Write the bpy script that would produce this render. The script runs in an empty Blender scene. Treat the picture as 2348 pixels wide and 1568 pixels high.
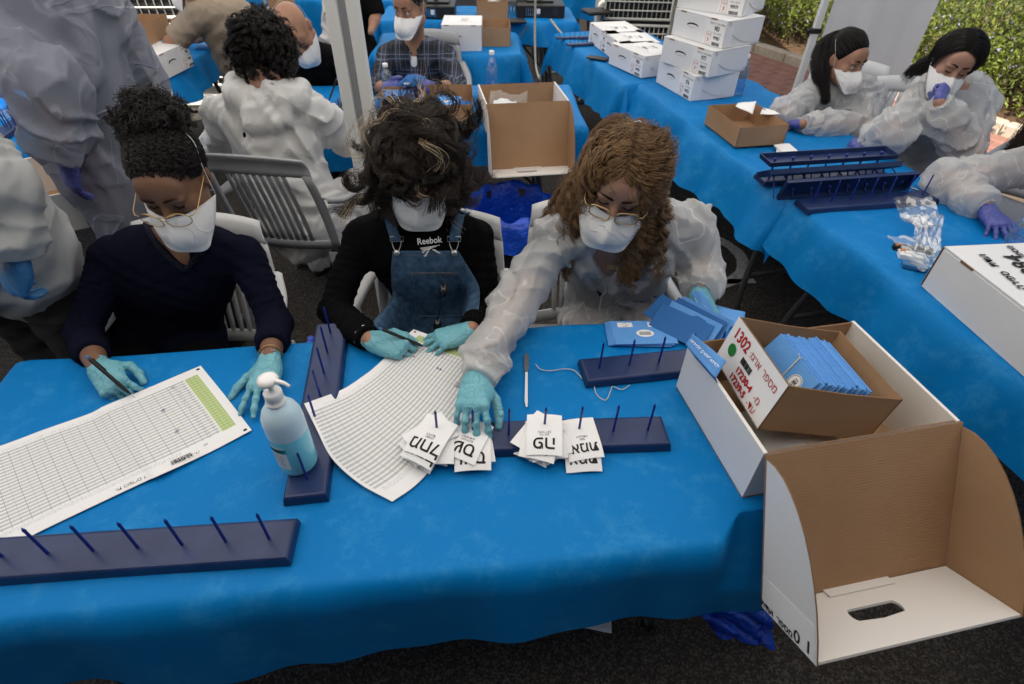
import bpy, math, random
import numpy as np
from mathutils import Matrix, Vector
rng = np.random.default_rng(7); random.seed(7)
S = bpy.context.scene
COL = S.collection
R = math.radians
# ------------------------------------------------------------------ camera, sky, sun, exposure
PITCH, HC, FPX, ROLL = R(41.0), 1.79, 1270.0, R(1.0)
cam_d = bpy.data.cameras.new('camera'); cam = bpy.data.objects.new('camera', cam_d); COL.objects.link(cam)
cam.location = (0, 0, HC); cam.rotation_euler = (Matrix.Rotation(R(90) - PITCH, 3, "X") @ Matrix.Rotation(ROLL, 3, "Z")).to_euler()
cam_d.sensor_width = 36; cam_d.lens = FPX / 2347 * 36; cam_d.clip_start = .05; cam_d.clip_end = 300
cam_d.dof.use_dof = True; cam_d.dof.focus_distance = 1.62; cam_d.dof.aperture_fstop = 4.0
S.camera = cam
SUN_EL, SUN_AZ = 48, 205          # direction the sunlight comes from (azimuth from +Y clockwise)
W = bpy.data.worlds.new('World'); S.world = W; W.use_nodes = True
wn = W.node_tree.nodes; wl = W.node_tree.links
sky = wn.new('ShaderNodeTexSky'); sky.sky_type = 'NISHITA'; sky.sun_disc = False
sky.sun_elevation = R(SUN_EL); sky.sun_rotation = R(SUN_AZ); sky.dust_density = 2.5; sky.air_density = 1.0
wl.new(sky.outputs[0], wn['Background'].inputs[0]); wn['Background'].inputs[1].default_value = 0.075
sun_d = bpy.data.lights.new('sun', 'SUN'); sun_d.energy = 5.0; sun_d.angle = R(.5); sun_d.color = (1, .93, .82)
sun = bpy.data.objects.new('sun', sun_d); COL.objects.link(sun)
az, el = R(SUN_AZ), R(SUN_EL)
sv = Vector((math.sin(az) * math.cos(el), math.cos(az) * math.cos(el), math.sin(el)))
sun.rotation_euler = sv.to_track_quat('Z', 'Y').to_euler(); sun.location = (0, 0, 10)
S.view_settings.view_transform = 'Standard'; S.view_settings.look = 'None'
S.view_settings.exposure = 1.1; S.view_settings.gamma = 1; S.view_settings.use_curve_mapping = False
S.cycles.max_bounces = 7; S.cycles.transparent_max_bounces = 24; S.cycles.diffuse_bounces = 4
S.cycles.use_denoising = True
# ------------------------------------------------------------------ where things stand (photo survey: ray of a point in the photo met with a height or a depth)
_f = np.array([0, math.cos(PITCH), -math.sin(PITCH)]); _u = np.array([0, math.sin(PITCH), math.cos(PITCH)])
_c = np.array([0, 0, HC]); _r = np.array([math.cos(ROLL), *(math.sin(ROLL) * _u[1:])]); _u = _u * math.cos(ROLL) - np.array([math.sin(ROLL), 0, 0])
def ray(u, v): return _f + _r * (u - 1173.5) / FPX - _u * (v - 784) / FPX
def PZ(u, v, z=.742):
    d = ray(u, v); return _c + d * (z - HC) / d[2]
def PY(u, v, y):
    d = ray(u, v); return _c + d * y / d[1]
def A(*p): return np.array(p, float)
def nrm(v):
    v = np.asarray(v, float); return v / max(np.linalg.norm(v), 1e-9)
# ------------------------------------------------------------------ materials
MATS = {}
def mat(name, col, rough=.6, spec=.3, metal=0, **kw):
    """principled material with fine procedural colour variation and relief"""
    if name in MATS: return MATS[name]
    m = bpy.data.materials.new(name); m.use_nodes = True; MATS[name] = m
    nt = m.node_tree; n = nt.nodes; l = nt.links
    b = n['Principled BSDF']; b.inputs['Base Color'].default_value = (*col, 1)
    b.inputs['Roughness'].default_value = rough; b.inputs['Specular IOR Level'].default_value = spec
    b.inputs['Metallic'].default_value = metal
    for k in ('trans', 'ior', 'sheen', 'coat', 'alpha', 'sss', 'subc'):
        if k in kw:
            key = {'trans': 'Transmission Weight', 'ior': 'IOR', 'sheen': 'Sheen Weight', 'coat': 'Coat Weight', 'alpha': 'Alpha', 'sss': 'Subsurface Weight'}.get(k)
            if key: b.inputs[key].default_value = kw[k]
    if kw.get('sss'):
        b.inputs['Subsurface Radius'].default_value = (.01, .004, .002); b.inputs['Subsurface Scale'].default_value = 1
    tc = n.new('ShaderNodeTexCoord'); co = tc.outputs['Object']
    col2 = kw.get('col2')
    if col2:
        t = n.new('ShaderNodeTexNoise'); t.inputs['Scale'].default_value = kw.get('vs', 8); t.inputs['Detail'].default_value = kw.get('vd', 6)
        t.inputs['Roughness'].default_value = kw.get('vr', .6)
        l.new(co, t.inputs['Vector'])
        cr = n.new('ShaderNodeValToRGB'); cr.color_ramp.elements[0].position = kw.get('v0', .35); cr.color_ramp.elements[1].position = kw.get('v1', .65)
        cr.color_ramp.elements[0].color = (*col, 1); cr.color_ramp.elements[1].color = (*col2, 1)
        l.new(t.outputs['Fac'], cr.inputs[0]); l.new(cr.outputs[0], b.inputs['Base Color'])
    bumps = kw.get('bump', [])
    prev = None
    for kind, scale, strength, *rest in bumps:
        if kind == 'noise':
            t = n.new('ShaderNodeTexNoise'); t.inputs['Scale'].default_value = scale; t.inputs['Detail'].default_value = 5; out = t.outputs['Fac']
        elif kind == 'wave':
            t = n.new('ShaderNodeTexWave'); t.inputs['Scale'].default_value = scale; t.bands_direction = rest[0]; t.inputs['Distortion'].default_value = rest[1] if len(rest) > 1 else 0
            out = t.outputs['Fac']
        elif kind == 'voronoi':
            t = n.new('ShaderNodeTexVoronoi'); t.inputs['Scale'].default_value = scale; out = t.outputs['Distance']
        if kind == 'crease':
            wn_ = n.new('ShaderNodeTexNoise'); wn_.inputs['Scale'].default_value = scale * .5; l.new(co, wn_.inputs['Vector'])
            vm = n.new('ShaderNodeVectorMath'); vm.operation = 'MULTIPLY_ADD'; l.new(wn_.outputs['Color'], vm.inputs[0]); vm.inputs[1].default_value = (1.2 / scale,) * 3; l.new(co, vm.inputs[2])
            mp = n.new('ShaderNodeMapping'); mp.inputs['Scale'].default_value = rest[0] if rest else (1, 1, 1); l.new(vm.outputs[0], mp.inputs[0])
            t = n.new('ShaderNodeTexVoronoi'); t.inputs['Scale'].default_value = scale; out = t.outputs['Distance']; l.new(mp.outputs[0], t.inputs['Vector'])
        if kind == 'ridge':
            t = n.new('ShaderNodeTexNoise'); t.inputs['Scale'].default_value = scale; t.inputs['Detail'].default_value = 1.5; t.inputs['Distortion'].default_value = .6
            mp = n.new('ShaderNodeMapping'); mp.inputs['Scale'].default_value = rest[0] if rest else (1, 1, 1); l.new(co, mp.inputs[0]); l.new(mp.outputs[0], t.inputs['Vector'])
            sb_ = n.new('ShaderNodeMath'); sb_.operation = 'SUBTRACT'; l.new(t.outputs['Fac'], sb_.inputs[0]); sb_.inputs[1].default_value = .5
            ab = n.new('ShaderNodeMath'); ab.operation = 'ABSOLUTE'; l.new(sb_.outputs[0], ab.inputs[0])
            mr_ = n.new('ShaderNodeMapRange'); l.new(ab.outputs[0], mr_.inputs['Value']); mr_.inputs['From Max'].default_value = rest[1] if len(rest) > 1 else .035; mr_.inputs['To Min'].default_value = 1; mr_.inputs['To Max'].default_value = 0; out = mr_.outputs[0]
        elif kind != 'crease': l.new(co, t.inputs['Vector'])
        bp = n.new('ShaderNodeBump'); bp.inputs['Strength'].default_value = strength; bp.inputs['Distance'].default_value = kw.get('bd', .002)
        l.new(out, bp.inputs['Height'])
        if prev: l.new(prev.outputs[0], bp.inputs['Normal'])
        prev = bp
    if prev: l.new(prev.outputs[0], b.inputs['Normal'])
    if kw.get('translucent'):
        tr = n.new('ShaderNodeBsdfTranslucent'); tr.inputs[0].default_value = (*kw.get('tcol', col), 1)
        mx = n.new('ShaderNodeMixShader'); mx.inputs[0].default_value = kw['translucent']
        l.new(b.outputs[0], mx.inputs[1]); l.new(tr.outputs[0], mx.inputs[2]); last = mx
        if kw.get('see'):
            tp = n.new('ShaderNodeBsdfTransparent'); m2 = n.new('ShaderNodeMixShader')   # thin sheet; creases are double and less clear
            t = n.new('ShaderNodeTexNoise'); t.inputs['Scale'].default_value = kw.get('cs', 6); t.inputs['Detail'].default_value = 1.5; t.inputs['Distortion'].default_value = .8; l.new(co, t.inputs['Vector'])
            sb_ = n.new('ShaderNodeMath'); sb_.operation = 'SUBTRACT'; l.new(t.outputs['Fac'], sb_.inputs[0]); sb_.inputs[1].default_value = .5
            ab = n.new('ShaderNodeMath'); ab.operation = 'ABSOLUTE'; l.new(sb_.outputs[0], ab.inputs[0])
            mr = n.new('ShaderNodeMapRange'); mr.inputs['From Max'].default_value = .012; mr.inputs['To Min'].default_value = 0; mr.inputs['To Max'].default_value = kw['see']
            l.new(ab.outputs[0], mr.inputs['Value']); l.new(mr.outputs[0], m2.inputs[0])
            l.new(last.outputs[0], m2.inputs[1]); l.new(tp.outputs[0], m2.inputs[2]); last = m2
        l.new(last.outputs[0], n['Material Output'].inputs['Surface'])
    return m
M = {}
M['cloth'] = mat('blue_nonwoven', (.0, .20, .56), .55, .16, col2=(.045, .32, .68), vs=8, vd=14, vr=.8, v0=.5, v1=.78, bump=[('noise', 500, .2), ('noise', 5, .6), ('noise', 16, .6)], translucent=.12, tcol=(.0, .25, .7))  # paler mottling paints in the sheen of air pockets under the sheet
M['tabletop'] = mat('grey_table_plastic', (.35, .35, .34), .6)
M['steel'] = mat('grey_steel_tube', (.07, .07, .075), .45, .5, .3)
M['navy'] = mat('navy_plastic', (.009, .022, .085), .36, .45, col2=(.018, .038, .125), vs=14, vd=10, v0=.4, v1=.8, bump=[('noise', 400, .05)])
M['pinblue'] = mat('blue_spike_plastic', (.008, .02, .22), .35, .5)
M['kraft'] = mat('kraft_cardboard', (.34, .205, .115), .85, .1, col2=(.39, .245, .145), vs=3, bump=[('wave', 55, .12, 'Z', .3), ('noise', 300, .1)])
M['kraft_edge'] = mat('corrugated_edge', (.27, .16, .09), .9, .1, bump=[('wave', 200, .6, 'X')])
M['boxwhite'] = mat('white_cardboard', (.70, .71, .73), .6, .3, col2=(.74, .74, .75), vs=4, bump=[('wave', 60, .05, 'X', .3), ('noise', 200, .06)])
M['flapwhite'] = mat('white_lid_card', (.74, .71, .68), .65, .3, bump=[('noise', 200, .06)])
M['paper'] = mat('white_paper', (.80, .80, .81), .7, .2)
M['slip'] = mat('ballot_paper', (.82, .82, .83), .7, .2)
M['ink'] = mat('black_print', (.015, .015, .015), .6, .2)
M['grey_ink'] = mat('grey_print', (.3, .3, .3), .6, .2)
M['red_ink'] = mat('red_print', (.42, .02, .02), .6, .2)
M['green_dot'] = mat('green_sticker', (.015, .20, .04), .5)
M['env'] = mat('light_blue_envelope', (.10, .30, .68), .65, .25, col2=(.12, .33, .72), vs=20, bump=[('noise', 300, .1)])
M['env_dark'] = mat('dark_blue_envelope', (.025, .13, .38), .65, .25, bump=[('noise', 100, .3)])
M['glove'] = mat('light_blue_nitrile', (.13, .37, .45), .42, .4, col2=(.17, .44, .52), vs=25, bump=[('ridge', 38, .7, (1, 1, 1), .05), ('noise', 45, .4), ('noise', 260, .2)], sss=.15)
M['glove_p'] = mat('purple_nitrile', (.065, .08, .30), .42, .4, col2=(.095, .11, .37), vs=20, bump=[('ridge', 38, .7, (1, 1, 1), .05), ('noise', 45, .4)])
M['glove_b'] = mat('mid_blue_nitrile', (.035, .15, .34), .42, .4, bump=[('noise', 45, .5)])
M['skin'] = mat('skin_warm', (.36, .195, .13), .5, .35, col2=(.31, .16, .10), vs=14, bump=[('noise', 220, .12)], sss=.12)
M['skin_d'] = mat('skin_deep', (.20, .105, .066), .5, .35, col2=(.17, .086, .052), vs=14, bump=[('noise', 220, .12)], sss=.1)
M['skin_l'] = mat('skin_fair', (.42, .245, .175), .5, .35, col2=(.38, .205, .145), vs=14, bump=[('noise', 220, .12)], sss=.12)
M['mask'] = mat('white_mask_fabric', (.86, .86, .87), .75, .15, bump=[('noise', 420, .12), ('ridge', 14, .5, (1, 1, 1), .03), ('noise', 18, .4)], bd=.003, translucent=.15)
M['gown'] = mat('white_gown_fabric', (.70, .71, .72), .5, .3, bump=[('ridge', 6, .4, (1, 1, 1), .012), ('ridge', 15, .3, (1, .7, 1), .012), ('noise', 420, .10)], bd=.003, translucent=.3, see=.30)
M['gown_b'] = mat('bluish_gown_fabric', (.30, .32, .40), .5, .3, bump=[('ridge', 4, .5, (1, 1, 1), .010), ('ridge', 9, .3, (1, 1, .5), .012), ('noise', 420, .10)], bd=.003, translucent=.2, see=.28, cs=4)
M['gown_thick'] = mat('white_hooded_fabric', (.70, .70, .695), .5, .3, col2=(.80, .795, .785), vs=4, bump=[('ridge', 4.5, .55, (1, 1, .6), .010), ('ridge', 11, .4, (1, 1, 1), .012), ('noise', 420, .12)], bd=.003, translucent=.2, see=.08)
M['sweater'] = mat('navy_knit', (.004, .005, .013), .9, .05, col2=(.006, .007, .019), vs=60, bump=[('wave', 90, .35, 'X', .3), ('noise', 300, .4)])
M['rib_knit'] = mat('navy_rib', (.007, .008, .02), .85, .15, bump=[('wave', 60, .9, 'DIAGONAL', 0)])
M['blacktop'] = mat('black_ribbed_jersey', (.004, .004, .0045), .9, .06, bump=[('wave', 70, .7, 'X', .2)])
M['blackcloth'] = mat('black_cloth', (.005, .005, .006), .9, .06, bump=[('noise', 200, .3)])
M['darktee'] = mat('dark_shirt_under_gown', (.03, .05, .09), .85, .15, bump=[('noise', 200, .3)])
M['trousers'] = mat('dark_grey_trousers', (.03, .03, .031), .85, .15, bump=[('wave', 120, .4, 'DIAGONAL'), ('noise', 10, .6)])
M['jeans'] = mat('jeans_legs', (.03, .05, .09), .85, .15, bump=[('noise', 150, .4)])
M['denim'] = mat('blue_denim', (.02, .05, .10), .8, .15, col2=(.085, .16, .27), vs=45, vd=9, v0=.3, v1=.75, bump=[('wave', 220, .4, 'DIAGONAL'), ('noise', 12, .5)])
M['denim_seam'] = mat('denim_seam', (.04, .085, .15), .8, .15, col2=(.10, .17, .26), vs=120, bump=[('noise', 150, .6)])
M['stitch'] = mat('orange_stitching', (.28, .14, .06), .8)
M['tan'] = mat('tan_tshirt', (.30, .245, .19), .85, .15, col2=(.33, .27, .21), vs=30, bump=[('noise', 300, .3), ('noise', 9, .5)], bd=.006)
M['khaki'] = mat('khaki_trousers', (.22, .16, .10), .85, .15, bump=[('noise', 300, .3)])
M['whiteshirt'] = mat('grey_white_shirt', (.36, .37, .38), .8, .15, bump=[('crease', 6, .4, (1, 1, .5)), ('wave', 160, .3, 'DIAGONAL')], bd=.012)
M['chair_g'] = mat('grey_chair_plastic', (.30, .31, .33), .42, .45, bump=[('noise', 300, .08)])
M['chair_w'] = mat('white_chair_plastic', (.60, .61, .62), .4, .45, bump=[('noise', 300, .08)])
M['white_metal'] = mat('white_painted_steel', (.68, .69, .69), .4, .5)
M['white_plastic'] = mat('white_plastic', (.78, .78, .78), .35, .5)
M['aircream'] = mat('cream_machine_plastic', (.60, .59, .54), .5, .4)
M['dark'] = mat('dark_plastic', (.012, .012, .013), .45, .4)
M['screen'] = mat('dark_glass_screen', (.01, .011, .013), .12, .6)
M['metal'] = mat('bright_steel', (.55, .55, .56), .25, .5, 1)
M['gold'] = mat('gold_wire', (.55, .38, .18), .3, .5, .9)
M['silver'] = mat('silver_metal', (.6, .6, .6), .28, .5, 1)
M['string'] = mat('cotton_string', (.62, .56, .44), .9, .1)
M['trash'] = mat('blue_bin_liner', (.006, .07, .58), .25, .6, bump=[('noise', 22, 1.0), ('noise', 60, .6)], bd=.012)
M['gel'] = mat('cyan_sanitiser_gel', (.20, .62, .74), .2, .5, sss=.3)
M['teal'] = mat('teal_label', (.0, .22, .20), .5)
M['label'] = mat('paper_label', (.72, .76, .77), .5)
M['orange'] = mat('orange_plastic', (.65, .2, .03), .4)
M['red'] = mat('red_plastic', (.35, .01, .02), .35, .5)
M['brow'] = mat('brow_hair', (.018, .010, .007), .8, .1)
M['lash'] = mat('eyelash', (.01, .006, .005), .8, .1)
M['eyewhite'] = mat('eye_white', (.55, .52, .48), .2, .5)
M['iris'] = mat('dark_iris', (.02, .01, .006), .15, .5)
M['shoe'] = mat('black_leather', (.01, .01, .011), .4, .5, bump=[('noise', 80, .4)])
M['rubber'] = mat('rubber_sole', (.25, .25, .25), .8)
M['cable'] = mat('beige_cable', (.42, .39, .33), .6)
M['blackcable'] = mat('black_cable', (.012, .012, .012), .5)
def clearmat(name, tint=(.9, .95, 1), frac=.82, rough=.1):
    m = bpy.data.materials.new(name); m.use_nodes = True; n = m.node_tree.nodes; l = m.node_tree.links
    tp = n.new('ShaderNodeBsdfTransparent'); tp.inputs[0].default_value = (*tint, 1)
    gl = n.new('ShaderNodeBsdfGlossy'); gl.inputs['Roughness'].default_value = rough
    df = n.new('ShaderNodeBsdfDiffuse'); df.inputs[0].default_value = (.8, .83, .86, 1)
    mx = n.new('ShaderNodeMixShader'); mx.inputs[0].default_value = .22
    l.new(gl.outputs[0], mx.inputs[1]); l.new(df.outputs[0], mx.inputs[2])
    fr = n.new('ShaderNodeFresnel'); fr.inputs[0].default_value = 1.4
    mr = n.new('ShaderNodeMapRange'); mr.inputs['To Min'].default_value = 1 - frac; mr.inputs['To Max'].default_value = .95
    mr.inputs['To Max'].default_value = .42
    l.new(fr.outputs[0], mr.inputs['Value'])
    m2 = n.new('ShaderNodeMixShader'); l.new(mr.outputs[0], m2.inputs[0]); l.new(tp.outputs[0], m2.inputs[1]); l.new(mx.outputs[0], m2.inputs[2])
    l.new(m2.outputs[0], n['Material Output'].inputs['Surface']); return m
M['pet'] = clearmat('clear_bottle_plastic', (.82, .93, 1.0), .86, .05)
M['film'] = clearmat('clear_plastic_film', (.95, .97, .98), .86, .16)
M['lens'] = clearmat('spectacle_lens', (.86, .88, .90), .95, .03)
M['frost'] = mat('frosted_bottle', (.50, .66, .76), .35, .4, sss=.3)
def hairmat(name, c1, c2, rough=.45):
    m = bpy.data.materials.new(name); m.use_nodes = True; n = m.node_tree.nodes; l = m.node_tree.links; b = n['Principled BSDF']
    b.inputs['Roughness'].default_value = rough; b.inputs['Specular IOR Level'].default_value = .35
    hi = n.new('ShaderNodeHairInfo'); cr = n.new('ShaderNodeValToRGB')
    cr.color_ramp.elements[0].color = (*c1, 1); cr.color_ramp.elements[1].color = (*c2, 1)
    l.new(hi.outputs['Random'], cr.inputs[0]); l.new(cr.outputs[0], b.inputs['Base Color']); return m
M['hair_k'] = hairmat('black_hair', (.004, .003, .003), (.014, .010, .010))
M['hair_b'] = hairmat('dark_brown_hair', (.010, .006, .004), (.032, .020, .013))
M['hair_c'] = hairmat('light_brown_curls', (.055, .026, .011), (.27, .16, .075))
M['hair_y'] = hairmat('blond_highlights', (.30, .22, .13), (.5, .40, .27))
M['hair_g'] = hairmat('grey_short_hair', (.03, .03, .03), (.15, .15, .15))
M['cap_k'] = mat('dark_scalp_hair', (.006, .0045, .004), .8, .1)
M['cap_c'] = mat('brown_scalp_hair', (.045, .024, .012), .8, .1)
# ------------------------------------------------------------------ objects
def link(o, parent=None, world=True):
    COL.objects.link(o)
    if parent is not None:
        o.parent = parent
        if world: o.matrix_parent_inverse = parent.matrix_basis.inverted()
    return o
def tag(o, label=None, cat=None, group=None, kind=None):
    if label: o['label'] = label
    if cat: o['category'] = cat
    if group: o['group'] = group
    if kind: o['kind'] = kind
    return o
def empty(name, label, cat, loc=(0, 0, 0), rz=0, group=None):
    o = bpy.data.objects.new(name, None); COL.objects.link(o); o.empty_display_size = .05
    o.location = loc; o.rotation_euler = (0, 0, rz)
    return tag(o, label, cat, group)
def mk(name, v, f, m, parent=None, smooth=False, world=True, uv=None, fm=None):
    """one mesh object; m a material or a list, fm the material index of each face"""
    me = bpy.data.meshes.new(name); v = np.asarray(v, np.float32)
    if isinstance(f, np.ndarray) and f.ndim == 2:
        k = f.shape[1]; me.vertices.add(len(v)); me.vertices.foreach_set('co', v.ravel())
        me.loops.add(f.size); me.loops.foreach_set('vertex_index', f.astype(np.int32).ravel())
        me.polygons.add(len(f)); me.polygons.foreach_set('loop_start', np.arange(0, f.size, k, dtype=np.int32))
        me.update(calc_edges=True)
    else:
        me.from_pydata([tuple(map(float, a)) for a in v], [], [list(map(int, a)) for a in f])
    if smooth: me.polygons.foreach_set('use_smooth', np.ones(len(me.polygons), bool))
    for mm in (m if isinstance(m, (list, tuple)) else [m]): me.materials.append(mm)
    if fm is not None: me.polygons.foreach_set('material_index', np.asarray(fm, np.int32))
    if uv is not None:
        li = np.zeros(len(me.loops), np.int32); me.loops.foreach_get('vertex_index', li)
        ul = me.uv_layers.new(name='UVMap'); ul.data.foreach_set('uv', np.asarray(uv, np.float32)[li].ravel())
    me.update()
    o = bpy.data.objects.new(name, me); return link(o, parent, world)
class MB:
    """collects shapes into one mesh"""
    def __init__(s): s.v = []; s.f = []; s.m = []
    def add(s, v, f, mi=0):
        b = len(s.v); s.v += [tuple(map(float, p)) for p in v]; s.f += [[b + i for i in q] for q in f]; s.m += [mi] * len(f); return s
    def box(s, c, d, T=None, mi=0, bev=0):
        x, y, z = [k / 2 for k in d]
        if bev:
            pts = []
            for sz, q in ((-z, 0), (-z + bev, 1), (z - bev, 1), (z, 0)):
                xx, yy = (x, y) if q else (x - bev, y - bev); b2 = bev
                pts += [(-xx + b2, -yy, sz), (xx - b2, -yy, sz), (xx, -yy + b2, sz), (xx, yy - b2, sz), (xx - b2, yy, sz), (-xx + b2, yy, sz), (-xx, yy - b2, sz), (-xx, -yy + b2, sz)]
            f = [list(range(7, -1, -1)), list(range(24, 32))]
            for k in range(3):
                for i in range(8): f.append([k * 8 + i, k * 8 + (i + 1) % 8, k * 8 + 8 + (i + 1) % 8, k * 8 + 8 + i])
        else:
            pts = [(-x, -y, -z), (x, -y, -z), (x, y, -z), (-x, y, -z), (-x, -y, z), (x, -y, z), (x, y, z), (-x, y, z)]
            f = [[3, 2, 1, 0], [4, 5, 6, 7], [0, 1, 5, 4], [1, 2, 6, 5], [2, 3, 7, 6], [3, 0, 4, 7]]
        P = [Vector(c) + (T @ Vector(p) if T is not None else Vector(p)) for p in pts]
        return s.add(P, f, mi)
    def tube(s, pts, r, n=8, mi=0, closed=False, caps=True):
        pts = [np.asarray(p, float) for p in pts]; k = len(pts); rr = r if hasattr(r, '__len__') else [r] * k
        V = []; up = None
        for i, p in enumerate(pts):
            a = pts[(i - 1) % k] if (i or closed) else pts[0]; b = pts[(i + 1) % k] if (i < k - 1 or closed) else pts[-1]
            t = nrm(b - a)
            if up is None: up = nrm(np.cross(t, (0, 0, 1)) if abs(t[2]) < .9 else np.cross(t, (1, 0, 0)))
            up = nrm(up - t * np.dot(up, t)); w = np.cross(t, up)
            for j in range(n):
                an = 2 * math.pi * j / n; V.append(p + rr[i] * (math.cos(an) * up + math.sin(an) * w))
        F = []
        for i in range(k if closed else k - 1):
            for j in range(n): F.append([i * n + j, i * n + (j + 1) % n, ((i + 1) % k) * n + (j + 1) % n, ((i + 1) % k) * n + j])
        if caps and not closed: F.append(list(range(n - 1, -1, -1))); F.append([(k - 1) * n + j for j in range(n)])
        return s.add(V, F, mi)
    def lathe(s, prof, n=24, c=(0, 0, 0), mi=0, T=None, cap=True):
        V = []; F = []
        for r, z in prof:
            for j in range(n):
                a = 2 * math.pi * j / n; p = Vector((r * math.cos(a), r * math.sin(a), z)); V.append(Vector(c) + (T @ p if T is not None else p))
        for i in range(len(prof) - 1):
            for j in range(n): F.append([i * n + j, i * n + (j + 1) % n, (i + 1) * n + (j + 1) % n, (i + 1) * n + j])
        if cap:
            F.append(list(range(n - 1, -1, -1))); F.append([(len(prof) - 1) * n + j for j in range(n)])
        return s.add(V, F, mi)
    def slab(s, poly, off, mi=(0, 0, 0)):
        """polygon (3D points) extruded by vector off: face, back and edge material indices"""
        poly = [np.asarray(p, float) for p in poly]; k = len(poly); off = np.asarray(off, float)
        b = len(s.v); s.v += [tuple(p) for p in poly] + [tuple(p + off) for p in poly]
        s.f.append([b + i for i in range(k)]); s.m.append(mi[0])
        s.f.append([b + k + i for i in range(k - 1, -1, -1)]); s.m.append(mi[1])
        for i in range(k): s.f.append([b + (i + 1) % k, b + i, b + k + i, b + k + (i + 1) % k]); s.m.append(mi[2])
        return s
    def obj(s, name, m, parent=None, smooth=False, world=True):
        return mk(name, s.v, s.f, m, parent, smooth, world, fm=s.m)
def autosmooth(o, ang=35):
    md = o.modifiers.new('w', 'WEIGHTED_NORMAL') if False else None
    me = o.data; me.polygons.foreach_set('use_smooth', np.ones(len(me.polygons), bool))
    try: me.set_sharp_from_angle(angle=R(ang))
    except Exception: pass
    return o
def rotz(a): return Matrix.Rotation(a, 3, 'Z')
def place(root, loc, rz=0, rx=0, ry=0):
    root.location = loc; root.rotation_euler = (rx, ry, rz); return root
def copy_tree(o, parent=None):
    c = o.copy(); COL.objects.link(c)
    if parent is not None: c.parent = parent; c.matrix_parent_inverse = o.matrix_parent_inverse.copy()
    for ch in list(o.children): copy_tree(ch, c)
    return c
def text_mesh(s, size, align='CENTER', thick=0, bold=0):
    """flat lettering as a mesh, set large and scaled down"""
    cu = bpy.data.curves.new('t', 'FONT'); cu.body = s; cu.size = 10; cu.align_x = align; cu.align_y = 'CENTER'; cu.resolution_u = 3; cu.offset = thick / size * 10
    tmp = bpy.data.objects.new('tmp', cu); COL.objects.link(tmp); dg = bpy.context.evaluated_depsgraph_get(); dg.update()
    me = bpy.data.meshes.new_from_object(tmp.evaluated_get(dg)); bpy.data.objects.remove(tmp); me.materials.clear(); me.transform(Matrix.Scale(size / 10, 4))
    if bold:
        v = np.zeros(len(me.vertices) * 3); me.vertices.foreach_get('co', v); v = v.reshape(-1, 3); f = [list(p.vertices) for p in me.polygons]; V, F = [], []
        for k, (dx, dy) in enumerate(((-bold, 0), (bold, 0), (0, -bold), (0, bold))): V.append(v + A(dx, dy, k * .00004)); F += [[q + k * len(v) for q in p] for p in f]
        me2 = bpy.data.meshes.new('t'); me2.from_pydata(np.concatenate(V).tolist(), [], F); me = me2
    return me
def text(s, m, parent, T, size, name='lettering', align='CENTER', world=True, xs=1.0, thick=0):
    """flat lettering; T = 4x4 placing the text plane (x right, y up, z off the surface)"""
    me = text_mesh(s, size, align, 0, thick); me.materials.append(m); me.transform(Matrix.Diagonal((xs, 1, 1, 1)))
    if T is not None: me.transform(T)
    me.name = name; o = bpy.data.objects.new(name, me); return link(o, parent, world)
def frame(o, x, y):
    """4x4 from origin, x direction, approx y direction"""
    x = Vector(nrm(x)); z = x.cross(Vector(nrm(y))).normalized(); y = z.cross(x)
    return Matrix(((x[0], y[0], z[0], o[0]), (x[1], y[1], z[1], o[1]), (x[2], y[2], z[2], o[2]), (0, 0, 0, 1)))
def bezier(p, n=12):
    """Catmull-Rom through points"""
    p = [np.asarray(q, float) for q in p]; q = [2 * p[0] - p[1]] + p + [2 * p[-1] - p[-2]]; out = []
    for i in range(1, len(q) - 2):
        for k in range(n):
            t = k / n; out.append(.5 * (2 * q[i] + (q[i + 1] - q[i - 1]) * t + (2 * q[i - 1] - 5 * q[i] + 4 * q[i + 1] - q[i + 2]) * t * t + (3 * q[i] - q[i - 1] - 3 * q[i + 1] + q[i + 2]) * t ** 3))
    out.append(p[-1]); return out
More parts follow.
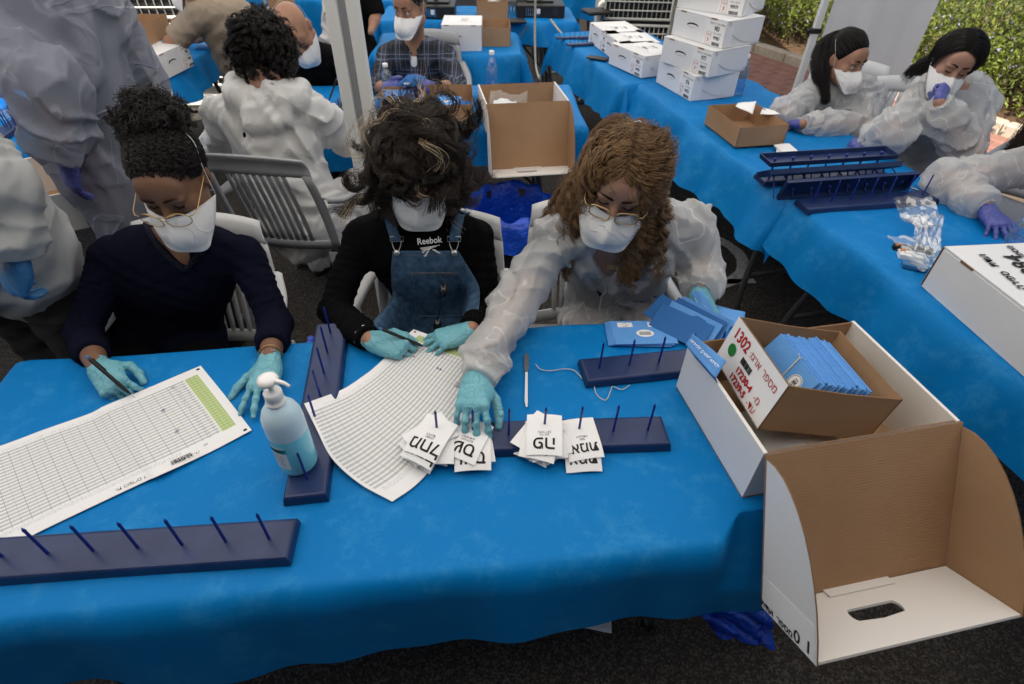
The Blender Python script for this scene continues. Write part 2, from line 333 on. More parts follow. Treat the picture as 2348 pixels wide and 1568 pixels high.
# ------------------------------------------------------------------ implicit surfaces (bodies, gloves, clothes)
class Fld:
    def __init__(s, lo, hi, h):
        s.lo = np.array(lo, float); s.h = h; s.n = np.maximum(2, np.ceil((np.array(hi) - s.lo) / h).astype(int) + 1)
        s.f = np.full(s.n, .05, np.float32)
        s.ax = [s.lo[i] + h * np.arange(s.n[i]) for i in range(3)]
    def sub(s, lo, hi):
        a = np.clip(np.floor((np.asarray(lo) - s.lo) / s.h).astype(int), 0, s.n); b = np.clip(np.ceil((np.asarray(hi) - s.lo) / s.h).astype(int) + 1, 0, s.n)
        sl = tuple(slice(i, j) for i, j in zip(a, b)); return sl, s.ax[0][sl[0]][:, None, None], s.ax[1][sl[1]][None, :, None], s.ax[2][sl[2]][None, None, :]
    def mix(s, sl, d, k, neg=False):
        a = s.f[sl]
        if a.size == 0: return
        d = np.broadcast_to(d, a.shape)
        if neg:
            h = np.maximum(k - np.abs(a + d), 0) / k; s.f[sl] = np.maximum(a, -d) + h * h * k / 4
        else:
            h = np.maximum(k - np.abs(a - d), 0) / k; s.f[sl] = np.minimum(a, d) - h * h * k / 4
    def cone(s, p1, p2, r1, r2, k=.02, sq=None, rip=None, neg=False):
        p1 = np.asarray(p1, float); p2 = np.asarray(p2, float); m = max(r1, r2) + k + .02
        sl, X, Y, Z = s.sub(np.minimum(p1, p2) - m, np.maximum(p1, p2) + m)
        ba = p2 - p1; L = max(float(ba @ ba), 1e-9)
        x, y, z = X - p1[0], Y - p1[1], Z - p1[2]
        t = (x * ba[0] + y * ba[1] + z * ba[2]) / L; tc = np.clip(t, 0, 1)
        dx, dy, dz = x - tc * ba[0], y - tc * ba[1], z - tc * ba[2]
        if sq is not None:
            n, q = sq; e = (dx * n[0] + dy * n[1] + dz * n[2]) * (q - 1); dx, dy, dz = dx + n[0] * e, dy + n[1] * e, dz + n[2] * e
        r = r1 + (r2 - r1) * tc
        if rip is not None:
            am, fr, sd = rip; Ln = math.sqrt(L)
            g = np.sin(tc * Ln * fr + 1.7 * np.sin(14 * x + sd) + 1.4 * np.sin(19 * z + 2 * sd) + 1.1 * np.sin(17 * y + 3 * sd))
            r = r + am * (1 - 2 * np.sqrt(np.abs(g) + .02))
        d = np.sqrt(dx * dx + dy * dy + dz * dz) - r
        if sq is not None: d = d * .8
        s.mix(sl, d, k, neg)
    def chain(s, pts, rs, k=.02, **kw):
        for i in range(len(pts) - 1): s.cone(pts[i], pts[i + 1], rs[i], rs[i + 1], k, **kw)
    def ell(s, c, r, Rm=None, k=.02, neg=False):
        c = np.asarray(c, float); r = np.asarray(r, float); m = r.max() + k + .01
        sl, X, Y, Z = s.sub(c - m, c + m); x, y, z = X - c[0], Y - c[1], Z - c[2]
        if Rm is not None:   # rows = local axes
            x, y, z = [Rm[i][0] * x + Rm[i][1] * y + Rm[i][2] * z for i in range(3)]
        q = np.sqrt((x / r[0]) ** 2 + (y / r[1]) ** 2 + (z / r[2]) ** 2); q2 = np.sqrt((x / r[0] ** 2) ** 2 + (y / r[1] ** 2) ** 2 + (z / r[2] ** 2) ** 2)
        d = np.where(q2 > 1e-6, q * (q - 1) / np.maximum(q2, 1e-6), -r.min()); s.mix(sl, d, k, neg)
    def half(s, p, n, k=.004):
        """cut away the side the normal points to"""
        p = np.asarray(p, float); n = nrm(n); X, Y, Z = s.ax[0][:, None, None], s.ax[1][None, :, None], s.ax[2][None, None, :]
        d = (X - p[0]) * n[0] + (Y - p[1]) * n[1] + (Z - p[2]) * n[2]; s.f = np.maximum(s.f, d.astype(np.float32))
    def cutsph(s, p, n, c, r):
        """like half but only inside a ball"""
        c = np.asarray(c, float); sl, X, Y, Z = s.sub(c - r, c + r); n = nrm(n); p = np.asarray(p, float)
        d = (X - p[0]) * n[0] + (Y - p[1]) * n[1] + (Z - p[2]) * n[2]; ball = np.sqrt((X - c[0]) ** 2 + (Y - c[1]) ** 2 + (Z - c[2]) ** 2) - r
        s.f[sl] = np.maximum(s.f[sl], -np.maximum(-d, ball))
    def fold(s, amp, freq, seed, axis=None, stretch=1.0, sharp=True):
        idx = np.nonzero(np.abs(s.f) < amp * 2 + 2 * s.h); P = np.stack([s.ax[i][idx[i]] for i in range(3)], 1)
        if axis is not None:
            a = nrm(axis); P = P + np.outer(P @ a, a) * (stretch - 1)
        r = np.random.default_rng(seed); tot = np.zeros(len(P)); am = 1.
        for o in range(4):
            d = r.normal(size=(3, 3)); d /= np.linalg.norm(d, axis=1)[:, None]; fr = freq * 1.75 ** o
            tri = lambda q: np.arcsin(np.sin(q) * .995) * (2 / np.pi)
            if o > 2: continue
            w = P @ d[0] * fr + 1.9 * tri(P @ d[1] * fr * .7 + r.uniform(0, 6)) + 1.5 * tri(P @ d[2] * fr * 1.1 + r.uniform(0, 6))
            g = np.abs(tri(w)); tot += am * (1 - 2 * g if sharp else g); am *= .58
        s.f[idx] -= (amp * .5 * tot).astype(np.float32)
    def cast(s, uv, off=.003, t0=.75):
        """points of the surface behind given points of the photo survey"""
        D = np.array([nrm(ray(*q)) for q in uv]); O = _c + D * t0; t = np.zeros(len(D))
        for _ in range(170): t = t + np.clip(s.sample(O + D * t[:, None]) - off, -.004, .02) * .85
        return O + D * t[:, None]
    def sample(s, P):
        q = (np.asarray(P) - s.lo) / s.h; i = np.clip(np.floor(q).astype(int), 0, s.n - 2); t = np.clip(q - i, 0, 1); v = 0
        for a in (0, 1):
            for b in (0, 1):
                for c in (0, 1):
                    v = v + s.f[i[:, 0] + a, i[:, 1] + b, i[:, 2] + c] * (t[:, 0] if a else 1 - t[:, 0]) * (t[:, 1] if b else 1 - t[:, 1]) * (t[:, 2] if c else 1 - t[:, 2])
        return v
    def march(s, O, D, off=.003, n=90, maxd=.6):
        """points where rays from O along D come within off of the surface"""
        O = np.array(O, float); D = np.broadcast_to(np.asarray(D, float), O.shape); t = np.zeros(len(O))
        for _ in range(n):
            d = s.sample(O + D * t[:, None]) - off; t = np.minimum(t + np.clip(d, -.004, .02) * .8, maxd)
        return O + D * t[:, None]
    def mesh(s, name, m, parent=None, smooth_it=1):
        f = s.f; h = s.h; sg = f < 0
        cnt = np.zeros(tuple(s.n - 1), np.int8)
        for a in (0, 1):
            for b in (0, 1):
                for c in (0, 1): cnt += sg[a:s.n[0] - 1 + a, b:s.n[1] - 1 + b, c:s.n[2] - 1 + c]
        act = np.nonzero((cnt > 0) & (cnt < 8)); ijk = np.stack(act, 1); N = len(ijk)
        if N == 0: raise RuntimeError('empty ' + name)
        idx = np.full(tuple(s.n - 1), -1, np.int32); idx[act] = np.arange(N)
        acc = np.zeros((N, 3)); num = np.zeros(N)
        cor = [(a, b, c) for a in (0, 1) for b in (0, 1) for c in (0, 1)]
        val = {q: f[ijk[:, 0] + q[0], ijk[:, 1] + q[1], ijk[:, 2] + q[2]].astype(float) for q in cor}
        for q in cor:
            for ax in range(3):
                if q[ax] == 0:
                    w = list(q); w[ax] = 1; w = tuple(w); a, b = val[q], val[w]; cr = (a < 0) != (b < 0)
                    t = np.where(cr, a / np.where(cr, a - b, 1), 0); p = np.zeros((N, 3)) + np.array(q, float); p[:, ax] += t
                    acc += p * cr[:, None]; num += cr
        V = s.lo + h * (ijk + acc / np.maximum(num, 1)[:, None]); F = []
        for ax in range(3):
            o1, o2 = (ax + 1) % 3, (ax + 2) % 3; sl0 = [slice(None)] * 3; sl1 = [slice(None)] * 3; sl0[ax] = slice(0, -1); sl1[ax] = slice(1, None)
            A0, A1 = sg[tuple(sl0)], sg[tuple(sl1)]; e = np.stack(np.nonzero(A0 != A1), 1)
            e = e[(e[:, o1] > 0) & (e[:, o2] > 0) & (e[:, o1] < s.n[o1] - 1) & (e[:, o2] < s.n[o2] - 1)]
            if not len(e): continue
            inn = A0[e[:, 0], e[:, 1], e[:, 2]]; q = []
            for d1, d2 in ((1, 1), (0, 1), (0, 0), (1, 0)):
                c = e.copy(); c[:, o1] -= d1; c[:, o2] -= d2; q.append(idx[c[:, 0], c[:, 1], c[:, 2]])
            q = np.stack(q, 1); q[~inn] = q[~inn][:, ::-1]; F.append(q)
        F = np.concatenate(F); F = F[(F >= 0).all(1)]
        for _ in range(smooth_it):
            sm = np.zeros_like(V); c = np.zeros(len(V))
            for i in range(4):
                np.add.at(sm, F[:, i], V[F[:, (i + 1) % 4]]); np.add.at(sm, F[:, i], V[F[:, (i - 1) % 4]]); np.add.at(c, F[:, i], 2)
            V = V * .5 + .5 * sm / np.maximum(c, 1)[:, None]
        return mk(name, V, F, m, parent, True)
# ------------------------------------------------------------------ people: heads, masks, spectacles, hair, hands
class HF:
    """head frame: c centre of the skull, f facing, u up; p(s, f, u) gives a world point"""
    def __init__(s, c, f, u, k=.95):
        s.c = np.asarray(c, float); s.f = nrm(f); s.s = nrm(np.cross(u, s.f)); s.u = np.cross(s.f, s.s); s.k = k
    def p(s, a, b, c): return s.c + s.k * (a * s.s + b * s.f + c * s.u)
    def rot(s): return np.stack([s.s, s.f, s.u])
def head_sdf(F, H, neck, ear=True, nose=1.0, open_eyes=False, male=False, chest=None):
    k = H.k; Rm = H.rot(); e = lambda p, r, kk=.02, neg=False: F.ell(H.p(*p), np.array(r) * k, Rm, kk, neg)
    e((0, -.012, .030), (.074, .094, .084)); e((0, .026, -.036), (.067, .062, .078), .03)
    F.cone(H.p(-.035, .02, -.085), H.p(-.012, .07, -.112), .030 * k, .020 * k, .03); F.cone(H.p(.035, .02, -.085), H.p(.012, .07, -.112), .030 * k, .020 * k, .03)
    if male: F.cone(H.p(-.05, .0, -.07), H.p(-.02, .065, -.115), .028 * k, .022 * k, .03); F.cone(H.p(.05, .0, -.07), H.p(.02, .065, -.115), .028 * k, .022 * k, .03)
    e((0, .070, .028), (.052, .022, .035), .03)
    for q in (-1, 1):
        e((q * .030, .083, .004), (.024, .011, .008), .014)
        e((q * .044, .058, -.040), (.022, .020, .020), .025)
        e((q * .031, .095, -.014), (.017, .014, .011), .012, True)
        e((q * .031, .0745, -.014), (.0145, .0135, .0135), .004)
    F.cone(H.p(0, .086, -.004), H.p(0, .106, -.042), .008 * k * nose, .0115 * k * nose, .012)
    for q in (-1, 1): e((q * .010, .097, -.046), (.008, .009, .007), .008)
    e((0, .090, -.074), (.020, .010, .008), .012)
    if ear:
        for q in (-1, 1):
            e((q * .0745, -.010, -.016), (.009, .019, .030), .008); e((q * .083, -.008, -.012), (.005, .010, .018), .006, True)
            e((q * .083, -.016, -.006), (.004, .012, .024), .006)
    F.cone(H.p(0, -.025, -.05), neck, .052, .054, .03)
def face_details(H, body, brow='brow', open_eyes=False, gaze=(0, 1, 0)):
    for q in (-1, 1):
        pts = [H.p(q * a, b, c) for a, b, c in ((.010, .0965, .009), (.022, .0985, .0145), (.035, .0950, .0175), (.049, .0835, .012))]
        b = MB(); b.tube(bezier(pts, 5), [.0012, .0028, .0032, .0034, .0034, .0034, .0032, .003, .0028, .0026, .0022, .0018, .0014, .001, .001, .0008], 6)
        b.obj('eyebrow', M[brow], body, True)
        y = -.0175 if not open_eyes else -.011
        pts = [H.p(q * (.031 + d), .0895 - abs(d) * .35 - (.0 if open_eyes else .001), y - (.004 if not open_eyes else -.002) * (1 - (d / .013) ** 2)) for d in np.linspace(-.0135, .0135, 9)]
        b = MB(); b.tube(pts, .0013, 5)
        if not open_eyes:
            for d in np.linspace(-.013, .013, 15):
                p = H.p(q * (.031 + d), .0895 - abs(d) * .35, y - .004 * (1 - (d / .013) ** 2)); b.tube([p, p + H.k * (.006 * H.f - .004 * H.u + q * d * .2 * H.s)], [.0006, .0002], 3)
        b.obj('eyelash', M['lash'], body, True)
        if open_eyes:
            c = H.p(q * .031, .0765, -.0145); g = MB()
            for (rr, mi, off) in ((.0132 * H.k, 0, 0),):
                T = np.stack([H.s, H.u, H.f], 1)
                prof = [(rr * math.sin(a), rr * math.cos(a)) for a in np.linspace(.01, 2.6, 14)]
                g.lathe([(x, z) for x, z in prof], 16, c, 0, Matrix(T.tolist()))
            gz = nrm(gaze[0] * H.s + gaze[1] * H.f + gaze[2] * H.u); Tg = Matrix(np.stack([nrm(np.cross(H.u, gz)), np.cross(gz, nrm(np.cross(H.u, gz))), gz], 1).tolist())
            r2 = .0136 * H.k; g.lathe([(r2 * math.sin(a), r2 * math.cos(a)) for a in np.linspace(.01, .42, 5)], 14, c, 1, Tg)
            g.obj('eye', [M['eyewhite'], M['iris']], body, True)
def add_mask(H, root, strap=True, low=0.0, bulge=.0, ms=1.0):
    H0 = H; H = HF(H0.c, H0.f, H0.u, H0.k); H.s, H.u = H0.s, H0.u; hp0 = H.p; H.p = lambda a, b, c: hp0(a * ms, .09 + (b - .09) * (1 + (ms - 1) * .6), -.03 + (c + .03) * ms)
    n, m = 29, 15; V = []; UV = []
    for j in range(m):
        t = j / (m - 1)
        for i in range(n):
            a = -1 + 2 * i / (n - 1); aa = abs(a)
            # upper edge follows cheeks and nose
            top = np.array([.090 * a, .026 + .074 * (1 - aa ** 2.1) + .016 * math.exp(-(a / .16) ** 2), -.030 - .012 * (1 - aa) + .016 * math.exp(-(a / .2) ** 2) - low - .010 * aa ** 3])
            fr = np.array([.056 * a, .128 - .014 * aa ** 4, -.137 - low + .012 * aa ** 6])
            p = top * (1 - t) + fr * t; p[1] += (.022 + bulge) * math.sin(math.pi * min(t * 1.1, 1)) * (1 - aa ** 2)
            p[0] += .006 * a * math.sin(math.pi * t); w = math.sin(9 * a + 3 * t) * .0012 + math.sin(17 * a - 8 * t + 1) * .0007
            p[1] += w * math.sin(math.pi * t) * 1.5
            V.append(H.p(*p))
    F = [[j * n + i, j * n + i + 1, (j + 1) * n + i + 1, (j + 1) * n + i] for j in range(m - 1) for i in range(n - 1)]
    b0 = len(V)
    for j in range(9):
        t = j / 8
        for i in range(n):
            a = -1 + 2 * i / (n - 1); aa = abs(a)
            fr = np.array([.056 * a, .1275 - .014 * aa ** 4, -.1385 - low + .012 * aa ** 6]); bk = np.array([.066 * a, .030 + .020 * (1 - aa ** 2), -.128 + .062 * aa ** 2 - low])
            p = fr * (1 - t) + bk * t; p[2] -= .010 * math.sin(math.pi * t); V.append(H.p(*p))
    F += [[b0 + j * n + i + 1, b0 + j * n + i, b0 + (j + 1) * n + i, b0 + (j + 1) * n + i + 1][::-1] for j in range(8) for i in range(n - 1)]
    F += [[(m - 1) * n + i, (m - 1) * n + i + 1, b0 + i + 1, b0 + i] for i in range(n - 1)]
    o = mk('face_mask', V, F, M['mask'], root, True)
    md = o.modifiers.new('thickness', 'SOLIDIFY'); md.thickness = .0016; md.offset = 1
    # welded rim and stitch line
    b = MB(); b.tube([H.p(*x) for x in [(.090 * a, .0275 + .074 * (1 - abs(a) ** 2.1) + .016 * math.exp(-(a / .16) ** 2), -.030 - .012 * (1 - abs(a)) + .016 * math.exp(-(a / .2) ** 2) - low - .010 * abs(a) ** 3) for a in np.linspace(-1, 1, 31)]], .0011, 5)
    b.obj('mask_edge', M['mask'], o, True)
    if strap:
        b = MB()
        for q in (-1, 1):
            b.tube(bezier([H.p(q * .088, .024, -.045 - low), H0.p(q * .088, -.005, .02), H0.p(q * .074, -.05, .075), H0.p(0, -.080, .105)], 6), .0008, 4)
        b.obj('mask_strap', M['label'], o, True)
    return o
def add_glasses(H, root, shape='aviator', m='gold', fwd=.118, drop=-.026):
    g = MB(); b0 = None; lens = MB()
    for q in (-1, 1):
        ptc = []
        for k in range(28):
            a = 2 * math.pi * k / 28
            if shape == 'aviator': x = .0285 * math.cos(a) * (1 - .10 * math.sin(a)); y = .0245 * math.sin(a) - (.0 if math.sin(a) < 0 else .003 * math.sin(a)); x += .003 * (1 if math.sin(a) < 0 else 0) * q * 0
            else:
                e = .55; x = .0265 * math.copysign(abs(math.cos(a)) ** e, math.cos(a)); y = .0195 * math.copysign(abs(math.sin(a)) ** e, math.sin(a))
            ptc.append(H.p(q * .0335 + x, fwd - .012 * abs(q * .0335 + x) / .06 - .18 * y * 0, drop + y))
        g.tube(ptc, .0014 if shape == 'aviator' else .0020, 6, closed=True)
        lens.add(ptc, [list(range(28))])
    g.tube([H.p(-.008, fwd + .001, drop + .004), H.p(0, fwd + .003, drop + .006), H.p(.008, fwd + .001, drop + .004)], .0011, 6)
    if shape == 'aviator': g.tube(bezier([H.p(-.034, fwd - .005, drop + .0195), H.p(0, fwd + .001, drop + .0165), H.p(.034, fwd - .005, drop + .0195)], 5), .0011, 6)
    for q in (-1, 1):
        g.tube([H.p(q * .060, fwd - .012, drop + .006), H.p(q * .072, fwd - .016, drop + .008), H.p(q * .079, fwd - .03, drop + .010), H.p(q * .081, .02, -.004), H.p(q * .078, -.02, -.002)], .0013, 6)
    o = g.obj('spectacles', M[m], root, True); lens.obj('spectacle_lens', M['lens'], o)
    return o
def strands(name, root, mt, paths, r0=.0005, r1=.0002):
    """paths: (N, K, 3) polylines drawn as round hairs"""
    N, K, _ = paths.shape
    h = bpy.data.hair_curves.new(name); h.add_curves([K] * N)
    h.attributes['position'].data.foreach_set('vector', paths.astype(np.float32).ravel())
    rad = np.tile(np.linspace(r0, r1, K), N).astype(np.float32)
    at = h.attributes.get('radius') or h.attributes.new('radius', 'FLOAT', 'POINT'); at.data.foreach_set('value', rad)
    h.materials.append(mt); o = bpy.data.objects.new(name, h); return link(o, root)
def hair_paths(H, N, K, length, root_fn, dir_fn, curl=.008, cfreq=90, jit=.3, seed=1, clump=60, skull=(.080, .100, .092), grav=.25, vol=.25, curl_in=.15, cj=.5, lift=.1, low=-.06, lenf=None, ck=0, clear=None):
    """grow N hairs over the skull: dir_fn(P, s, P0) is the combing direction in head coordinates; vol spreads them over a shell of that relative thickness"""
    r = np.random.default_rng(seed); P0 = root_fn(r, N); NC = clump; C0 = root_fn(r, NC)
    cid = np.argmin(((P0[:, None, :] - C0[None]) ** 2).sum(2), 1); ph = r.uniform(0, 2 * np.pi, NC)[cid] + r.normal(0, cj, N)
    cf = (cfreq * r.uniform(.75, 1.3, NC))[cid]; cr = (curl * r.uniform(.5, 1.5, NC))[cid]; ln = length * r.uniform(.7, 1.15, NC)[cid] * r.uniform(.85, 1.1, N)
    if lenf is not None: ln = ln * lenf(P0)
    cw = r.normal(0, jit, (NC, 3))[cid] + r.normal(0, jit * .3, (N, 3)); g = np.array([H.s[2], H.f[2], H.u[2]]) * -1
    sh = 1 + vol * np.clip(r.uniform(0, 1, NC)[cid] * .7 + r.uniform(0, .3, N), 0, 1)
    out = np.zeros((N, K, 3)); P = P0.copy(); sk = np.array(skull); ce = np.array([0, -.012, .028]); V = None
    for k in range(K):
        out[:, k] = P; s = k / (K - 1); d = dir_fn(P, s, P0); d = d / (np.linalg.norm(d, axis=1)[:, None] + 1e-9) + cw * (.3 + s) + g * grav * (.3 + 1.5 * s)
        n = (P - ce) / sk ** 2; n /= np.linalg.norm(n, axis=1)[:, None] + 1e-9; fol = np.clip((P[:, 2] - low) / .05, 0, 1)
        dn = (d * n).sum(1); d = d - n * (dn * fol)[:, None] + n * (lift * (1 - s) * fol)[:, None]
        d /= np.linalg.norm(d, axis=1)[:, None] + 1e-9; V = d if V is None else V * .5 + d * .5
        P = P + V * (ln / (K - 1))[:, None]
        m_ = 1 + (sh - 1) * min(1, s * 4); q = (P - ce) / (sk * m_[:, None]); nn = np.linalg.norm(q, axis=1); ins = nn < 1
        P[ins] = ce + (q[ins] / nn[ins][:, None]) * (sk * m_[ins][:, None])
    if ck:   # locks: hairs gather towards the middle hair of their clump
        ci = np.array([np.argmin(((P0 - c) ** 2).sum(1)) for c in C0])[cid]; w_ = (ck * np.clip(np.linspace(0, 1, K) * 2.2, 0, 1))[None, :, None]; out = out * (1 - w_) + (out[ci] + (out[:, :1] - out[ci][:, :1]) * .12) * w_
    T = np.gradient(out, axis=1); T /= np.linalg.norm(T, axis=2)[..., None] + 1e-9
    ref = np.array([.3, .2, .93]); e1 = np.cross(T, ref); e1 /= np.linalg.norm(e1, axis=2)[..., None] + 1e-9; e2 = np.cross(T, e1)
    sarr = np.linspace(0, 1, K)[None, :]; amp = cr[:, None] * np.clip(sarr / max(curl_in, .01), 0, 1); th = cf[:, None] * ln[:, None] * sarr + ph[:, None]
    out = out + amp[..., None] * (np.cos(th)[..., None] * e1 + np.sin(th)[..., None] * e2)
    q = (out - ce) / (sk * .985); nn = np.linalg.norm(q, axis=2); ins = nn < 1; out[ins] = ce + (q[ins] / nn[ins][:, None]) * sk * .985
    if clear:   # hairs end where they would fall over the face
        bad = np.maximum.accumulate((out[..., 1] > .035) & (np.abs(out[..., 0]) < clear[1]) & (out[..., 2] < clear[0]), axis=1); bad[:, 0] = False
        li = np.where(bad.any(1), np.argmax(bad, 1) - 1, K - 1); last = out[np.arange(N), np.maximum(li, 0)]; out = np.where(bad[..., None], last[:, None, :], out)
    return H.c + H.k * (out[..., 0:1] * H.s + out[..., 1:2] * H.f + out[..., 2:3] * H.u)
def scalp_roots(front=.058, low=-.055, skull=(.077, .097, .088), hairline=.045):
    """random points of the scalp: behind the hairline, above the nape"""
    def fn(r, N):
        out = []
        while len(out) < N:
            v = r.normal(size=(N * 3, 3)); v /= np.linalg.norm(v, axis=1)[:, None]; p = v * np.array(skull) + np.array([0, -.012, .028])
            okf = np.where(p[:, 1] > .0, p[:, 2] > hairline + .9 * np.maximum(0, (p[:, 1] - front)) - .55 * np.maximum(0, .045 - p[:, 1]) * (p[:, 1] > 0) - .9 * np.clip(np.abs(p[:, 0]) - .045, 0, 1), p[:, 2] > low)
            out += list(p[okf])
        return np.array(out[:N])
    return fn
def cap(H, root, name='hair', m='cap_k', sk=(.079, .099, .090), front=.060, low=-.045, extra=None, hairline=.045, h=.004, fold=0):
    """close fitting mass of hair"""
    F = Fld(H.c - .19, H.c + .19, h); F.ell(H.p(0, -.012, .030), np.array(sk) * H.k, H.rot(), .01)
    # open the face: cut by a sloping half-space
    n = H.f * .80 - H.u * .60; F.half(H.p(0, front, hairline), n)
    F.half(H.p(0, 0, low), -H.u + .25 * H.f)
    if extra: extra(F)
    if fold: F.fold(fold, 60, 3)
    return F.mesh(name, M[m], root)
FL = {'index': (.072, .0083), 'middle': (.080, .0085), 'ring': (.074, .0080), 'little': (.058, .0072)}
def tuft(name, root, mt, pts, r0, N, K=16, seed=0, wave=.004, rad=.0009):
    """a bundle of long hairs following a curve"""
    c = np.array(bezier(pts, 12)); s = np.linspace(0, len(c) - 1, K).astype(int); c = c[s]; r = np.random.default_rng(seed); o = r.normal(0, 1, (N, 3)); o /= np.linalg.norm(o, axis=1)[:, None]; o *= r.uniform(.1, 1, N)[:, None] ** .5
    t = np.linspace(0, 1, K); pr = r0 * (.35 + 1.2 * np.sin(np.pi * np.clip(t * .85 + .06, 0, 1))); P = c[None] + o[:, None] * pr[None, :, None] + wave * np.sin(t[None, :, None] * 9 + r.uniform(0, 6, (N, 1, 3)))
    return strands(name, root, mt, P, rad, rad * .4)
def hand(root, wrist, d, back, side, curls, spread=(0, 0, 0, 0), thumb=((.5, .6, -.3), (.8, .3, -.3), (.9, .1, -.2)), m='glove', sc=.95, elbow=None, name='glove', h=.0021, thick=1.0, cuff=.045, gs=1.0, wr=.027):
    """five-fingered gloved hand. wrist point; d towards the fingers; back = out of the back of the hand; side = 1 if the thumb lies along cross(d, back), -1 otherwise.
    curls: per finger (index..little) three bends in degrees; thumb: three segment directions in (d, thumb side, back)"""
    w = np.asarray(wrist, float); d = nrm(d); back = nrm(np.asarray(back, float) - d * np.dot(back, d)); s = np.cross(d, back) * side
    F = Fld(w - .20 * sc, w + .20 * sc, h)
    mx = lambda a, b, c: w + sc * (a * d + b * s + c * back)
    ks = [(.088, .027, .002), (.092, .009, .005), (.088, -.009, .003), (.080, -.026, -.001)]; q = (back, 1.25)
    for (a, b, c), rr in zip(ks, (.0135, .014, .0135, .0125)):
        F.cone(mx(.005, b * .45, 0), mx(a, b, c), .016 * sc * thick, rr * sc * .9 * thick, .012 * sc)
    F.ell(mx(.045, .012, -.006), np.array([.04, .032, .014]) * sc, np.stack([d, s, back]), .012)
    F.ell(mx(.030, .022, -.010), np.array([.032, .015, .014]) * sc, np.stack([d, s, back]), .012)
    F.ell(mx(.040, -.022, -.008), np.array([.036, .013, .013]) * sc, np.stack([d, s, back]), .012)
    if elbow is not None:
        ed = nrm(np.asarray(elbow) - w); F.cone(w + ed * cuff, mx(.01, 0, 0), wr * sc, .024 * sc, .012, sq=(back, 1.22))
    tips = []
    for i, (fn, (L, r)) in enumerate(FL.items()):
        p = mx(*ks[i]); an = 0; sp = R(spread[i]) + R((6, 1, -4, -9)[i]); L *= sc; r *= sc * gs * .92
        fd = nrm(d * math.cos(sp) + s * math.sin(sp))
        for j, (fr, r1, r2) in enumerate(((.46, 1.05, .98), (.29, .97, .92), (.25, .92, .80))):
            an += R(curls[i][j]); v = fd * math.cos(an) - back * math.sin(an); p2 = p + v * L * fr
            F.cone(p, p2, r * r1, r * r2, .0035 if j else .008)
            if j: F.ell(p, np.array([1, 1, 1]) * r * 1.06, None, .003)
            p = p2
        tips.append(p)
    p = mx(.018, .020, -.008)
    for j, (v, L, r1, r2) in enumerate(zip(thumb, (.042, .034, .028), (.0155, .0115, .0105), (.0115, .0105, .0085))):
        v = nrm(v[0] * d + v[1] * s + v[2] * back); p2 = p + v * L * sc; F.cone(p, p2, r1 * sc, r2 * sc, .008 if j == 0 else .004); p = p2
    tips.append(p)
    F.fold(.0011, 110, int(abs(w[0] * 1000)) % 97, sharp=True)
    if elbow is not None: F.half(w + ed * cuff, ed)
    o = F.mesh(name, M[m], root)
    if elbow is not None:   # rolled rim of the glove
        c = w + ed * (cuff - .002); e1 = back; e2 = np.cross(ed, e1); b = MB()
        b.tube([c + (wr + .0008) * sc * (e1 * .84 * math.cos(a) + e2 * math.sin(a)) for a in np.linspace(0, 2 * math.pi, 20, endpoint=False)], .0015, 6, closed=True); b.obj('glove_rim', M[m], o, True)
    return tips
FLAT = [(8, 8, 5)] * 4
RELAX = [(20, 22, 12), (24, 26, 14), (28, 28, 15), (32, 30, 16)]
FIST = [(70, 85, 45), (74, 88, 48), (76, 88, 50), (78, 86, 50)]
WRITE = [(42, 42, 22), (52, 55, 28), (62, 68, 35), (66, 70, 38)]
PINCH = [(55, 30, 12), (60, 34, 14), (50, 50, 25), (52, 55, 28)]
WTHUMB = ((.55, .75, -.45), (.95, .05, -.35), (.95, -.25, -.25))
def pen(p0, p1, label, m='dark'):
    """ball pen from its writing point p0 to its end p1"""
    p0, p1 = np.asarray(p0, float), np.asarray(p1, float); v = nrm(p1 - p0); L = np.linalg.norm(p1 - p0)
    e = empty('pen', label, 'pen', p0); b = MB(); b.tube([p0 + v * .012, p0 + v * .025, p0 + v * .04, p0 + v * (L - .006), p0 + v * L], [.002, .0042, .0048, .0048, .0042], 10); b.obj('barrel', M[m], e, True)
    b = MB(); b.tube([p0, p0 + v * .012], [.0005, .002], 8); b.obj('tip', M['metal'], e, True)
    b = MB(); b.tube([p0 + v * (L - .001), p0 + v * (L + .009)], [.0040, .0036], 8); b.obj('end_plug', M['glove_b'], e, True)
    q = nrm(np.cross(v, (0.3, .1, 1))); b = MB(); b.tube([p0 + v * (L - .004) + q * .007, p0 + v * (L - .045) + q * .0065], [.0014, .0012], 6); b.obj('clip', M[m], e, True); return e
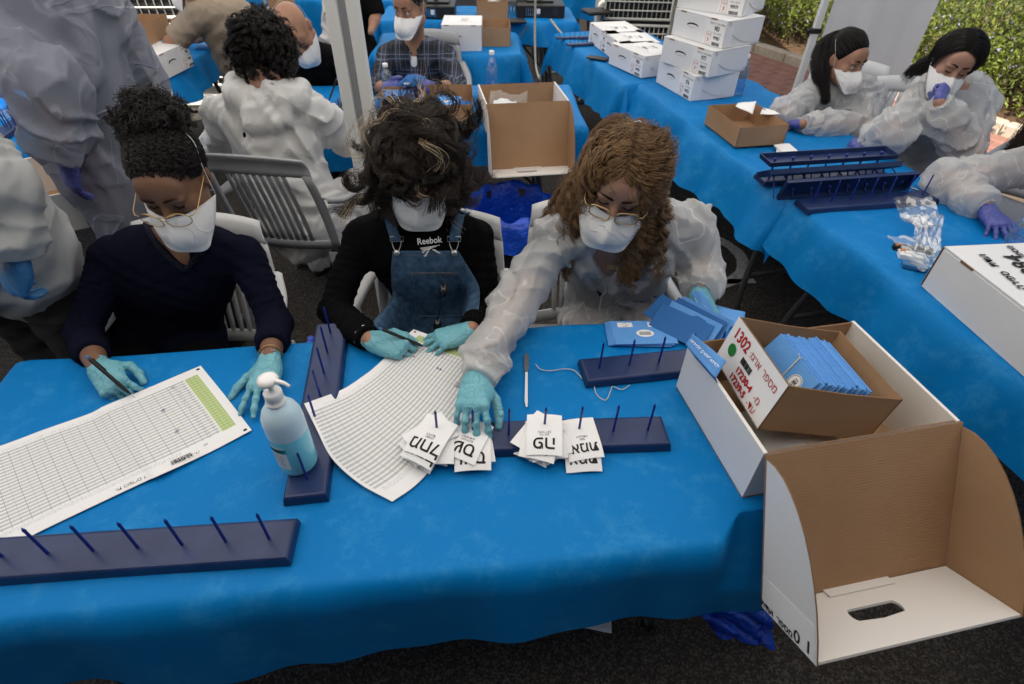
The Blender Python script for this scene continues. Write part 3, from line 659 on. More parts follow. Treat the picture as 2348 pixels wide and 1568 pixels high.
def skin_body(root, H, J, m='skin', bare=(), seated=True, h=.006, chest=.135, open_=None, male=False, nose=1.0, ear=True, upperk=1.0, hands=True):
    """continuous body; J: joints neck, shL, shR, elL, elR, wrL, wrR, hip, optional knees and feet"""
    pts = np.array([v for v in J.values()] + [H.c + .16, H.c - .16]); F = Fld(pts.min(0) - .16, pts.max(0) + .16, h)
    nk, hip = J['neck'], J['hip']; sl, sr = J['shL'], J['shR']; ax = nrm(sr - sl); fwd = J.get('fwd', None); mid = (sl + sr) / 2
    n = nrm(np.cross(ax, nk - hip)); w = np.linalg.norm(sr - sl) / 2
    F.cone(mid + (hip - mid) * .30, hip, w * .62 + .02, w * .60 + .02, .05, sq=(n, 1.45)); F.cone(mid - ax * w * .5, mid + ax * w * .5, .075, .075, .05)
    F.cone(mid + (hip - mid) * .18 - ax * w * .3, mid + (hip - mid) * .18 + ax * w * .3, .09, .09, .06)
    F.cone(nk, mid - ax * w * .9, .045, .035, .04); F.cone(nk, mid + ax * w * .9, .045, .035, .04)
    for q in 'LR':
        a, b, c = J['sh' + q], J['el' + q], J['wr' + q]
        F.cone(a, b, .047 * upperk, .037 * upperk, .035); F.cone(b, b + (c - b) * .35, .038 * upperk, .037 * upperk, .02); F.cone(b + (c - b) * .35, c, .037 * upperk, .0235, .02)
        if hands and ('hd' + q) in J: F.cone(c, c + J['hd' + q] * .07, .020, .016, .015)
        if 'kn' + q in J:
            F.cone(hip + ax * w * (.42 if q == 'R' else -.42), J['kn' + q], .085, .058, .05); F.cone(J['kn' + q], J['ft' + q], .055, .036, .03)
    head_sdf(F, H, nk, nose=nose, male=male, ear=ear)
    return F.mesh('body', M[m], root)
def clothes(root, name, J, m, off=.012, h=.0065, sleeve=1.0, fold=(.004, 45, 1), neckcut=None, legs=True, rip=.004, slr=(.05, .045, .034), bag=1.0, hem=None, cuffs=True, extra=None, foldaxis=None, torso=True, keep=False, srip=55, wk=.0, chestk=1.0, neckz=None):
    pts = np.array([v for k, v in J.items()]); F = Fld(pts.min(0) - .17, pts.max(0) + .17, h)
    nk, hip = J['neck'], J['hip']; sl, sr = J['shL'], J['shR']; ax = nrm(sr - sl); mid = (sl + sr) / 2; n = nrm(np.cross(ax, nk - hip)); w = np.linalg.norm(sr - sl) / 2
    if torso:
        F.cone(mid + (hip - mid) * .30, hip, (w * .62 + .025 + off) * bag * chestk, (w * .60 + .025 + off + wk) * bag, .05, sq=(n, 1.40)); F.cone(mid - ax * w * .5, mid + ax * w * .5, .078 + off, .078 + off, .05)
        F.cone(mid + (hip - mid) * .18 - ax * w * .3, mid + (hip - mid) * .18 + ax * w * .3, .093 + off, .093 + off, .06)
        F.cone(nk, mid - ax * w * .9, .048 + off, .040 + off, .04); F.cone(nk, mid + ax * w * .9, .048 + off, .040 + off, .04)
    for i, q in enumerate('LR'):
        a, b, c = J['sh' + q], J['el' + q], J['wr' + q]; t = sleeve if not hasattr(sleeve, '__len__') else sleeve[i]; rp = (rip, srip, 3 + i * 5) if rip else None
        e1 = b if t >= .5 else a + (b - a) * t * 2
        F.cone(a, e1, slr[0] * bag + off * .4, slr[1] * bag + off * .4, .035, rip=rp)
        if t > .5:
            e2 = b + (c - b) * (t - .5) * 2; r2 = slr[1] + (slr[2] - slr[1]) * (t - .5) * 2
            F.cone(b, b + (e2 - b) * .75, slr[1] * bag + off * .4, (r2 * .35 + slr[1] * .65) * bag + off * .3, .02, rip=rp); F.cone(b + (e2 - b) * .75, e2, (r2 * .35 + slr[1] * .65) * bag + off * .3, r2 + off * .2, .015, rip=rp)
        if legs and 'kn' + q in J:
            F.cone(hip + ax * w * (.42 if q == 'R' else -.42), J['kn' + q], .092 + off, .066 + off, .05, rip=(rip, 40, 2) if rip else None); F.cone(J['kn' + q], J['ft' + q], .062 + off, .045 + off, .03, rip=(rip, 40, 7) if rip else None)
    if torso and not legs:
        for q in 'LR':
            if 'kn' + q in J: hh = hip + ax * w * (.42 if q == 'R' else -.42); F.cone(hh, hh + (J['kn' + q] - hh) * .22, .094 + off, .088 + off, .05)
    if extra: extra(F)
    if fold: F.fold(fold[0], fold[1], fold[2], foldaxis, .28)
    for i, q in enumerate('LR'):
        a, b, c = J['sh' + q], J['el' + q], J['wr' + q]; t = sleeve if not hasattr(sleeve, '__len__') else sleeve[i]
        if t > .5: e = b + (c - b) * (t - .5) * 2; F.cutsph(e, c - b, e + (c - b) * .12, .062)
        else: e = a + (b - a) * t * 2; F.cutsph(e, b - a, e + (b - a) * .15, .085)
    if neckcut: neckcut(F)
    if hem is not None: F.half(*hem)
    o = F.mesh(name, M[m], root, 0 if 'gown' in m else 1)
    return (o, F) if keep else o
def shoe(root, p, d, m='shoe'):
    d = nrm((d[0], d[1], 0)); p = np.array([p[0], p[1], 0]); s = np.array([-d[1], d[0], 0]); F = Fld(p - .22, p + np.array([.22, .22, .2]), .006)
    F.cone(p + A(0, 0, .045), p + d * .15 + A(0, 0, .032), .038, .036, .02); F.cone(p + A(0, 0, .05), p + A(0, 0, .13), .042, .045, .03); F.half(p + A(0, 0, .022), A(0, 0, -1)); o = F.mesh('shoe', M[m], root)
    b = MB(); pts = [p + d * (.06 + .135 * math.cos(a)) + s * .045 * math.sin(a) + A(0, 0, .003) for a in np.linspace(0, 2 * math.pi, 20, endpoint=False)]; b.slab(pts, (0, 0, .022)); b.obj('sole', M['rubber'] if m != 'shoe' else M['dark'], o)
# ------------------------------------------------------------------ ground, paving, hedge, tent
def node_mat(name, build):
    m = bpy.data.materials.new(name); m.use_nodes = True; build(m.node_tree, m.node_tree.nodes, m.node_tree.links); MATS[name] = m; return m
def _asphalt(nt, n, l):
    b = n['Principled BSDF']; b.inputs['Roughness'].default_value = .9; b.inputs['Specular IOR Level'].default_value = .2
    tc = n.new('ShaderNodeTexCoord'); v = n.new('ShaderNodeTexVoronoi'); v.inputs['Scale'].default_value = 170; v.inputs['Randomness'].default_value = 1
    l.new(tc.outputs['Object'], v.inputs['Vector']); cr = n.new('ShaderNodeValToRGB'); e = cr.color_ramp.elements
    e[0].position = 0; e[0].color = (.026, .022, .019, 1); e[1].position = 1; e[1].color = (.105, .092, .08, 1); q = e.new(.6); q.color = (.046, .040, .035, 1)
    sp = n.new('ShaderNodeSeparateColor'); l.new(v.outputs['Color'], sp.inputs[0]); l.new(sp.outputs[0], cr.inputs[0])
    t = n.new('ShaderNodeTexNoise'); t.inputs['Scale'].default_value = 1.3; t.inputs['Detail'].default_value = 8; l.new(tc.outputs['Object'], t.inputs['Vector'])
    mr = n.new('ShaderNodeMapRange'); mr.inputs['To Min'].default_value = .62; mr.inputs['To Max'].default_value = 1.3; l.new(t.outputs['Fac'], mr.inputs['Value'])
    mx = n.new('ShaderNodeMix'); mx.data_type = 'RGBA'; mx.blend_type = 'MULTIPLY'; mx.inputs[0].default_value = 1; l.new(cr.outputs[0], mx.inputs[6]); l.new(mr.outputs[0], mx.inputs[7]); l.new(mx.outputs[2], b.inputs['Base Color'])
    bp = n.new('ShaderNodeBump'); bp.inputs['Strength'].default_value = .9; bp.inputs['Distance'].default_value = .004; bp.invert = True; l.new(v.outputs['Distance'], bp.inputs['Height']); l.new(bp.outputs[0], b.inputs['Normal'])
M['asphalt'] = node_mat('worn_asphalt', _asphalt)
M['brick'] = mat('red_paver', (.23, .115, .09), .85, .2, col2=(.30, .16, .125), vs=3, bump=[('noise', 120, .5)])
M['joint'] = mat('sand_joint', (.12, .09, .07), .95, .1, bump=[('noise', 200, .5)])
M['paint'] = mat('worn_white_road_paint', (.45, .44, .42), .8, .2, col2=(.16, .15, .13), vs=55, v0=.5, v1=.68, bump=[('noise', 200, .6)])
M['kerb'] = mat('pale_kerb', (.48, .42, .34), .85, .2, col2=(.36, .31, .25), vs=12, bump=[('noise', 90, .5)])
M['soil'] = mat('brown_soil', (.12, .075, .045), .95, .1, col2=(.07, .045, .03), vs=18, bump=[('noise', 60, .8)])
g = mk('ground', [(-40, -20, 0), (40, -20, 0), (40, 60, 0), (-40, 60, 0)], [[0, 1, 2, 3]], M['asphalt']); tag(g, kind='structure')
# worn white markings on the asphalt
def strip(pts, w, z=.004):
    v = []; k = len(pts)
    for i, p in enumerate(pts):
        t = nrm(np.asarray(pts[min(i + 1, k - 1)]) - np.asarray(pts[max(i - 1, 0)])); q = A(-t[1], t[0], 0) * w / 2 * (1 + .08 * math.sin(i * 2.1)); c = A(p[0], p[1], z); v += [c - q, c + q]
    return v, [[2 * i, 2 * i + 1, 2 * i + 3, 2 * i + 2] for i in range(k - 1)]
c0 = PZ(1585, 590, 0); arc = [c0 + .30 * A(math.cos(a), math.sin(a), 0) for a in np.linspace(-1.9, 1.9, 24)]
b = MB(); b.add(*strip(arc, .075)); b.obj('painted_marking', M['paint'])['kind'] = 'structure'
b = MB(); b.add(*strip([PZ(1628, 648, 0), PZ(1680, 646, 0), PZ(1730, 645, 0)], .045)); b.obj('painted_line', M['paint'])['kind'] = 'structure'
b = MB(); b.add(*strip([PZ(262, 700, 0), PZ(290, 725, 0), PZ(330, 700, 0)], .07)); b.obj('painted_marking', M['paint'])['kind'] = 'structure'
# red block paving beyond the tent on the right
K0, K1 = PZ(1690, 112, 0), PZ(2347, 335, 0); kd = nrm(K1 - K0); kn = A(kd[1], -kd[0], 0); kn = kn if kn[0] > 0 else -kn   # away from the camera
PVW = 1.7; pa = K0 - kd * 3; pb = K1 + kd * 3
pav = mk('paving', [pa - kn * PVW + A(0, 0, .004), pb - kn * PVW + A(0, 0, .004), pb + A(0, 0, .004), pa + A(0, 0, .004)], [[0, 1, 2, 3]], M['joint']); tag(pav, kind='structure')
bb = MB(); bb.box((0, 0, 0), (.232, .172, .03), None, 0, .006); proto = None; cnt = 0
Lk = np.linalg.norm(K1 - K0)
for j in range(9):
    for i in range(-1, int(Lk / .24) + 2):
        p = K0 + kd * (i * .24 + (j % 2) * .12) - kn * (.1 + j * .18)
        if cnt >= 290: break
        if proto is None: o = bb.obj('brick', M['brick'], pav); proto = o
        else: o = bpy.data.objects.new('brick', proto.data); link(o, pav)
        o.location = (p[0], p[1], .008 + random.uniform(-.002, .002)); o.rotation_euler = (random.uniform(-.01, .01), random.uniform(-.01, .01), math.atan2(kd[1], kd[0])); cnt += 1
b = MB()
nk_ = int((Lk + 4) / .5); kerb = empty('kerb', None, None, tuple(K0)); tag(kerb, kind='structure'); kp = None
bb = MB(); bb.box((0, 0, 0), (.49, .13, .12), None, 0, .012)
for i in range(-3, nk_):
    p = K0 + kd * (i * .5) + kn * .075
    if kp is None: o = bb.obj('kerb_stone', M['kerb'], kerb); kp = o
    else: o = bpy.data.objects.new('kerb_stone', kp.data); link(o, kerb)
    o.location = (p[0], p[1], .055); o.rotation_euler = (0, 0, math.atan2(kd[1], kd[0]))
s_ = mk('soil_bed', [pa + kn * .14 + A(0, 0, .05), pb + kn * .14 + A(0, 0, .05), pb + kn * 4 + A(0, 0, .25), pa + kn * 4 + A(0, 0, .25)], [[0, 1, 2, 3]], M['soil']); tag(s_, kind='structure')
# flowering hedge: separate rosemary bushes along the kerb
M['leaf'] = mat('rosemary_leaf', (.035, .060, .014), .6, .3, col2=(.15, .17, .045), vs=5, v0=.35, v1=.7, translucent=.3, tcol=(.2, .26, .05))
M['leaf2'] = mat('dry_leaf', (.16, .15, .07), .7, .3, translucent=.3, tcol=(.25, .22, .08))
M['leaf3'] = mat('fresh_leaf', (.12, .17, .02), .6, .3, col2=(.22, .26, .05), vs=5, translucent=.3, tcol=(.3, .35, .05))
M['flower'] = mat('lilac_flower', (.34, .32, .62), .7, .2)
M['bark'] = mat('bark', (.10, .07, .045), .9, .1, bump=[('noise', 60, .7)])
def bush(c, rx, h, n, seed, lab):
    r = np.random.default_rng(seed); root = empty('rosemary_bush', lab, 'bush', tuple(c), 0, 'rosemary bushes behind the kerb')
    # shoots: each an arching stem carrying needle leaves
    V = []; F = []; FM = []; FV = []; FF = []
    ns = n; base = r.normal(0, rx * .45, (ns, 2)); an = r.uniform(0, 2 * np.pi, ns); tilt = r.uniform(.05, .8, ns); L = h * r.uniform(.45, 1.0, ns) * (1.05 - .35 * (np.hypot(base[:, 0], base[:, 1]) / rx).clip(0, 1)); zb = r.uniform(.0, .35, ns) * h
    D = np.stack([np.sin(tilt) * np.cos(an), np.sin(tilt) * np.sin(an), np.cos(tilt)], 1); B = np.stack([base[:, 0], base[:, 1], zb], 1); K = 24
    t = np.linspace(.25, 1, K); P = B[:, None, :] + D[:, None, :] * (L[:, None] * t[None])[..., None]; P[..., 2] -= .12 * (t[None] ** 2) * L[:, None] * tilt[:, None]
    P = P.reshape(-1, 3) + r.normal(0, .012, (ns * K, 3)); N = len(P); dn = D.repeat(K, 0) * .6 + r.normal(0, .6, (N, 3)); dn /= np.linalg.norm(dn, axis=1)[:, None]
    sd = np.cross(dn, r.normal(size=(N, 3))); sd /= np.linalg.norm(sd, axis=1)[:, None]; ln = r.uniform(.03, .06, N)[:, None]; w = r.uniform(.005, .011, N)[:, None]
    V = np.stack([P - sd * w * .5, P + dn * ln * .6 - sd * w, P + dn * ln, P + dn * ln * .6 + sd * w], 1).reshape(-1, 3); F = np.arange(4 * N).reshape(-1, 4)
    tone = (r.uniform(0, 1, ns).repeat(K) + r.normal(0, .15, N)); fm = np.where(tone > .80, 1, np.where(tone < .34, 2, 0))
    f = mk('foliage', V, F, [M['leaf'], M['leaf2'], M['leaf3']], root, fm=fm, world=False); f['kind'] = 'stuff'
    sel = r.choice(N, N // 26, replace=False); q = P[sel]; a1 = r.normal(0, .010, (len(sel), 4, 3)); V2 = (q[:, None] + a1).reshape(-1, 3)
    f2 = mk('flower', V2, np.arange(len(V2)).reshape(-1, 4), M['flower'], root, world=False); f2['kind'] = 'stuff'
    b = MB()
    for i in range(26): b.tube([B[i] * A(.5, .5, 0), B[i] + D[i] * L[i] * .4, B[i] + D[i] * L[i] * .8], [.012, .007, .003], 5)
    b.obj('branch', M['bark'], root, world=False)
bl = ['rosemary bush at the far end of the hedge behind the box stack', 'rosemary bush just left of the white tent pole', 'rosemary bush hidden mostly behind the white tent side panel', 'rosemary bush beside the right edge of the white side panel', 'rosemary bush behind the black haired woman touching her mask', 'rosemary bush at the right edge behind the seated women', 'nearest rosemary bush at the right end of the hedge', 'tall back row rosemary bush beyond the box stack', 'tall back row rosemary bush beyond the tent pole', 'tall back row rosemary bush beyond the side panel', 'tall back row rosemary bush above the black haired woman', 'tall back row rosemary bush at the upper right corner']
for i in range(7):
    c = K0 + kd * (-.9 + i * 1.12) + kn * (.75 + .1 * (i % 2)); bush((c[0], c[1], .03), .62, .95 + .1 * (i % 3), 620, 20 + i, bl[i])
for i in range(5):
    c = K0 + kd * (-.6 + i * 1.5) + kn * 1.9; bush((c[0], c[1], .05), .8, 1.45, 560, 40 + i, bl[7 + i])
# tent: poles, side panel, canopy
def post(p0, h, w, root, name='pole', rz=0):
    b = MB(); b.box((p0[0], p0[1], h / 2), (w, w, h), rotz(rz), 0, .004); return b.obj(name, M['white_metal'], root)
PCx = PY(842, 380, 2.05)
tp = empty('tent_pole', 'white double tent pole standing behind the shaggy haired woman', 'pole', (PCx[0], PCx[1], 0))
post(PCx + A(-.030, 0, 0), 2.6, .040, tp); post(PCx + A(.036, .01, 0), 2.6, .040, tp)
b = MB(); b.box((PCx[0], PCx[1], .004), (.16, .12, .008)); b.obj('foot_plate', M['white_metal'], tp)
b = MB(); b.box((PCx[0] + .003, PCx[1] + .004, 1.3), (.024, .004, 2.4)); b.obj('slot_strip', M['chair_g'], tp)
PR = PY(1846, 140, 4.5); tp2 = empty('tent_pole', 'slim white tent pole with a black clip beside the hedge', 'pole', (PR[0], PR[1], 0)); post(PR, 2.7, .045, tp2)
ck = PY(1866, 70, 4.5); b = MB(); b.box((PR[0], PR[1], ck[2]), (.075, .06, .035), None, 0, .006); b.box((PR[0] - .045, PR[1], ck[2] - .004), (.03, .03, .022), None, 0, .004); b.obj('clip', M['dark'], tp2)
b = MB(); b.box((PR[0], PR[1], .004), (.12, .12, .008)); b.obj('foot_plate', M['white_metal'], tp2)
M['tarp'] = mat('white_tent_fabric', (.66, .67, .68), .6, .3, col2=(.60, .61, .63), vs=2.5, bump=[('noise', 3, .6), ('noise', 500, .1)], bd=.01, translucent=.35, tcol=(.85, .85, .85))
pl, pr = PY(1850, 185, 4.75), PY(2062, 200, 4.45); nx, nz = 30, 24; V = []
for j in range(nz):
    for i in range(nx):
        s, t = i / (nx - 1), j / (nz - 1); p = pl * (1 - s) + pr * s; p = A(p[0], p[1], .10 + 2.4 * t) + A(.03, .05, 0) * math.sin(s * 9 + t * 2) * .35 + A(0, .03, 0) * math.sin(s * 23 + 1) * .3
        V.append(p)
sp = mk('tent_side_panel', V, [[j * nx + i, j * nx + i + 1, (j + 1) * nx + i + 1, (j + 1) * nx + i] for j in range(nz - 1) for i in range(nx - 1)], M['tarp'], smooth=True)
tag(sp, 'white fabric tent side panel hanging between pole and hedge', 'tent panel')
M['roof'] = mat('tent_roof_fabric', (.72, .71, .69), .6, .2, translucent=.6, tcol=(.86, .84, .80))
def canopy(x0, x1, y0, y1, lab, peak=3.1, eave=2.42):
    root = empty('tent_canopy', lab, 'canopy', ((x0 + x1) / 2, (y0 + y1) / 2, eave)); xm, ym = (x0 + x1) / 2, (y0 + y1) / 2; n = 14; V = []; F = []
    cr = [(x0, y0), (x1, y0), (x1, y1), (x0, y1)]
    V = []
    for k in range(4):
        a, b_ = np.array(cr[k]), np.array(cr[(k + 1) % 4]); o = len(V)
        for j in range(n + 1):
            t = j / n
            for i in range(n + 1):
                s = i / n; e = a * (1 - s) + b_ * s; p = e * (1 - t) + np.array([xm, ym]) * t; V.append((p[0], p[1], eave + (peak - eave) * (t ** 1.15) - .05 * math.sin(math.pi * s) * (1 - t)))
        for j in range(n):
            for i in range(n): F.append([o + j * (n + 1) + i, o + j * (n + 1) + i + 1, o + (j + 1) * (n + 1) + i + 1, o + (j + 1) * (n + 1) + i])
    mk('roof_fabric', V, F, M['roof'], root, True)
    b = MB()
    for k in range(4): b.tube([(*cr[k], eave), (*cr[(k + 1) % 4], eave)], .018, 6)
    b.obj('frame_bar', M['white_metal'], root)
canopy(-3.4, 2.45, -.9, 4.62, 'white peaked tent roof above the counting tables')
canopy(-3.4, 2.45, 4.65, 10.0, 'white peaked tent roof above the rear tables')
b = MB(); b.box((0, -4.7, 3.3), (14, 7.5, .25)); M['concrete'] = mat('added_slab_concrete', (.20, .19, .18), .9, .1, col2=(.26, .25, .23), vs=3); o = b.obj('added_shade_roof', M['concrete']); tag(o, 'concrete porch roof slab over the space behind the photographer', 'roof')  # unseen slab, added to keep overhead light off camera-facing sides
M['added_wall'] = mat('added_wall_dark', (.10, .095, .09), .9, .1, col2=(.14, .13, .12), vs=2, bump=[('noise', 40, .6)])
b = MB(); b.box((0, -8.0, 2.3), (16, .4, 4.6)); o = b.obj('added_shade_wall', M['added_wall']); tag(o, 'dark rendered building wall far behind the photographer', 'wall')  # unseen wall, added to cut low light coming from behind the camera
# ------------------------------------------------------------------ tables and cloths
def table(c, yaw, L, Wd, label, top=.735):
    root = empty('folding_table', label, 'table', (c[0], c[1], 0), yaw, 'folding tables under blue cloths')
    b = MB(); b.box((0, 0, top - .018), (L, Wd, .034), None, 0, .008); b.obj('tabletop', M['tabletop'], root, world=False)
    for q in (-1, 1):
        x = q * (L / 2 - .22)
        for r_ in (-1, 1):
            b = MB(); b.tube(bezier([(x, r_ * (Wd / 2 - .10), top - .035), (x + q * .01, r_ * (Wd / 2 - .10), .48), (x + q * .05, r_ * (Wd / 2 - .05), .22), (x + q * .06, r_ * (Wd / 2 - .05), .012)], 4), .0155, 8)
            lg = b.obj('leg', M['steel'], root, True, world=False); b = MB(); b.tube([(x + q * .06, r_ * (Wd / 2 - .05), 0), (x + q * .06, r_ * (Wd / 2 - .05), .04)], .021, 10); o = b.obj('foot_cap', M['dark'], lg, True, world=False)
        b = MB(); b.tube([(x + q * .045, -(Wd / 2 - .06), .24), (x + q * .045, Wd / 2 - .06, .24)], .012, 8); b.tube([(x, -(Wd / 2 - .10), top - .06), (x, Wd / 2 - .10, top - .06)], .012, 8); b.obj('crossbar', M['steel'], root, True, world=False)
        b = MB(); b.tube([(x + q * .03, 0, .24), (x - q * .42, 0, top - .04)], .009, 6); b.obj('brace', M['steel'], root, True, world=False)
    return root
def cloth(c, yaw, L, Wd, ov, label, seed=1, z=.741, res=.022, flare=.16, wav=.022, rnd=.05, jag=0, amp=.0022, corner=1.0, pin=False):
    """ov: overhang on -x, +x, -y, +y sides (local)"""
    r = np.random.default_rng(seed); xl, xr, yn, yf = ov; nx = int((L + xl + xr) / res); ny = int((Wd + yn + yf) / res)
    u = np.linspace(-L / 2 - xl, L / 2 + xr, nx); v = np.linspace(-Wd / 2 - yn, Wd / 2 + yf, ny); U, Vv = np.meshgrid(u, v)
    hemx = 1 + .06 * np.sin(U * 5 + seed) * (np.abs(Vv) > Wd / 2) + jag * (.5 * np.sin(U * 31) + .5 * np.sin(U * 53 + 2)) * (np.abs(Vv) > Wd / 2)
    dx = np.sign(U) * np.maximum(np.abs(U) - L / 2, 0); dy = np.sign(Vv) * np.maximum(np.abs(Vv) - Wd / 2, 0)
    rr = np.hypot(dx, dy) * hemx; cx, cy = np.clip(U, -L / 2, L / 2), np.clip(Vv, -Wd / 2, Wd / 2)
    nxv, nyv = np.where(rr > 1e-6, dx / np.maximum(np.hypot(dx, dy), 1e-6), 0), np.where(rr > 1e-6, dy / np.maximum(np.hypot(dx, dy), 1e-6), 0)
    th = np.minimum(rr / rnd, np.pi / 2); hz = rnd * np.sin(th) * .55; dz = rnd * (1 - np.cos(th)) * .9 + np.maximum(rr - rnd * np.pi / 2, 0) * .98
    s = (U + Vv) + .0; tang = -nyv * U + nxv * Vv; w = np.sin(tang * 9 + seed * 1.7) + .6 * np.sin(tang * 17 + seed) + .35 * np.sin(tang * 33 + 2 * seed)
    corn = (np.abs(dx) > 0) & (np.abs(dy) > 0); angc = np.arctan2(np.abs(dy), np.abs(dx)); w = np.where(corn, 1.8 * np.sin(angc * 4) * corner, w)
    hz = hz + np.maximum(rr - rnd, 0) * flare + w * wav * np.clip(rr / .25, 0, 1.3)
    X = cx + nxv * hz; Y_ = cy + nyv * hz; Z = z - dz
    top = rr <= 1e-6; nz_ = np.zeros_like(U)
    for k in range(7):
        a = r.uniform(0, np.pi); f = r.uniform(4, 22); nz_ += np.sin((U * math.cos(a) + Vv * math.sin(a)) * f + 1.5 * np.sin((U * math.sin(a) - Vv * math.cos(a)) * f * .4 + k)) / (1 + k * .3)
    Z = Z + amp * nz_ * (1 + 2 * np.clip(rr / .1, 0, 1)) * np.where(top, 1, 1) + amp * 1.2
    if pin:   # the hanging lid of the big carton presses the cloth back
        cw, sw = math.cos(yaw), math.sin(yaw); WX, WY = c[0] + cw * X - sw * Y_, c[1] + sw * X + cw * Y_
        ly = .70 + (WX - .5) * .17 - (.90 - Z) * math.tan(R(28)) + .045; push = np.clip((WX - .44) / .05, 0, 1) * (Z < .7465) * np.maximum(0, ly - WY)
        X, Y_ = X + push * sw, Y_ + push * cw
    V = np.stack([X, Y_, Z], -1).reshape(-1, 3); i, j = np.meshgrid(np.arange(nx - 1), np.arange(ny - 1)); a = (j * nx + i).ravel(); F = np.stack([a, a + 1, a + nx + 1, a + nx], 1)
    o = mk('tablecloth', V, F, M['cloth'], None, True); o.location = (c[0], c[1], 0); o.rotation_euler = (0, 0, yaw)
    return tag(o, label, 'tablecloth', 'blue disposable tablecloths')
T0c, T0y = A(-.285, .862), R(7.4)
table(T0c - A(.06, -.02), T0y, 1.84, .60, 'folding table under the front blue cloth where the three women work')
cloth(T0c, T0y, 2.02, .70, (.20, .24, .31, .10), 'bright blue cloth on the front table covered with tally sheets', 3, res=.014, flare=.05, wav=.009, rnd=.07, amp=.0011, pin=True)
RY = R(13.3); rdx, rdy = A(math.cos(RY), math.sin(RY)), A(-math.sin(RY), math.cos(RY))
R1 = A(1.725, 1.334); table(R1, RY + R(90), 1.83, .73, 'folding table at the right holding the large white carton')
cloth(R1, RY + R(90), 1.86, .735, (.2, .20, .22, .24), 'blue cloth on the nearest table at the right under the plastic bag', 5, wav=.02, flare=.25, jag=.01, res=.02)
R2 = A(1.325, 3.00); table(R2, RY + R(90), 1.60, .73, 'folding table under the box stack and brown tray')
cloth(R2, RY + R(90), 1.62, .735, (.16, .26, .24, .27), 'blue cloth on the middle right table under the box stack', 8, wav=.022, flare=.35, z=.738, jag=.01, res=.02)
R3 = A(.86, 4.46); table(R3, R(106), 1.35, .73, 'folding table with three white cartons in a row')
cloth(R3, R(106), 1.38, .74, (.2, .25, .22, .27), 'blue cloth on the far right table under three white cartons', 9, z=.736, wav=.02, flare=.3)
T1c, T1y = A(-.51, 3.235), R(4.0)
table(T1c, T1y, 1.66, .68, 'folding table where the curly haired woman and plaid man work')
cloth(T1c, T1y, 1.70, .70, (.22, .22, .24, .2), 'blue cloth on the centre back table with brown trays', 11, wav=.010, flare=.0, corner=0)
# ------------------------------------------------------------------ cartons, trays, spike boards, papers
def mroot(name, label, cat, Mx, group=None):
    o = bpy.data.objects.new(name, None); COL.objects.link(o); o.empty_display_size = .05; o.matrix_basis = Mx; return tag(o, label, cat, group)
def fr(o, ang, z=None, sc=1.0, tilt=(0, 0)):
    """4x4 at point o turned by ang about the vertical"""
    return Matrix.Translation((o[0], o[1], o[2] if z is None else z)) @ Matrix.Rotation(ang, 4, 'Z') @ Matrix.Rotation(tilt[0], 4, 'X') @ Matrix.Rotation(tilt[1], 4, 'Y') @ Matrix.Scale(sc, 4)
def holed(b, o, ex, ey, w, h, hc, hw, hh, off, mi, tabs=False):
    """rectangular board w x h with a rounded slot"""
    N = 40; inn = []; out = []
    for k in range(N):
        a = 2 * math.pi * k / N; c, s = math.cos(a), math.sin(a)
        x = (hw / 2 - hh / 2) * (1 if c > 0 else -1) + hh / 2 * c if abs(c) > .02 else 0; x = (hw / 2 - hh / 2) * max(-1, min(1, c * 3)) + hh / 2 * c; y = hh / 2 * max(-1, min(1, s * 1.25)) + .006 * (1 - min(1, abs(x) / (hw / 2))) * (1 if s > 0 else 0)
        inn.append((hc[0] + x, hc[1] + y)); t = min(w / 2 / max(abs(c), 1e-6), h / 2 / max(abs(s), 1e-6)); out.append((w / 2 + c * t, h / 2 + s * t))
    for cx, cy in ((w, h), (0, h), (0, 0), (w, 0)):
        k = min(range(N), key=lambda q: (out[q][0] - cx) ** 2 + (out[q][1] - cy) ** 2); out[k] = (cx, cy)
    P = lambda q, z: np.asarray(o) + np.asarray(ex) * q[0] + np.asarray(ey) * q[1] + np.asarray(off) * z
    v = [P(q, 0) for q in out] + [P(q, 0) for q in inn] + [P(q, 1) for q in out] + [P(q, 1) for q in inn]; bb = len(b.v); b.v += [tuple(p) for p in v]
    for k in range(N):
        j = (k + 1) % N
        for f, m_ in (([k, j, N + j, N + k], mi[0]), ([2 * N + k, 3 * N + k, 3 * N + j, 2 * N + j], mi[1]), ([N + k, N + j, 3 * N + j, 3 * N + k], mi[2]), ([k, 2 * N + k, 2 * N + j, j], mi[2])): b.f.append([bb + i for i in f]); b.m.append(m_)
WB = [M['boxwhite'], M['kraft'], M['kraft_edge'], M['flapwhite']]
BL, BW, BH, BT = .46, .345, .157, .004
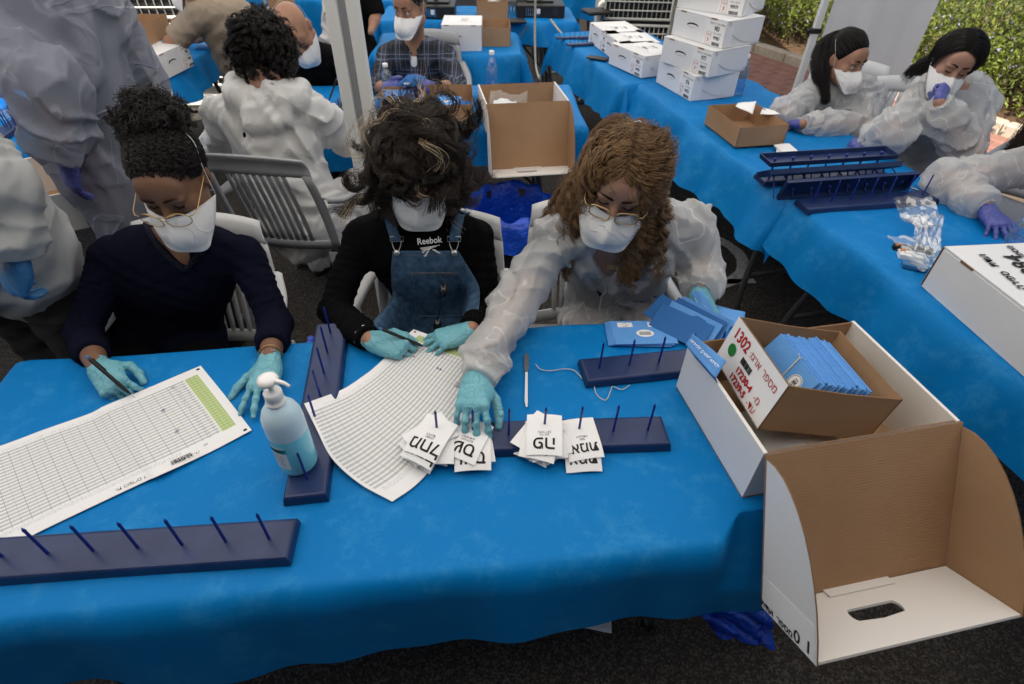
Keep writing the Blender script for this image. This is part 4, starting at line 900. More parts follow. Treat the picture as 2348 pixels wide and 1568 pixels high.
def open_carton(label, Mx, group, hang=R(-15), face='white'):
    root = mroot('open_carton', label, 'cardboard box', Mx, group); L, Wd, H_, t = BL, BW, BH, BT; x, y = L / 2, Wd / 2; kw = dict(parent=root, world=False)
    b = MB(); b.slab([(-x, -y, 0), (x, -y, 0), (x, y, 0), (-x, y, 0)], (0, 0, t), (0, 1, 2)); b.obj('bottom_panel', WB, **kw)
    for q in (-1, 1):
        b = MB(); b.slab([(q * x, -y, 0), (q * x, y, 0), (q * x, y, H_), (q * x, -y, H_)], (-q * .008, 0, 0), (0, 3, 3)); b.obj('end_panel', WB, **kw)
        b = MB(); b.slab([(-x + .009, q * (y - .001), t), (x - .009, q * (y - .001), t), (x - .009, q * (y - .001), H_ - .002), (-x + .009, q * (y - .001), H_ - .002)], (0, -q * t, 0), (0, 1, 2)); b.obj('side_panel', WB, **kw)
    # lid hanging from the near rim
    d = A(0, math.sin(hang), -math.cos(hang)); o = A(0, math.cos(hang), math.sin(hang)) * -1; hg = A(0, -y - .003, H_ + .001); LD = .352
    lid = MB(); n = 10
    lid.slab([hg + A(-x, 0, 0), hg + A(x, 0, 0), hg + A(x, 0, 0) + d * LD, hg + A(-x, 0, 0) + d * LD], o * t, (0, 1, 2)); lo = lid.obj('lid', WB, **kw)
    for q in (-1, 1):
        pts = [hg + A(q * x, 0, 0) + o * .004 + d * .004, hg + A(q * x, 0, 0) + d * LD + o * .004]
        c0_ = hg + A(q * x, 0, 0); cur = []
        for k in range(n + 1):
            a = math.pi / 2 * k / n; cur.append(c0_ + d * (LD - LD * .97 * (1 - math.cos(math.pi / 2 - a)) * 1.0) * 1.0 * 1 + o * (.168 * math.sin(math.pi / 2 - a) ** .0 if False else 0))
        cur = [c0_ + d * (LD - (LD - .01) * math.sin(a)) + o * (.006 + .162 * math.cos(a)) for a in np.linspace(0, math.pi / 2, n + 1)]
        b = MB(); b.slab([pts[1]] + cur + [], (-q * .0035, 0, 0), (0, 1, 2)); b.obj('lid_cheek', WB, lo, world=False)
    e = hg + d * LD + A(-x + .005, 0, 0) + o * .006; b = MB()
    holed(b, e, A(1, 0, 0), o, L - .010, .160, (L / 2 - .03, .075), .118, .032, d * -.006, (1, 3, 3)); b.obj('lid_flap', WB, lo, world=False)
    b = MB(); b.slab([e + A(.14, 0, 0) - d * .008 + o * -.002, e + A(.30, 0, 0) - d * .008 + o * -.002, e + A(.30, 0, 0) - d * .008 + o * .02, e + A(.14, 0, 0) - d * .008 + o * .02], d * -.002, (3, 3, 3)); b.obj('lock_tab', WB, lo, world=False)
    return root, lo, (hg, d, o)
def closed_carton(label, Mx, num=None, group='closed white cartons on the back tables', top=None, num2=None, plain=False, corner=True, L=BL, Wd=BW, H_=BH):
    root = mroot('closed_carton', label, 'cardboard box', Mx, group); x, y = L / 2, Wd / 2; kw = dict(parent=root, world=False)
    b = MB(); b.box((0, 0, H_ / 2 - .003), (L, Wd, H_ - .006), None, 0, .002); b.obj('carton_body', WB, **kw)
    b = MB(); b.slab([(-x - .002, -y + .001, H_ - .0045), (x + .002, -y + .001, H_ - .0045), (x + .002, y + .002, H_ - .0045), (-x - .002, y + .002, H_ - .0045)], (0, 0, .0055), (2, 0, 0)); lid = b.obj('lid', WB, **kw)
    n = 12
    for q in (-1, 1):
        cur = [A(q * (x + .0005), -y + .03 + (Wd - .035) * (1 - math.cos(a)) * 1.0, H_ - .005 - (H_ - .012) * math.sin(a)) for a in np.linspace(0, math.pi / 2, n)]
        cur = [A(q * (x + .0005), y - .002 - (Wd - .03) * math.cos(a), H_ - .005 - (H_ - .015) * math.sin(a) ** .9) for a in np.linspace(0, math.pi / 2, n)]
        b = MB(); b.slab([A(q * (x + .0005), y - .002, H_ - .005)] + cur[::-1], (q * .003, 0, 0), (0, 0, 2)); b.obj('lid_cheek', WB, lid, world=False)
    for q in (-.15, .12):
        b = MB(); b.box((q, -y - .0004, H_ - .004), (.05, .003, .007)); b.obj('lock_tab', M['kraft_edge'], lid, world=False)
    # handle slot in the long front
    b = MB(); pr_ = []
    for k in range(24):
        a = 2 * math.pi * k / 24; pr_.append((-.05 + .05 * math.cos(a), -y - .0012, H_ * .56 + .014 * math.sin(a) * (1 if abs(math.cos(a)) < .8 else .9)))
    if not plain:
        b.slab(pr_, (0, .001, 0)); hs = b.obj('handle_slot', M['dark'], **kw)
        b = MB(); b.slab([(-.05 + .044 * math.cos(a) + .004, -y - .0022, H_ * .56 - .004 + .0085 * math.sin(a)) for a in np.linspace(0, 2 * math.pi, 20, endpoint=False)], (0, .001, 0)); b.obj('slot_tongue', M['boxwhite'], hs, world=False)
    if num:
        lx0, lx1 = .06, x - .003; b = MB(); b.slab([(lx0, -y - .0016, .006), (lx1, -y - .0016, .006), (lx1, -y - .0016, H_ - .016), (lx0, -y - .0016, H_ - .016)], (0, .001, 0)); lb = b.obj('address_label', M['paper'], **kw)
        T = lambda px, pz: frame((px, -y - .0019, pz), (1, 0, 0), (0, 0, 1)); w = dict(world=False)
        text('רפסמ הריפס תדעו', M['ink'], lb, T(.155, H_ - .028), .017, **w); text(num, M['ink'], lb, T(.158, H_ - .055), .036, xs=.78, thick=.0012, **w)
        text('לזרב רפסמ', M['ink'], lb, T(.168, H_ - .082), .014, **w); text(num2 or '99' + num, M['ink'], lb, T(.168, H_ - .108), .029, xs=.72, thick=.001, **w)
        b = MB(); r_ = random.Random(3); xx = .138
        while xx < .196: ww = r_.choice((.0016, .003, .0045)); b.box((xx + ww / 2, -y - .0019, .017), (ww, .0006, .019)); xx += ww + r_.choice((.0015, .0025))
        b.obj('barcode', M['ink'], lb, **w)
        b = MB()
        for (a0, a1, z0, z1) in ((.078, .120, .012, .0132), (.078, .120, .078, .0792), (.078, .0792, .012, .0792), (.1188, .120, .012, .0792)): b.box(((a0 + a1) / 2, -y - .0019, (z0 + z1) / 2), (a1 - a0, .0006, z1 - z0))
        b.obj('label_frame', M['red_ink'], lb, **w); text('המוק', M['red_ink'], lb, T(.099, .062), .017, **w); text('3', M['red_ink'], lb, T(.099, .033), .030, thick=.001, **w)
        if corner:
            b = MB(); b.slab([(x + .0036, -y + .001, .006), (x + .0036, -y + .07, .006), (x + .0036, -y + .07, H_ - .03), (x + .0036, -y + .001, H_ - .03)], (-.0008, 0, 0)); b.obj('label_wrap', M['paper'], **kw)
    if top:   # second label lying on the lid, read from the far side
        T = lambda px, py: frame((px, py, H_ + .0022), (-1, 0, 0), (0, -1, 0)); w = dict(world=False)
        b = MB(); b.box((.02, .03, H_ + .0015), (.32, .18, .0008)); lb = b.obj('top_label', M['paper'], **kw)
        text(top[0], M['ink'], lb, T(.02, -.01), top[1], thick=.0015, **w); text('רפסמ הריפס תדעוה', M['ink'], lb, T(.03, -.045), .020, **w); text('לזרב רפסמ', M['ink'], lb, T(.03, .035), .02, **w); text('99' + top[0], M['ink'], lb, T(.03, .075), .035, thick=.001, **w)
    return root
def tray(label, Mx, L, Wd, H_, group='brown cardboard trays', t=.003, cat='cardboard tray', front=None, sag=0):
    root = mroot('cardboard_tray', label, cat, Mx, group); x, y = L / 2, Wd / 2; kw = dict(parent=root, world=False); K_ = [M['kraft'], M['kraft'], M['kraft_edge'], M['paper']]
    b = MB(); b.slab([(-x, -y, 0), (x, -y, 0), (x, y, 0), (-x, y, 0)], (0, 0, t), (0, 1, 2)); b.obj('bottom_panel', K_, **kw)
    for q in (-1, 1):
        b = MB(); b.slab([(-x + t, q * y, t), (x - t, q * y, t), (x - t, q * y, H_), (0, q * y, H_ - sag), (-x + t, q * y, H_)], (0, -q * t, 0), (0, 1, 2)); b.obj('side_panel', K_, **kw)
        b = MB(); b.slab([(q * x, -y, 0), (q * x, y, 0), (q * x, y, H_ + .001), (q * x, -y, H_ + .001)], (-q * t * 1.6, 0, 0), (3 if (front and q < 0) else 0, 1, 2)); b.obj('end_panel', K_, **kw)
    return root
# --- the big open carton at the front right
c_nl, c_nr, c_bl = PZ(1747, 1035, .90), PZ(2205, 970, .90), PZ(1557, 783, .90)
ang = math.atan2(c_nr[1] - c_nl[1], c_nr[0] - c_nl[0]) + R(1.5); ctr = c_nl + (c_nr - c_nl) / 2 + A(-math.sin(ang), math.cos(ang), 0) * BW / 2
bigc, biglid, (hg_, d_, o_) = open_carton('large white open carton with hanging lid at the front right table corner', fr(ctr, ang, .7445), 'open white cartons with brown inside', hang=R(-28))
# lettering on the left cheek of the hanging lid
def on_cheek(s, a_, b_, sz):
    p = hg_ + A(-BL / 2 - .0008, 0, 0) + d_ * a_ + o_ * b_; text(s, M['ink'], biglid, frame(p, o_, -np.array(d_) * -1 if False else A(0, 0, 0) + np.array(d_) * -1), sz, world=False)
b = MB(); b.slab([hg_ + A(-BL / 2 - .0004, 0, 0) + d_ * q + o_ * w for q, w in ((.272, .005), (.350, .005), (.350, .160), (.318, .163), (.272, .158))], (-.0004, 0, 0)); b.obj('lid_label', M['paper'], biglid, world=False)
def oncheek(s, a_, b_, sz):
    p = hg_ + A(-BL / 2 - .0014, 0, 0) + d_ * a_ + o_ * b_; text(s, M['ink'], biglid, frame(p, o_, d_ * -1), sz, world=False, thick=.0008)
oncheek('תדעו', .340, .022, .020); oncheek('רפסמ', .340, .078, .020); oncheek('0', .334, .114, .038); oncheek('1', .330, .146, .038)
# contents of the big carton: printed bags below the tray
b = MB(); n = 16; V = []
bc = ctr
def sheetmesh(name, cs, m, parent=None, nx=14, ny=10, amp=.0, seed=0, thick=0, world=True, uvs=True):
    """sheet through four corner points, gently buckled"""
    r = np.random.default_rng(seed); c = [np.asarray(q, float) for q in cs]; V = []; UV = []; nn = nrm(np.cross(c[1] - c[0], c[3] - c[0])); ph = r.uniform(0, 6, 4)
    for j in range(ny):
        for i in range(nx):
            s, t = i / (nx - 1), j / (ny - 1); p = c[0] * (1 - s) * (1 - t) + c[1] * s * (1 - t) + c[2] * s * t + c[3] * (1 - s) * t
            V.append(p + nn * amp * (math.sin(s * 7 + t * 3 + ph[0]) + .6 * math.sin(t * 11 - s * 5 + ph[1]) + .4 * math.sin(s * 19 + t * 13 + ph[2]))); UV.append((s, t))
    o = mk(name, V, [[j * nx + i, j * nx + i + 1, (j + 1) * nx + i + 1, (j + 1) * nx + i] for j in range(ny - 1) for i in range(nx - 1)], m, parent, True, world, uv=UV)
    if thick: md = o.modifiers.new('t', 'SOLIDIFY'); md.thickness = thick
    return o
ca, sa = math.cos(ang), math.sin(ang); L2W = lambda x, y, z: A(bc[0] + ca * x - sa * y, bc[1] + sa * x + ca * y, z)
o = sheetmesh('printed_bag', [L2W(-.21, -.165, .80), L2W(.05, -.165, .785), L2W(.05, .02, .79), L2W(-.21, .02, .80)], M['flapwhite'], None, amp=.003, seed=2, thick=.004)
tag(o, 'crumpled printed bag lying in the front open carton under the tilted tray', 'bag')
text('תונושל תותואב', M['ink'], o, Matrix.Translation(tuple(L2W(-.06, -.145, .8095))) @ Matrix.Rotation(ang, 4, 'Z'), .024); text('לוקוטורפ', M['ink'], o, Matrix.Translation(tuple(L2W(-.15, -.125, .8095))) @ Matrix.Rotation(ang + .3, 4, 'Z'), .022)
o = sheetmesh('plastic_sleeve', [L2W(-.19, -.15, .815), L2W(-.07, -.14, .815), L2W(-.07, .0, .815), L2W(-.19, .0, .815)], M['film'], None, amp=.003, seed=4); tag(o, 'clear crinkled plastic sleeve on the printed bag in the open carton', 'plastic sleeve')
o = sheetmesh('green_folder', [L2W(.13, -.02, .78), L2W(.20, -.02, .78), L2W(.20, .06, .79), L2W(.13, .06, .79)], M['green_dot'], None, amp=.001, thick=.002); tag(o, 'green folder edge showing under the tray in the open carton', 'folder')
# --- tilted tray 1302 with bundled envelopes
tB, tC, tA = PZ(1806, 885, 1.0), PZ(2120, 923, .925), PZ(1660, 726, 1.0)
ex = nrm(tC - tB); ey0 = nrm(tA - tB); ez = nrm(np.cross(ex, ey0)); ey = np.cross(ez, ex); TL, TW, TH_ = .283, .238, .128
org = tB + ex * TL / 2 + ey * TW / 2 - ez * TH_
Mt = Matrix([[ex[i], ey[i], ez[i], org[i]] for i in range(3)] + [[0, 0, 0, 1]])
tr = tray('brown tray labelled 1302 tilted inside the large open carton', Mt, TL, TW, TH_, front=True, sag=.004)
# torn white label: red and black print
Tn = lambda y, z: frame((-TL / 2 - .0012, y, z), (0, -1, 0), (0, 0, 1)); w = dict(world=False)
text('1302', M['red_ink'], tr, Tn(.066, .098), .040, thick=.0012, xs=.90, **w); text(':זגרא', M['red_ink'], tr, Tn(-.004, .097), .026, **w); text('רפסמ', M['red_ink'], tr, Tn(-.072, .097), .026, **w)
text('17230-4', M['red_ink'], tr, Tn(-.005, .042), .023, thick=.0014, **w); text('-מ', M['red_ink'], tr, Tn(-.072, .042), .026, thick=0, **w)
text('17239-5', M['red_ink'], tr, Tn(.002, .017), .023, thick=.0014, **w); text('-דע', M['red_ink'], tr, Tn(-.068, .017), .026, thick=0, **w)
b = MB(); r_ = random.Random(5); yy = .034
while yy > -.012: ww = r_.choice((.0008, .0016, .0024)); b.box((-TL / 2 - .0012, yy - ww / 2, .068), (.0005, ww, .016)); yy -= ww + r_.choice((.0008, .0013))
b.obj('barcode', M['ink'], tr, world=False)
b = MB(); b.slab([(-TL / 2 - .0014, .078 + .0155 * math.cos(a), .060 + .0155 * math.sin(a)) for a in np.linspace(0, 2 * math.pi, 24, endpoint=False)], (-.0006, 0, 0)); b.obj('round_sticker', M['green_dot'], tr, world=False)
def envelope(label, Mx, w_=.165, h_=.115, t=.0016, m='env', group='light blue voting envelopes', seal=None, n=1, cat='envelope'):
    b = MB(); b.box((0, 0, t / 2), (w_, h_, t), None, 0, .0004); o = b.obj('envelope', M[m]); o.matrix_basis = Mx; tag(o, label, cat, group)
    if seal:
        T = Matrix.Translation((seal[0], seal[1], t + .0003)); s = MB(); s.slab([(seal[0] + seal[2] * math.cos(a), seal[1] + seal[3] * math.sin(a), t + .0004) for a in np.linspace(0, 2 * math.pi, 28, endpoint=False)], (0, 0, -.0003)); so = s.obj('seal', M['paper'], o, world=False)
        e = MB(); rr = seal[3] * .55
        if seal[2] > seal[3] * 1.4:
            for k in range(9): e.box((seal[0] + (k - 4) * seal[2] * .14, seal[1], t + .0007), (seal[2] * .05, seal[3] * .5, .0003))
            e.box((seal[0], seal[1] + seal[3] * .3, t + .0007), (seal[2] * 1.35, seal[3] * .16, .0003)); e.box((seal[0], seal[1] - seal[3] * .32, t + .0007), (seal[2] * 1.35, seal[3] * .10, .0003))
        else:
            for a0 in np.linspace(0, 2 * math.pi, 30, endpoint=False): e.box((seal[0] + seal[3] * .86 * math.cos(a0), seal[1] + seal[3] * .86 * math.sin(a0), t + .0007), (seal[3] * .1, seal[3] * .1, .0003))
            for k, hh in ((-1, .5), (0, .8), (1, .5)): e.box((seal[0] + k * rr * .5, seal[1], t + .0007), (rr * .14, rr * hh * 1.4, .0003))
            e.box((seal[0], seal[1] - rr * .75, t + .0007), (rr * 1.3, rr * .16, .0003)); e.box((seal[0], seal[1] + rr * .6, t + .0007), (rr * 1.1, rr * .12, .0003)); e.box((seal[0], seal[1], t + .0007), (rr * 1.4, rr * .1, .0003))
        e.obj('emblem', M['ink'], so, world=False)
    return o
ORD = 'first second third fourth fifth sixth seventh eighth ninth tenth eleventh twelfth thirteenth fourteenth fifteenth sixteenth seventeenth eighteenth nineteenth twentieth'.split(); ORD += ['twenty-' + q for q in ORD[:9]]
# bundle in the tray: envelopes standing on edge, tied with string
yw = [0]; NE = 26; rE = np.random.default_rng(4); xs_ = -.088; lastM = None
for k in range(NE):
    xk = xs_ + k * .0056; lean = R(110 - k * .3); hz_ = .008 + rE.uniform(-.002, .004)
    # local: stands on long edge; plane leaning back towards the label end
    Rm = Matrix.Rotation(R(90), 4, 'Z') @ Matrix.Rotation(lean, 4, 'X')
    T = Mt @ Matrix.Translation((xk, -.006 + rE.uniform(-.009, .009), hz_)) @ Rm @ Matrix.Translation((0, .058 + rE.uniform(-.003, .003), 0))
    first = k == 0
    envelope('nearest blue envelope in the tray, round state seal under a string' if first else ORD[k - 1] + ' envelope behind the front one with the round seal in tray 1302', T, .170, .118, .0042, seal=None, group='light blue envelopes bundled in the tray')
    if first: T0e = T
# seal on the front envelope faces the label end (its lower side)
s = MB(); sc_ = (-.045, .018); s.slab([(sc_[0] + .019 * math.cos(a), sc_[1] + .019 * math.sin(a), -.0005) for a in np.linspace(0, 2 * math.pi, 28, endpoint=False)][::-1], (0, 0, -.0004)); 
fe = [o for o in COL.objects if o.name.startswith('envelope') and 'nearest' in o.get('label', '')][0]; so = s.obj('seal', M['paper'], fe, world=False); e = MB()
for a0 in np.linspace(0, 2 * math.pi, 34, endpoint=False): e.box((sc_[0] + .0165 * math.cos(a0), sc_[1] + .0165 * math.sin(a0), -.0013), (.0018, .0018, .0003))
for dx_, hh in ((-.005, .011), (0, .016), (.005, .011), (-.0025, .006), (.0025, .006)): e.box((sc_[0] + dx_, sc_[1], -.0013), (.0014, hh, .0003))
for dy_, ww in ((-.009, .014), (.008, .011), (0, .012)): e.box((sc_[0], sc_[1] + dy_, -.0013), (ww, .0013, .0003))
e.obj('emblem', M['ink'], so, world=False)
b = MB(); Lf = lambda x, y, z: tuple((T0e @ Vector((x, y, z))))
b.tube([Lf(-.02, -.058, -.0015), Lf(-.012, .0, -.0022), Lf(-.004, .059, -.0015), Lf(-.004, .0605, .004), Lf(.0, .060, .02), Lf(.002, .056, .045)], .0010, 6); b.tube([Lf(-.018, -.058, -.0015), Lf(-.006, .059, -.0024), Lf(.01, .062, .002)], .0008, 6)
for q in (.03, .07, .11, .150): b.tube([Lf(.008 + q * .1, .0605 - q * .01, q), Lf(.012, .064 - q * .01, q + .006), Lf(-.004, .0605 - q * .01, q + .013)], .0012, 6); 
o = b.obj('string', M['string'], None, True); tag(o, 'thin string tied round the blue envelope bundle in tray 1302', 'string')
# folded blue envelope leaning at the left wall of the carton
e1, e2, e3, e4 = PZ(1583, 768, .945), PZ(1663, 832, .945), PZ(1640, 882, .90), PZ(1575, 795, .92)
o = sheetmesh('envelope', [PZ(1572, 790, .925), PZ(1588, 765, .955), PZ(1665, 828, .955), PZ(1640, 868, .925)], M['env'], None, amp=.0006, thick=.0016); tag(o, 'blue envelope with mirrored white lettering standing inside the left carton wall', 'envelope', 'light blue voting envelopes')
text('יולימו לופיק תליחת', M['paper'], o, frame((PZ(1586, 782, .957) + PZ(1643, 838, .957)) / 2, nrm(PZ(1586, 782, .957) - PZ(1643, 838, .957)), nrm(PZ(1586, 782, .957) - PZ(1590, 765, .957)) * -1), .013)
o = sheetmesh('envelope', [PZ(1640, 868, .925), PZ(1575, 795, .922), PZ(1600, 830, .87), PZ(1648, 888, .88)], M['env_dark'], None, thick=.001); tag(o, 'darker folded envelope flap slipping down behind the carton wall', 'envelope', 'light blue voting envelopes')
# --- big carton on the right table, lying upside down
q1, q2 = PZ(2111, 656, .745), PZ(2347, 865, .745); a2 = math.atan2(q2[1] - q1[1], q2[0] - q1[0]); dd = A(math.cos(a2), math.sin(a2), 0); nn_ = A(-math.sin(a2), math.cos(a2), 0)
cc = q1 + dd * .25 + nn_ * .20
rc = closed_carton('large white carton at the right edge with upside-down black lettering', fr(cc, a2, .7445), None, 'closed white cartons on the back tables', None, L=.50, Wd=.40, H_=.150, plain=True)
b = MB(); b.slab([(-.2525, -.201, .005), (-.2525, .19, .005), (-.2525, .19, .15), (-.2525, -.201, .15)], (-.002, 0, 0)); b.obj('brown_edge', M['kraft_edge'], rc, world=False)
tx = lambda u, v: frame(PZ(u, v, .898), nrm(PZ(2347, 650, .898) - PZ(2200, 560, .898)) * -1, nrm(PZ(2260, 560, .898) - PZ(2225, 620, .898)) * -1)
for s_, u_, v_, z_ in (('תדעו', 2266, 596, .034), ('הריפס', 2322, 642, .034), ('רפסמ', 2330, 577, .03), ('984', 2345, 607, .075)):
    xd = nrm(PZ(2252, 580, .898) - PZ(2340, 655, .898)); T = frame(PZ(u_, v_, .899), xd, np.cross((0, 0, 1), xd)); text(s_, M['ink'], rc, T, z_, world=True, thick=.001)
# --- white cartons: the stack of four and the row of three
def by_corner(far, near, z, label, num, sc=None, num2=None, top=None, group='white cartons stacked on the right table', zz=None):
    a, n_ = PZ(*far, z), PZ(*near, z); th = math.atan2(n_[1] - a[1], n_[0] - a[0]); k = sc or np.linalg.norm(n_ - a) / BL; k = .86 if sc is None else sc
    d = A(math.cos(th), math.sin(th), 0); nn = A(-math.sin(th), math.cos(th), 0); c = n_ - d * BL * k / 2 + nn * BW * k / 2
    return closed_carton(label, fr(c, th, zz if zz is not None else z, k), num, group, top, num2)
SK = .86; hk = BH * SK + .002
by_corner((1510, 192), (1582, 233), .742, 'white carton numbered 976 at the bottom of the stack of four', '976', SK, num2='99976')
by_corner((1521, 143), (1623, 179), .742 + hk, 'white carton numbered 977 second from the bottom of the stack', '977', SK, num2='99977')
by_corner((1546, 81), (1654, 113), .742 + 2 * hk, 'white carton numbered 983 third from the bottom of the stack', '983', SK, num2='99983')
by_corner((1559, 18), (1699, 40), .742 + 3 * hk, 'white carton labelled 99979 on top of the stack, cut by the frame', '979', SK, num2='99979')
g3 = 'three white cartons side by side on the far right table'
by_corner((1417, 156), (1470, 180), .742, 'white carton numbered 990, nearest of the three in a row', '990', .82, group=g3, num2='99990', top=('990', .05))
by_corner((1388, 124), (1416, 148), .742, 'middle white carton of the three in a row beyond the phone', '991', .82, group=g3, num2='99991', top=('991', .05))
by_corner((1362, 105), (1388, 124), .742, 'farthest white carton of the three in a row before the air cooler', '992', .82, group=g3, num2='99992', top=('992', .05))
# --- second open carton on the middle back table
b_nl, b_nr = PZ(1114, 234, .885), PZ(1304, 226, .885); ab = math.atan2(b_nr[1] - b_nl[1], b_nr[0] - b_nl[0]); k2 = np.linalg.norm(b_nr - b_nl) / BL
cb = (b_nl + b_nr) / 2 + A(0, -.03, 0) + A(-math.sin(ab), math.cos(ab), 0) * BW * k2 / 2
open_carton('white open carton with brown lid hanging over the centre back table edge', fr(cb, ab, .885 - BH * k2, k2), 'open white cartons with brown inside', hang=R(-10))
o = sheetmesh('plastic_bag', [cb + A(-.17, -.08, -.045), cb + A(.02, -.08, -.05), cb + A(.03, .08, -.03), cb + A(-.17, .08, -.02)], M['film'], None, 18, 14, amp=.009, seed=6); tag(o, 'crinkled clear plastic bag inside the centre back carton', 'plastic bag')
o = sheetmesh('crumpled_paper', [cb + A(-.15, -.07, -.075), cb + A(-.03, -.08, -.06), cb + A(-.03, .05, -.06), cb + A(-.15, .05, -.05)], M['paper'], None, 14, 10, amp=.006, seed=8); tag(o, 'white crumpled paper under the clear bag in the centre back carton', 'paper')
# --- brown trays on the middle back table
def tray_px(label, nl, nr, z, Wd, H_, grp='brown cardboard trays', sink=0):
    a, b_ = PZ(*nl, z), PZ(*nr, z); th = math.atan2(b_[1] - a[1], b_[0] - a[0]); L = np.linalg.norm(b_ - a); c = (a + b_) / 2 + A(-math.sin(th), math.cos(th), 0) * Wd / 2
    return tray(label, fr(c, th, z - H_), L, Wd, H_, grp), c, th, L
t1, c1, th1, L1 = tray_px('brown tray with loose blue envelopes, left of the open back carton', (965, 241), (1084, 240), .872, .33, .125)
t2, c2, th2, L2 = tray_px('brown tray of blue envelopes directly behind the shaggy haired head', (872, 245), (962, 242), .865, .32, .12)
for (dx_, dy_, dz_, az_, rx_, ry_, m_, lab) in ((-.02, -.02, -.028, .75, .25, -.1, 'env', 'blue envelope with round seal on top in the brown back tray'), (.05, .03, -.05, .2, -.1, .1, 'env_dark', 'dark blue envelope under the sealed one in the brown back tray'), (-.05, -.08, -.05, -.5, .05, .2, 'env_dark', 'torn dark envelope at the front of the brown back tray')):
    envelope(lab, fr(c1 + A(dx_, dy_, dz_), th1 - az_, None, 1.0, (rx_, ry_)), .165, .115, .002, m_, seal=(.02, 0, .016, .016) if m_ == 'env' else None)
for k in range(16):
    envelope(ORD[k] + ' upright envelope from the left, tray behind the shaggy hair', fr(c2 + A(-.075 + k * .0098, .0, -.045), th2 + R(90), None, 1, (R(78), 0)), .165, .105, .004, 'env' if k % 4 else 'env_dark', group='blue envelopes filed in the back tray')
# --- brown tray with folded papers on the right table
a, b_, e_ = PZ(1705, 294, .84), PZ(1813, 287, .84), PZ(1628, 247, .84); th = math.atan2(b_[1] - a[1], b_[0] - a[0]); LL = .26; c3 = (a + b_) / 2 + nrm(e_ - a) * .165
t3 = tray('brown tray holding two folded white papers on the right table', fr(c3, th + R(0), .7475), LL, .33, .095)
rp = c3
for p4, lab, sd in (([PY(1686, 243, 2.93), PY(1725, 262, 2.86), PY(1733, 232, 2.93), PY(1691, 236, 3.02)], 'larger folded white paper standing in the right brown tray', 1), ([PY(1742, 262, 2.88), PY(1790, 262, 2.84), PY(1777, 254, 2.9), PY(1748, 246, 2.98)], 'smaller folded white paper in the right brown tray', 2)):
    o = sheetmesh('folded_paper', p4, M['paper'], None, 8, 8, .001, sd, .001); tag(o, lab, 'paper', 'folded papers in the brown tray')
# --- spike boards
def spike_board(label, Mx, group='navy spike boards', L=.595, Wd=.094, H_=.023, nsp=7, hsp=.092, slots=True):
    root = mroot('spike_board', label, 'spike board', Mx, group); kw = dict(parent=root, world=False); x, y = L / 2, Wd / 2; i_ = .006
    V = [(-x, -y, 0), (x, -y, 0), (x, y, 0), (-x, y, 0)]
    def ring(ix, z): return [(-x + ix, -y + ix, z), (x - ix, -y + ix, z), (x - ix, y - ix, z), (-x + ix, y - ix, z)]
    rings = [ring(.0, 0), ring(.003, H_ - .004), ring(.006, H_ - .001), ring(.010, H_), ]; inner = [ring(.004, 0), ring(.007, H_ - .005), ring(.02, H_ - .004)]
    b = MB(); v = [p for r_ in rings for p in r_]; f = [[k * 4 + i, k * 4 + (i + 1) % 4, k * 4 + 4 + (i + 1) % 4, k * 4 + 4 + i] for k in range(3) for i in range(4)] + [[12, 13, 14, 15]]
    o0 = len(v); v += [p for r_ in inner for p in r_]; f += [[o0 + k * 4 + i, o0 + k * 4 + 4 + i, o0 + k * 4 + 4 + (i + 1) % 4, o0 + k * 4 + (i + 1) % 4] for k in range(2) for i in range(4)] + [[o0 + 11, o0 + 10, o0 + 9, o0 + 8]] + [[i, o0 + i, o0 + (i + 1) % 4, (i + 1) % 4] for i in range(4)]
    b.add(v, f); b.obj('board', M['navy'], **kw)
    for k in range(nsp):
        xx = (k - (nsp - 1) / 2) * (L - .095) / (nsp - 1); b = MB(); b.tube([(xx, 0, -.0 + .008), (xx, 0, H_ + .001), (xx + .001, 0, H_ + hsp * .85), (xx + .001, 0, H_ + hsp * .9), (xx + .001, 0, H_ + hsp)], [.0056, .0030, .0028, .0034, .0004], 8); sp_ = b.obj('spike', M['pinblue'], parent=root, world=False, smooth=True)
        b = MB(); b.tube([(xx, 0, .004), (xx, 0, .012)], .0065, 8); b.obj('plug', M['pinblue'], parent=root, world=False, smooth=True)
    return root
def board_px(label, p1, p2, n12, z=.7445, group='navy spike boards', k1=0, sc=1.0, tilt=(0, 0)):
    """p1, p2: feet of spikes number k1 and k1+n12"""
    a, b_ = PZ(*p1, z + .023), PZ(*p2, z + .023); th = math.atan2(b_[1] - a[1], b_[0] - a[0]); d = A(math.cos(th), math.sin(th), 0); c = a + d * (3 - k1) * .0833 * sc
    c = (a + b_) / 2 + d * (3 - k1 - n12 / 2) * .0833 * sc
    return spike_board(label, fr(c, th, z, sc, tilt)), c, d
gb, gc, gd = board_px('blurred spike board at the front left corner of the front table', (114, 1268), (612, 1235), 5, k1=1)
mb, mc, md_ = board_px('spike board carrying the ballot slips in the middle of the front table', (1002, 1001), (1486, 985), 6, k1=0)
rb, rcn, rd = board_px('empty spike board with three spikes showing beside the blue envelopes', (1377, 843), (1507, 830), 2, k1=0)
lb_, lc, ld = board_px('spike board pointing away under the sanitiser bottle', (706, 1084), (741, 864), 4, k1=0)
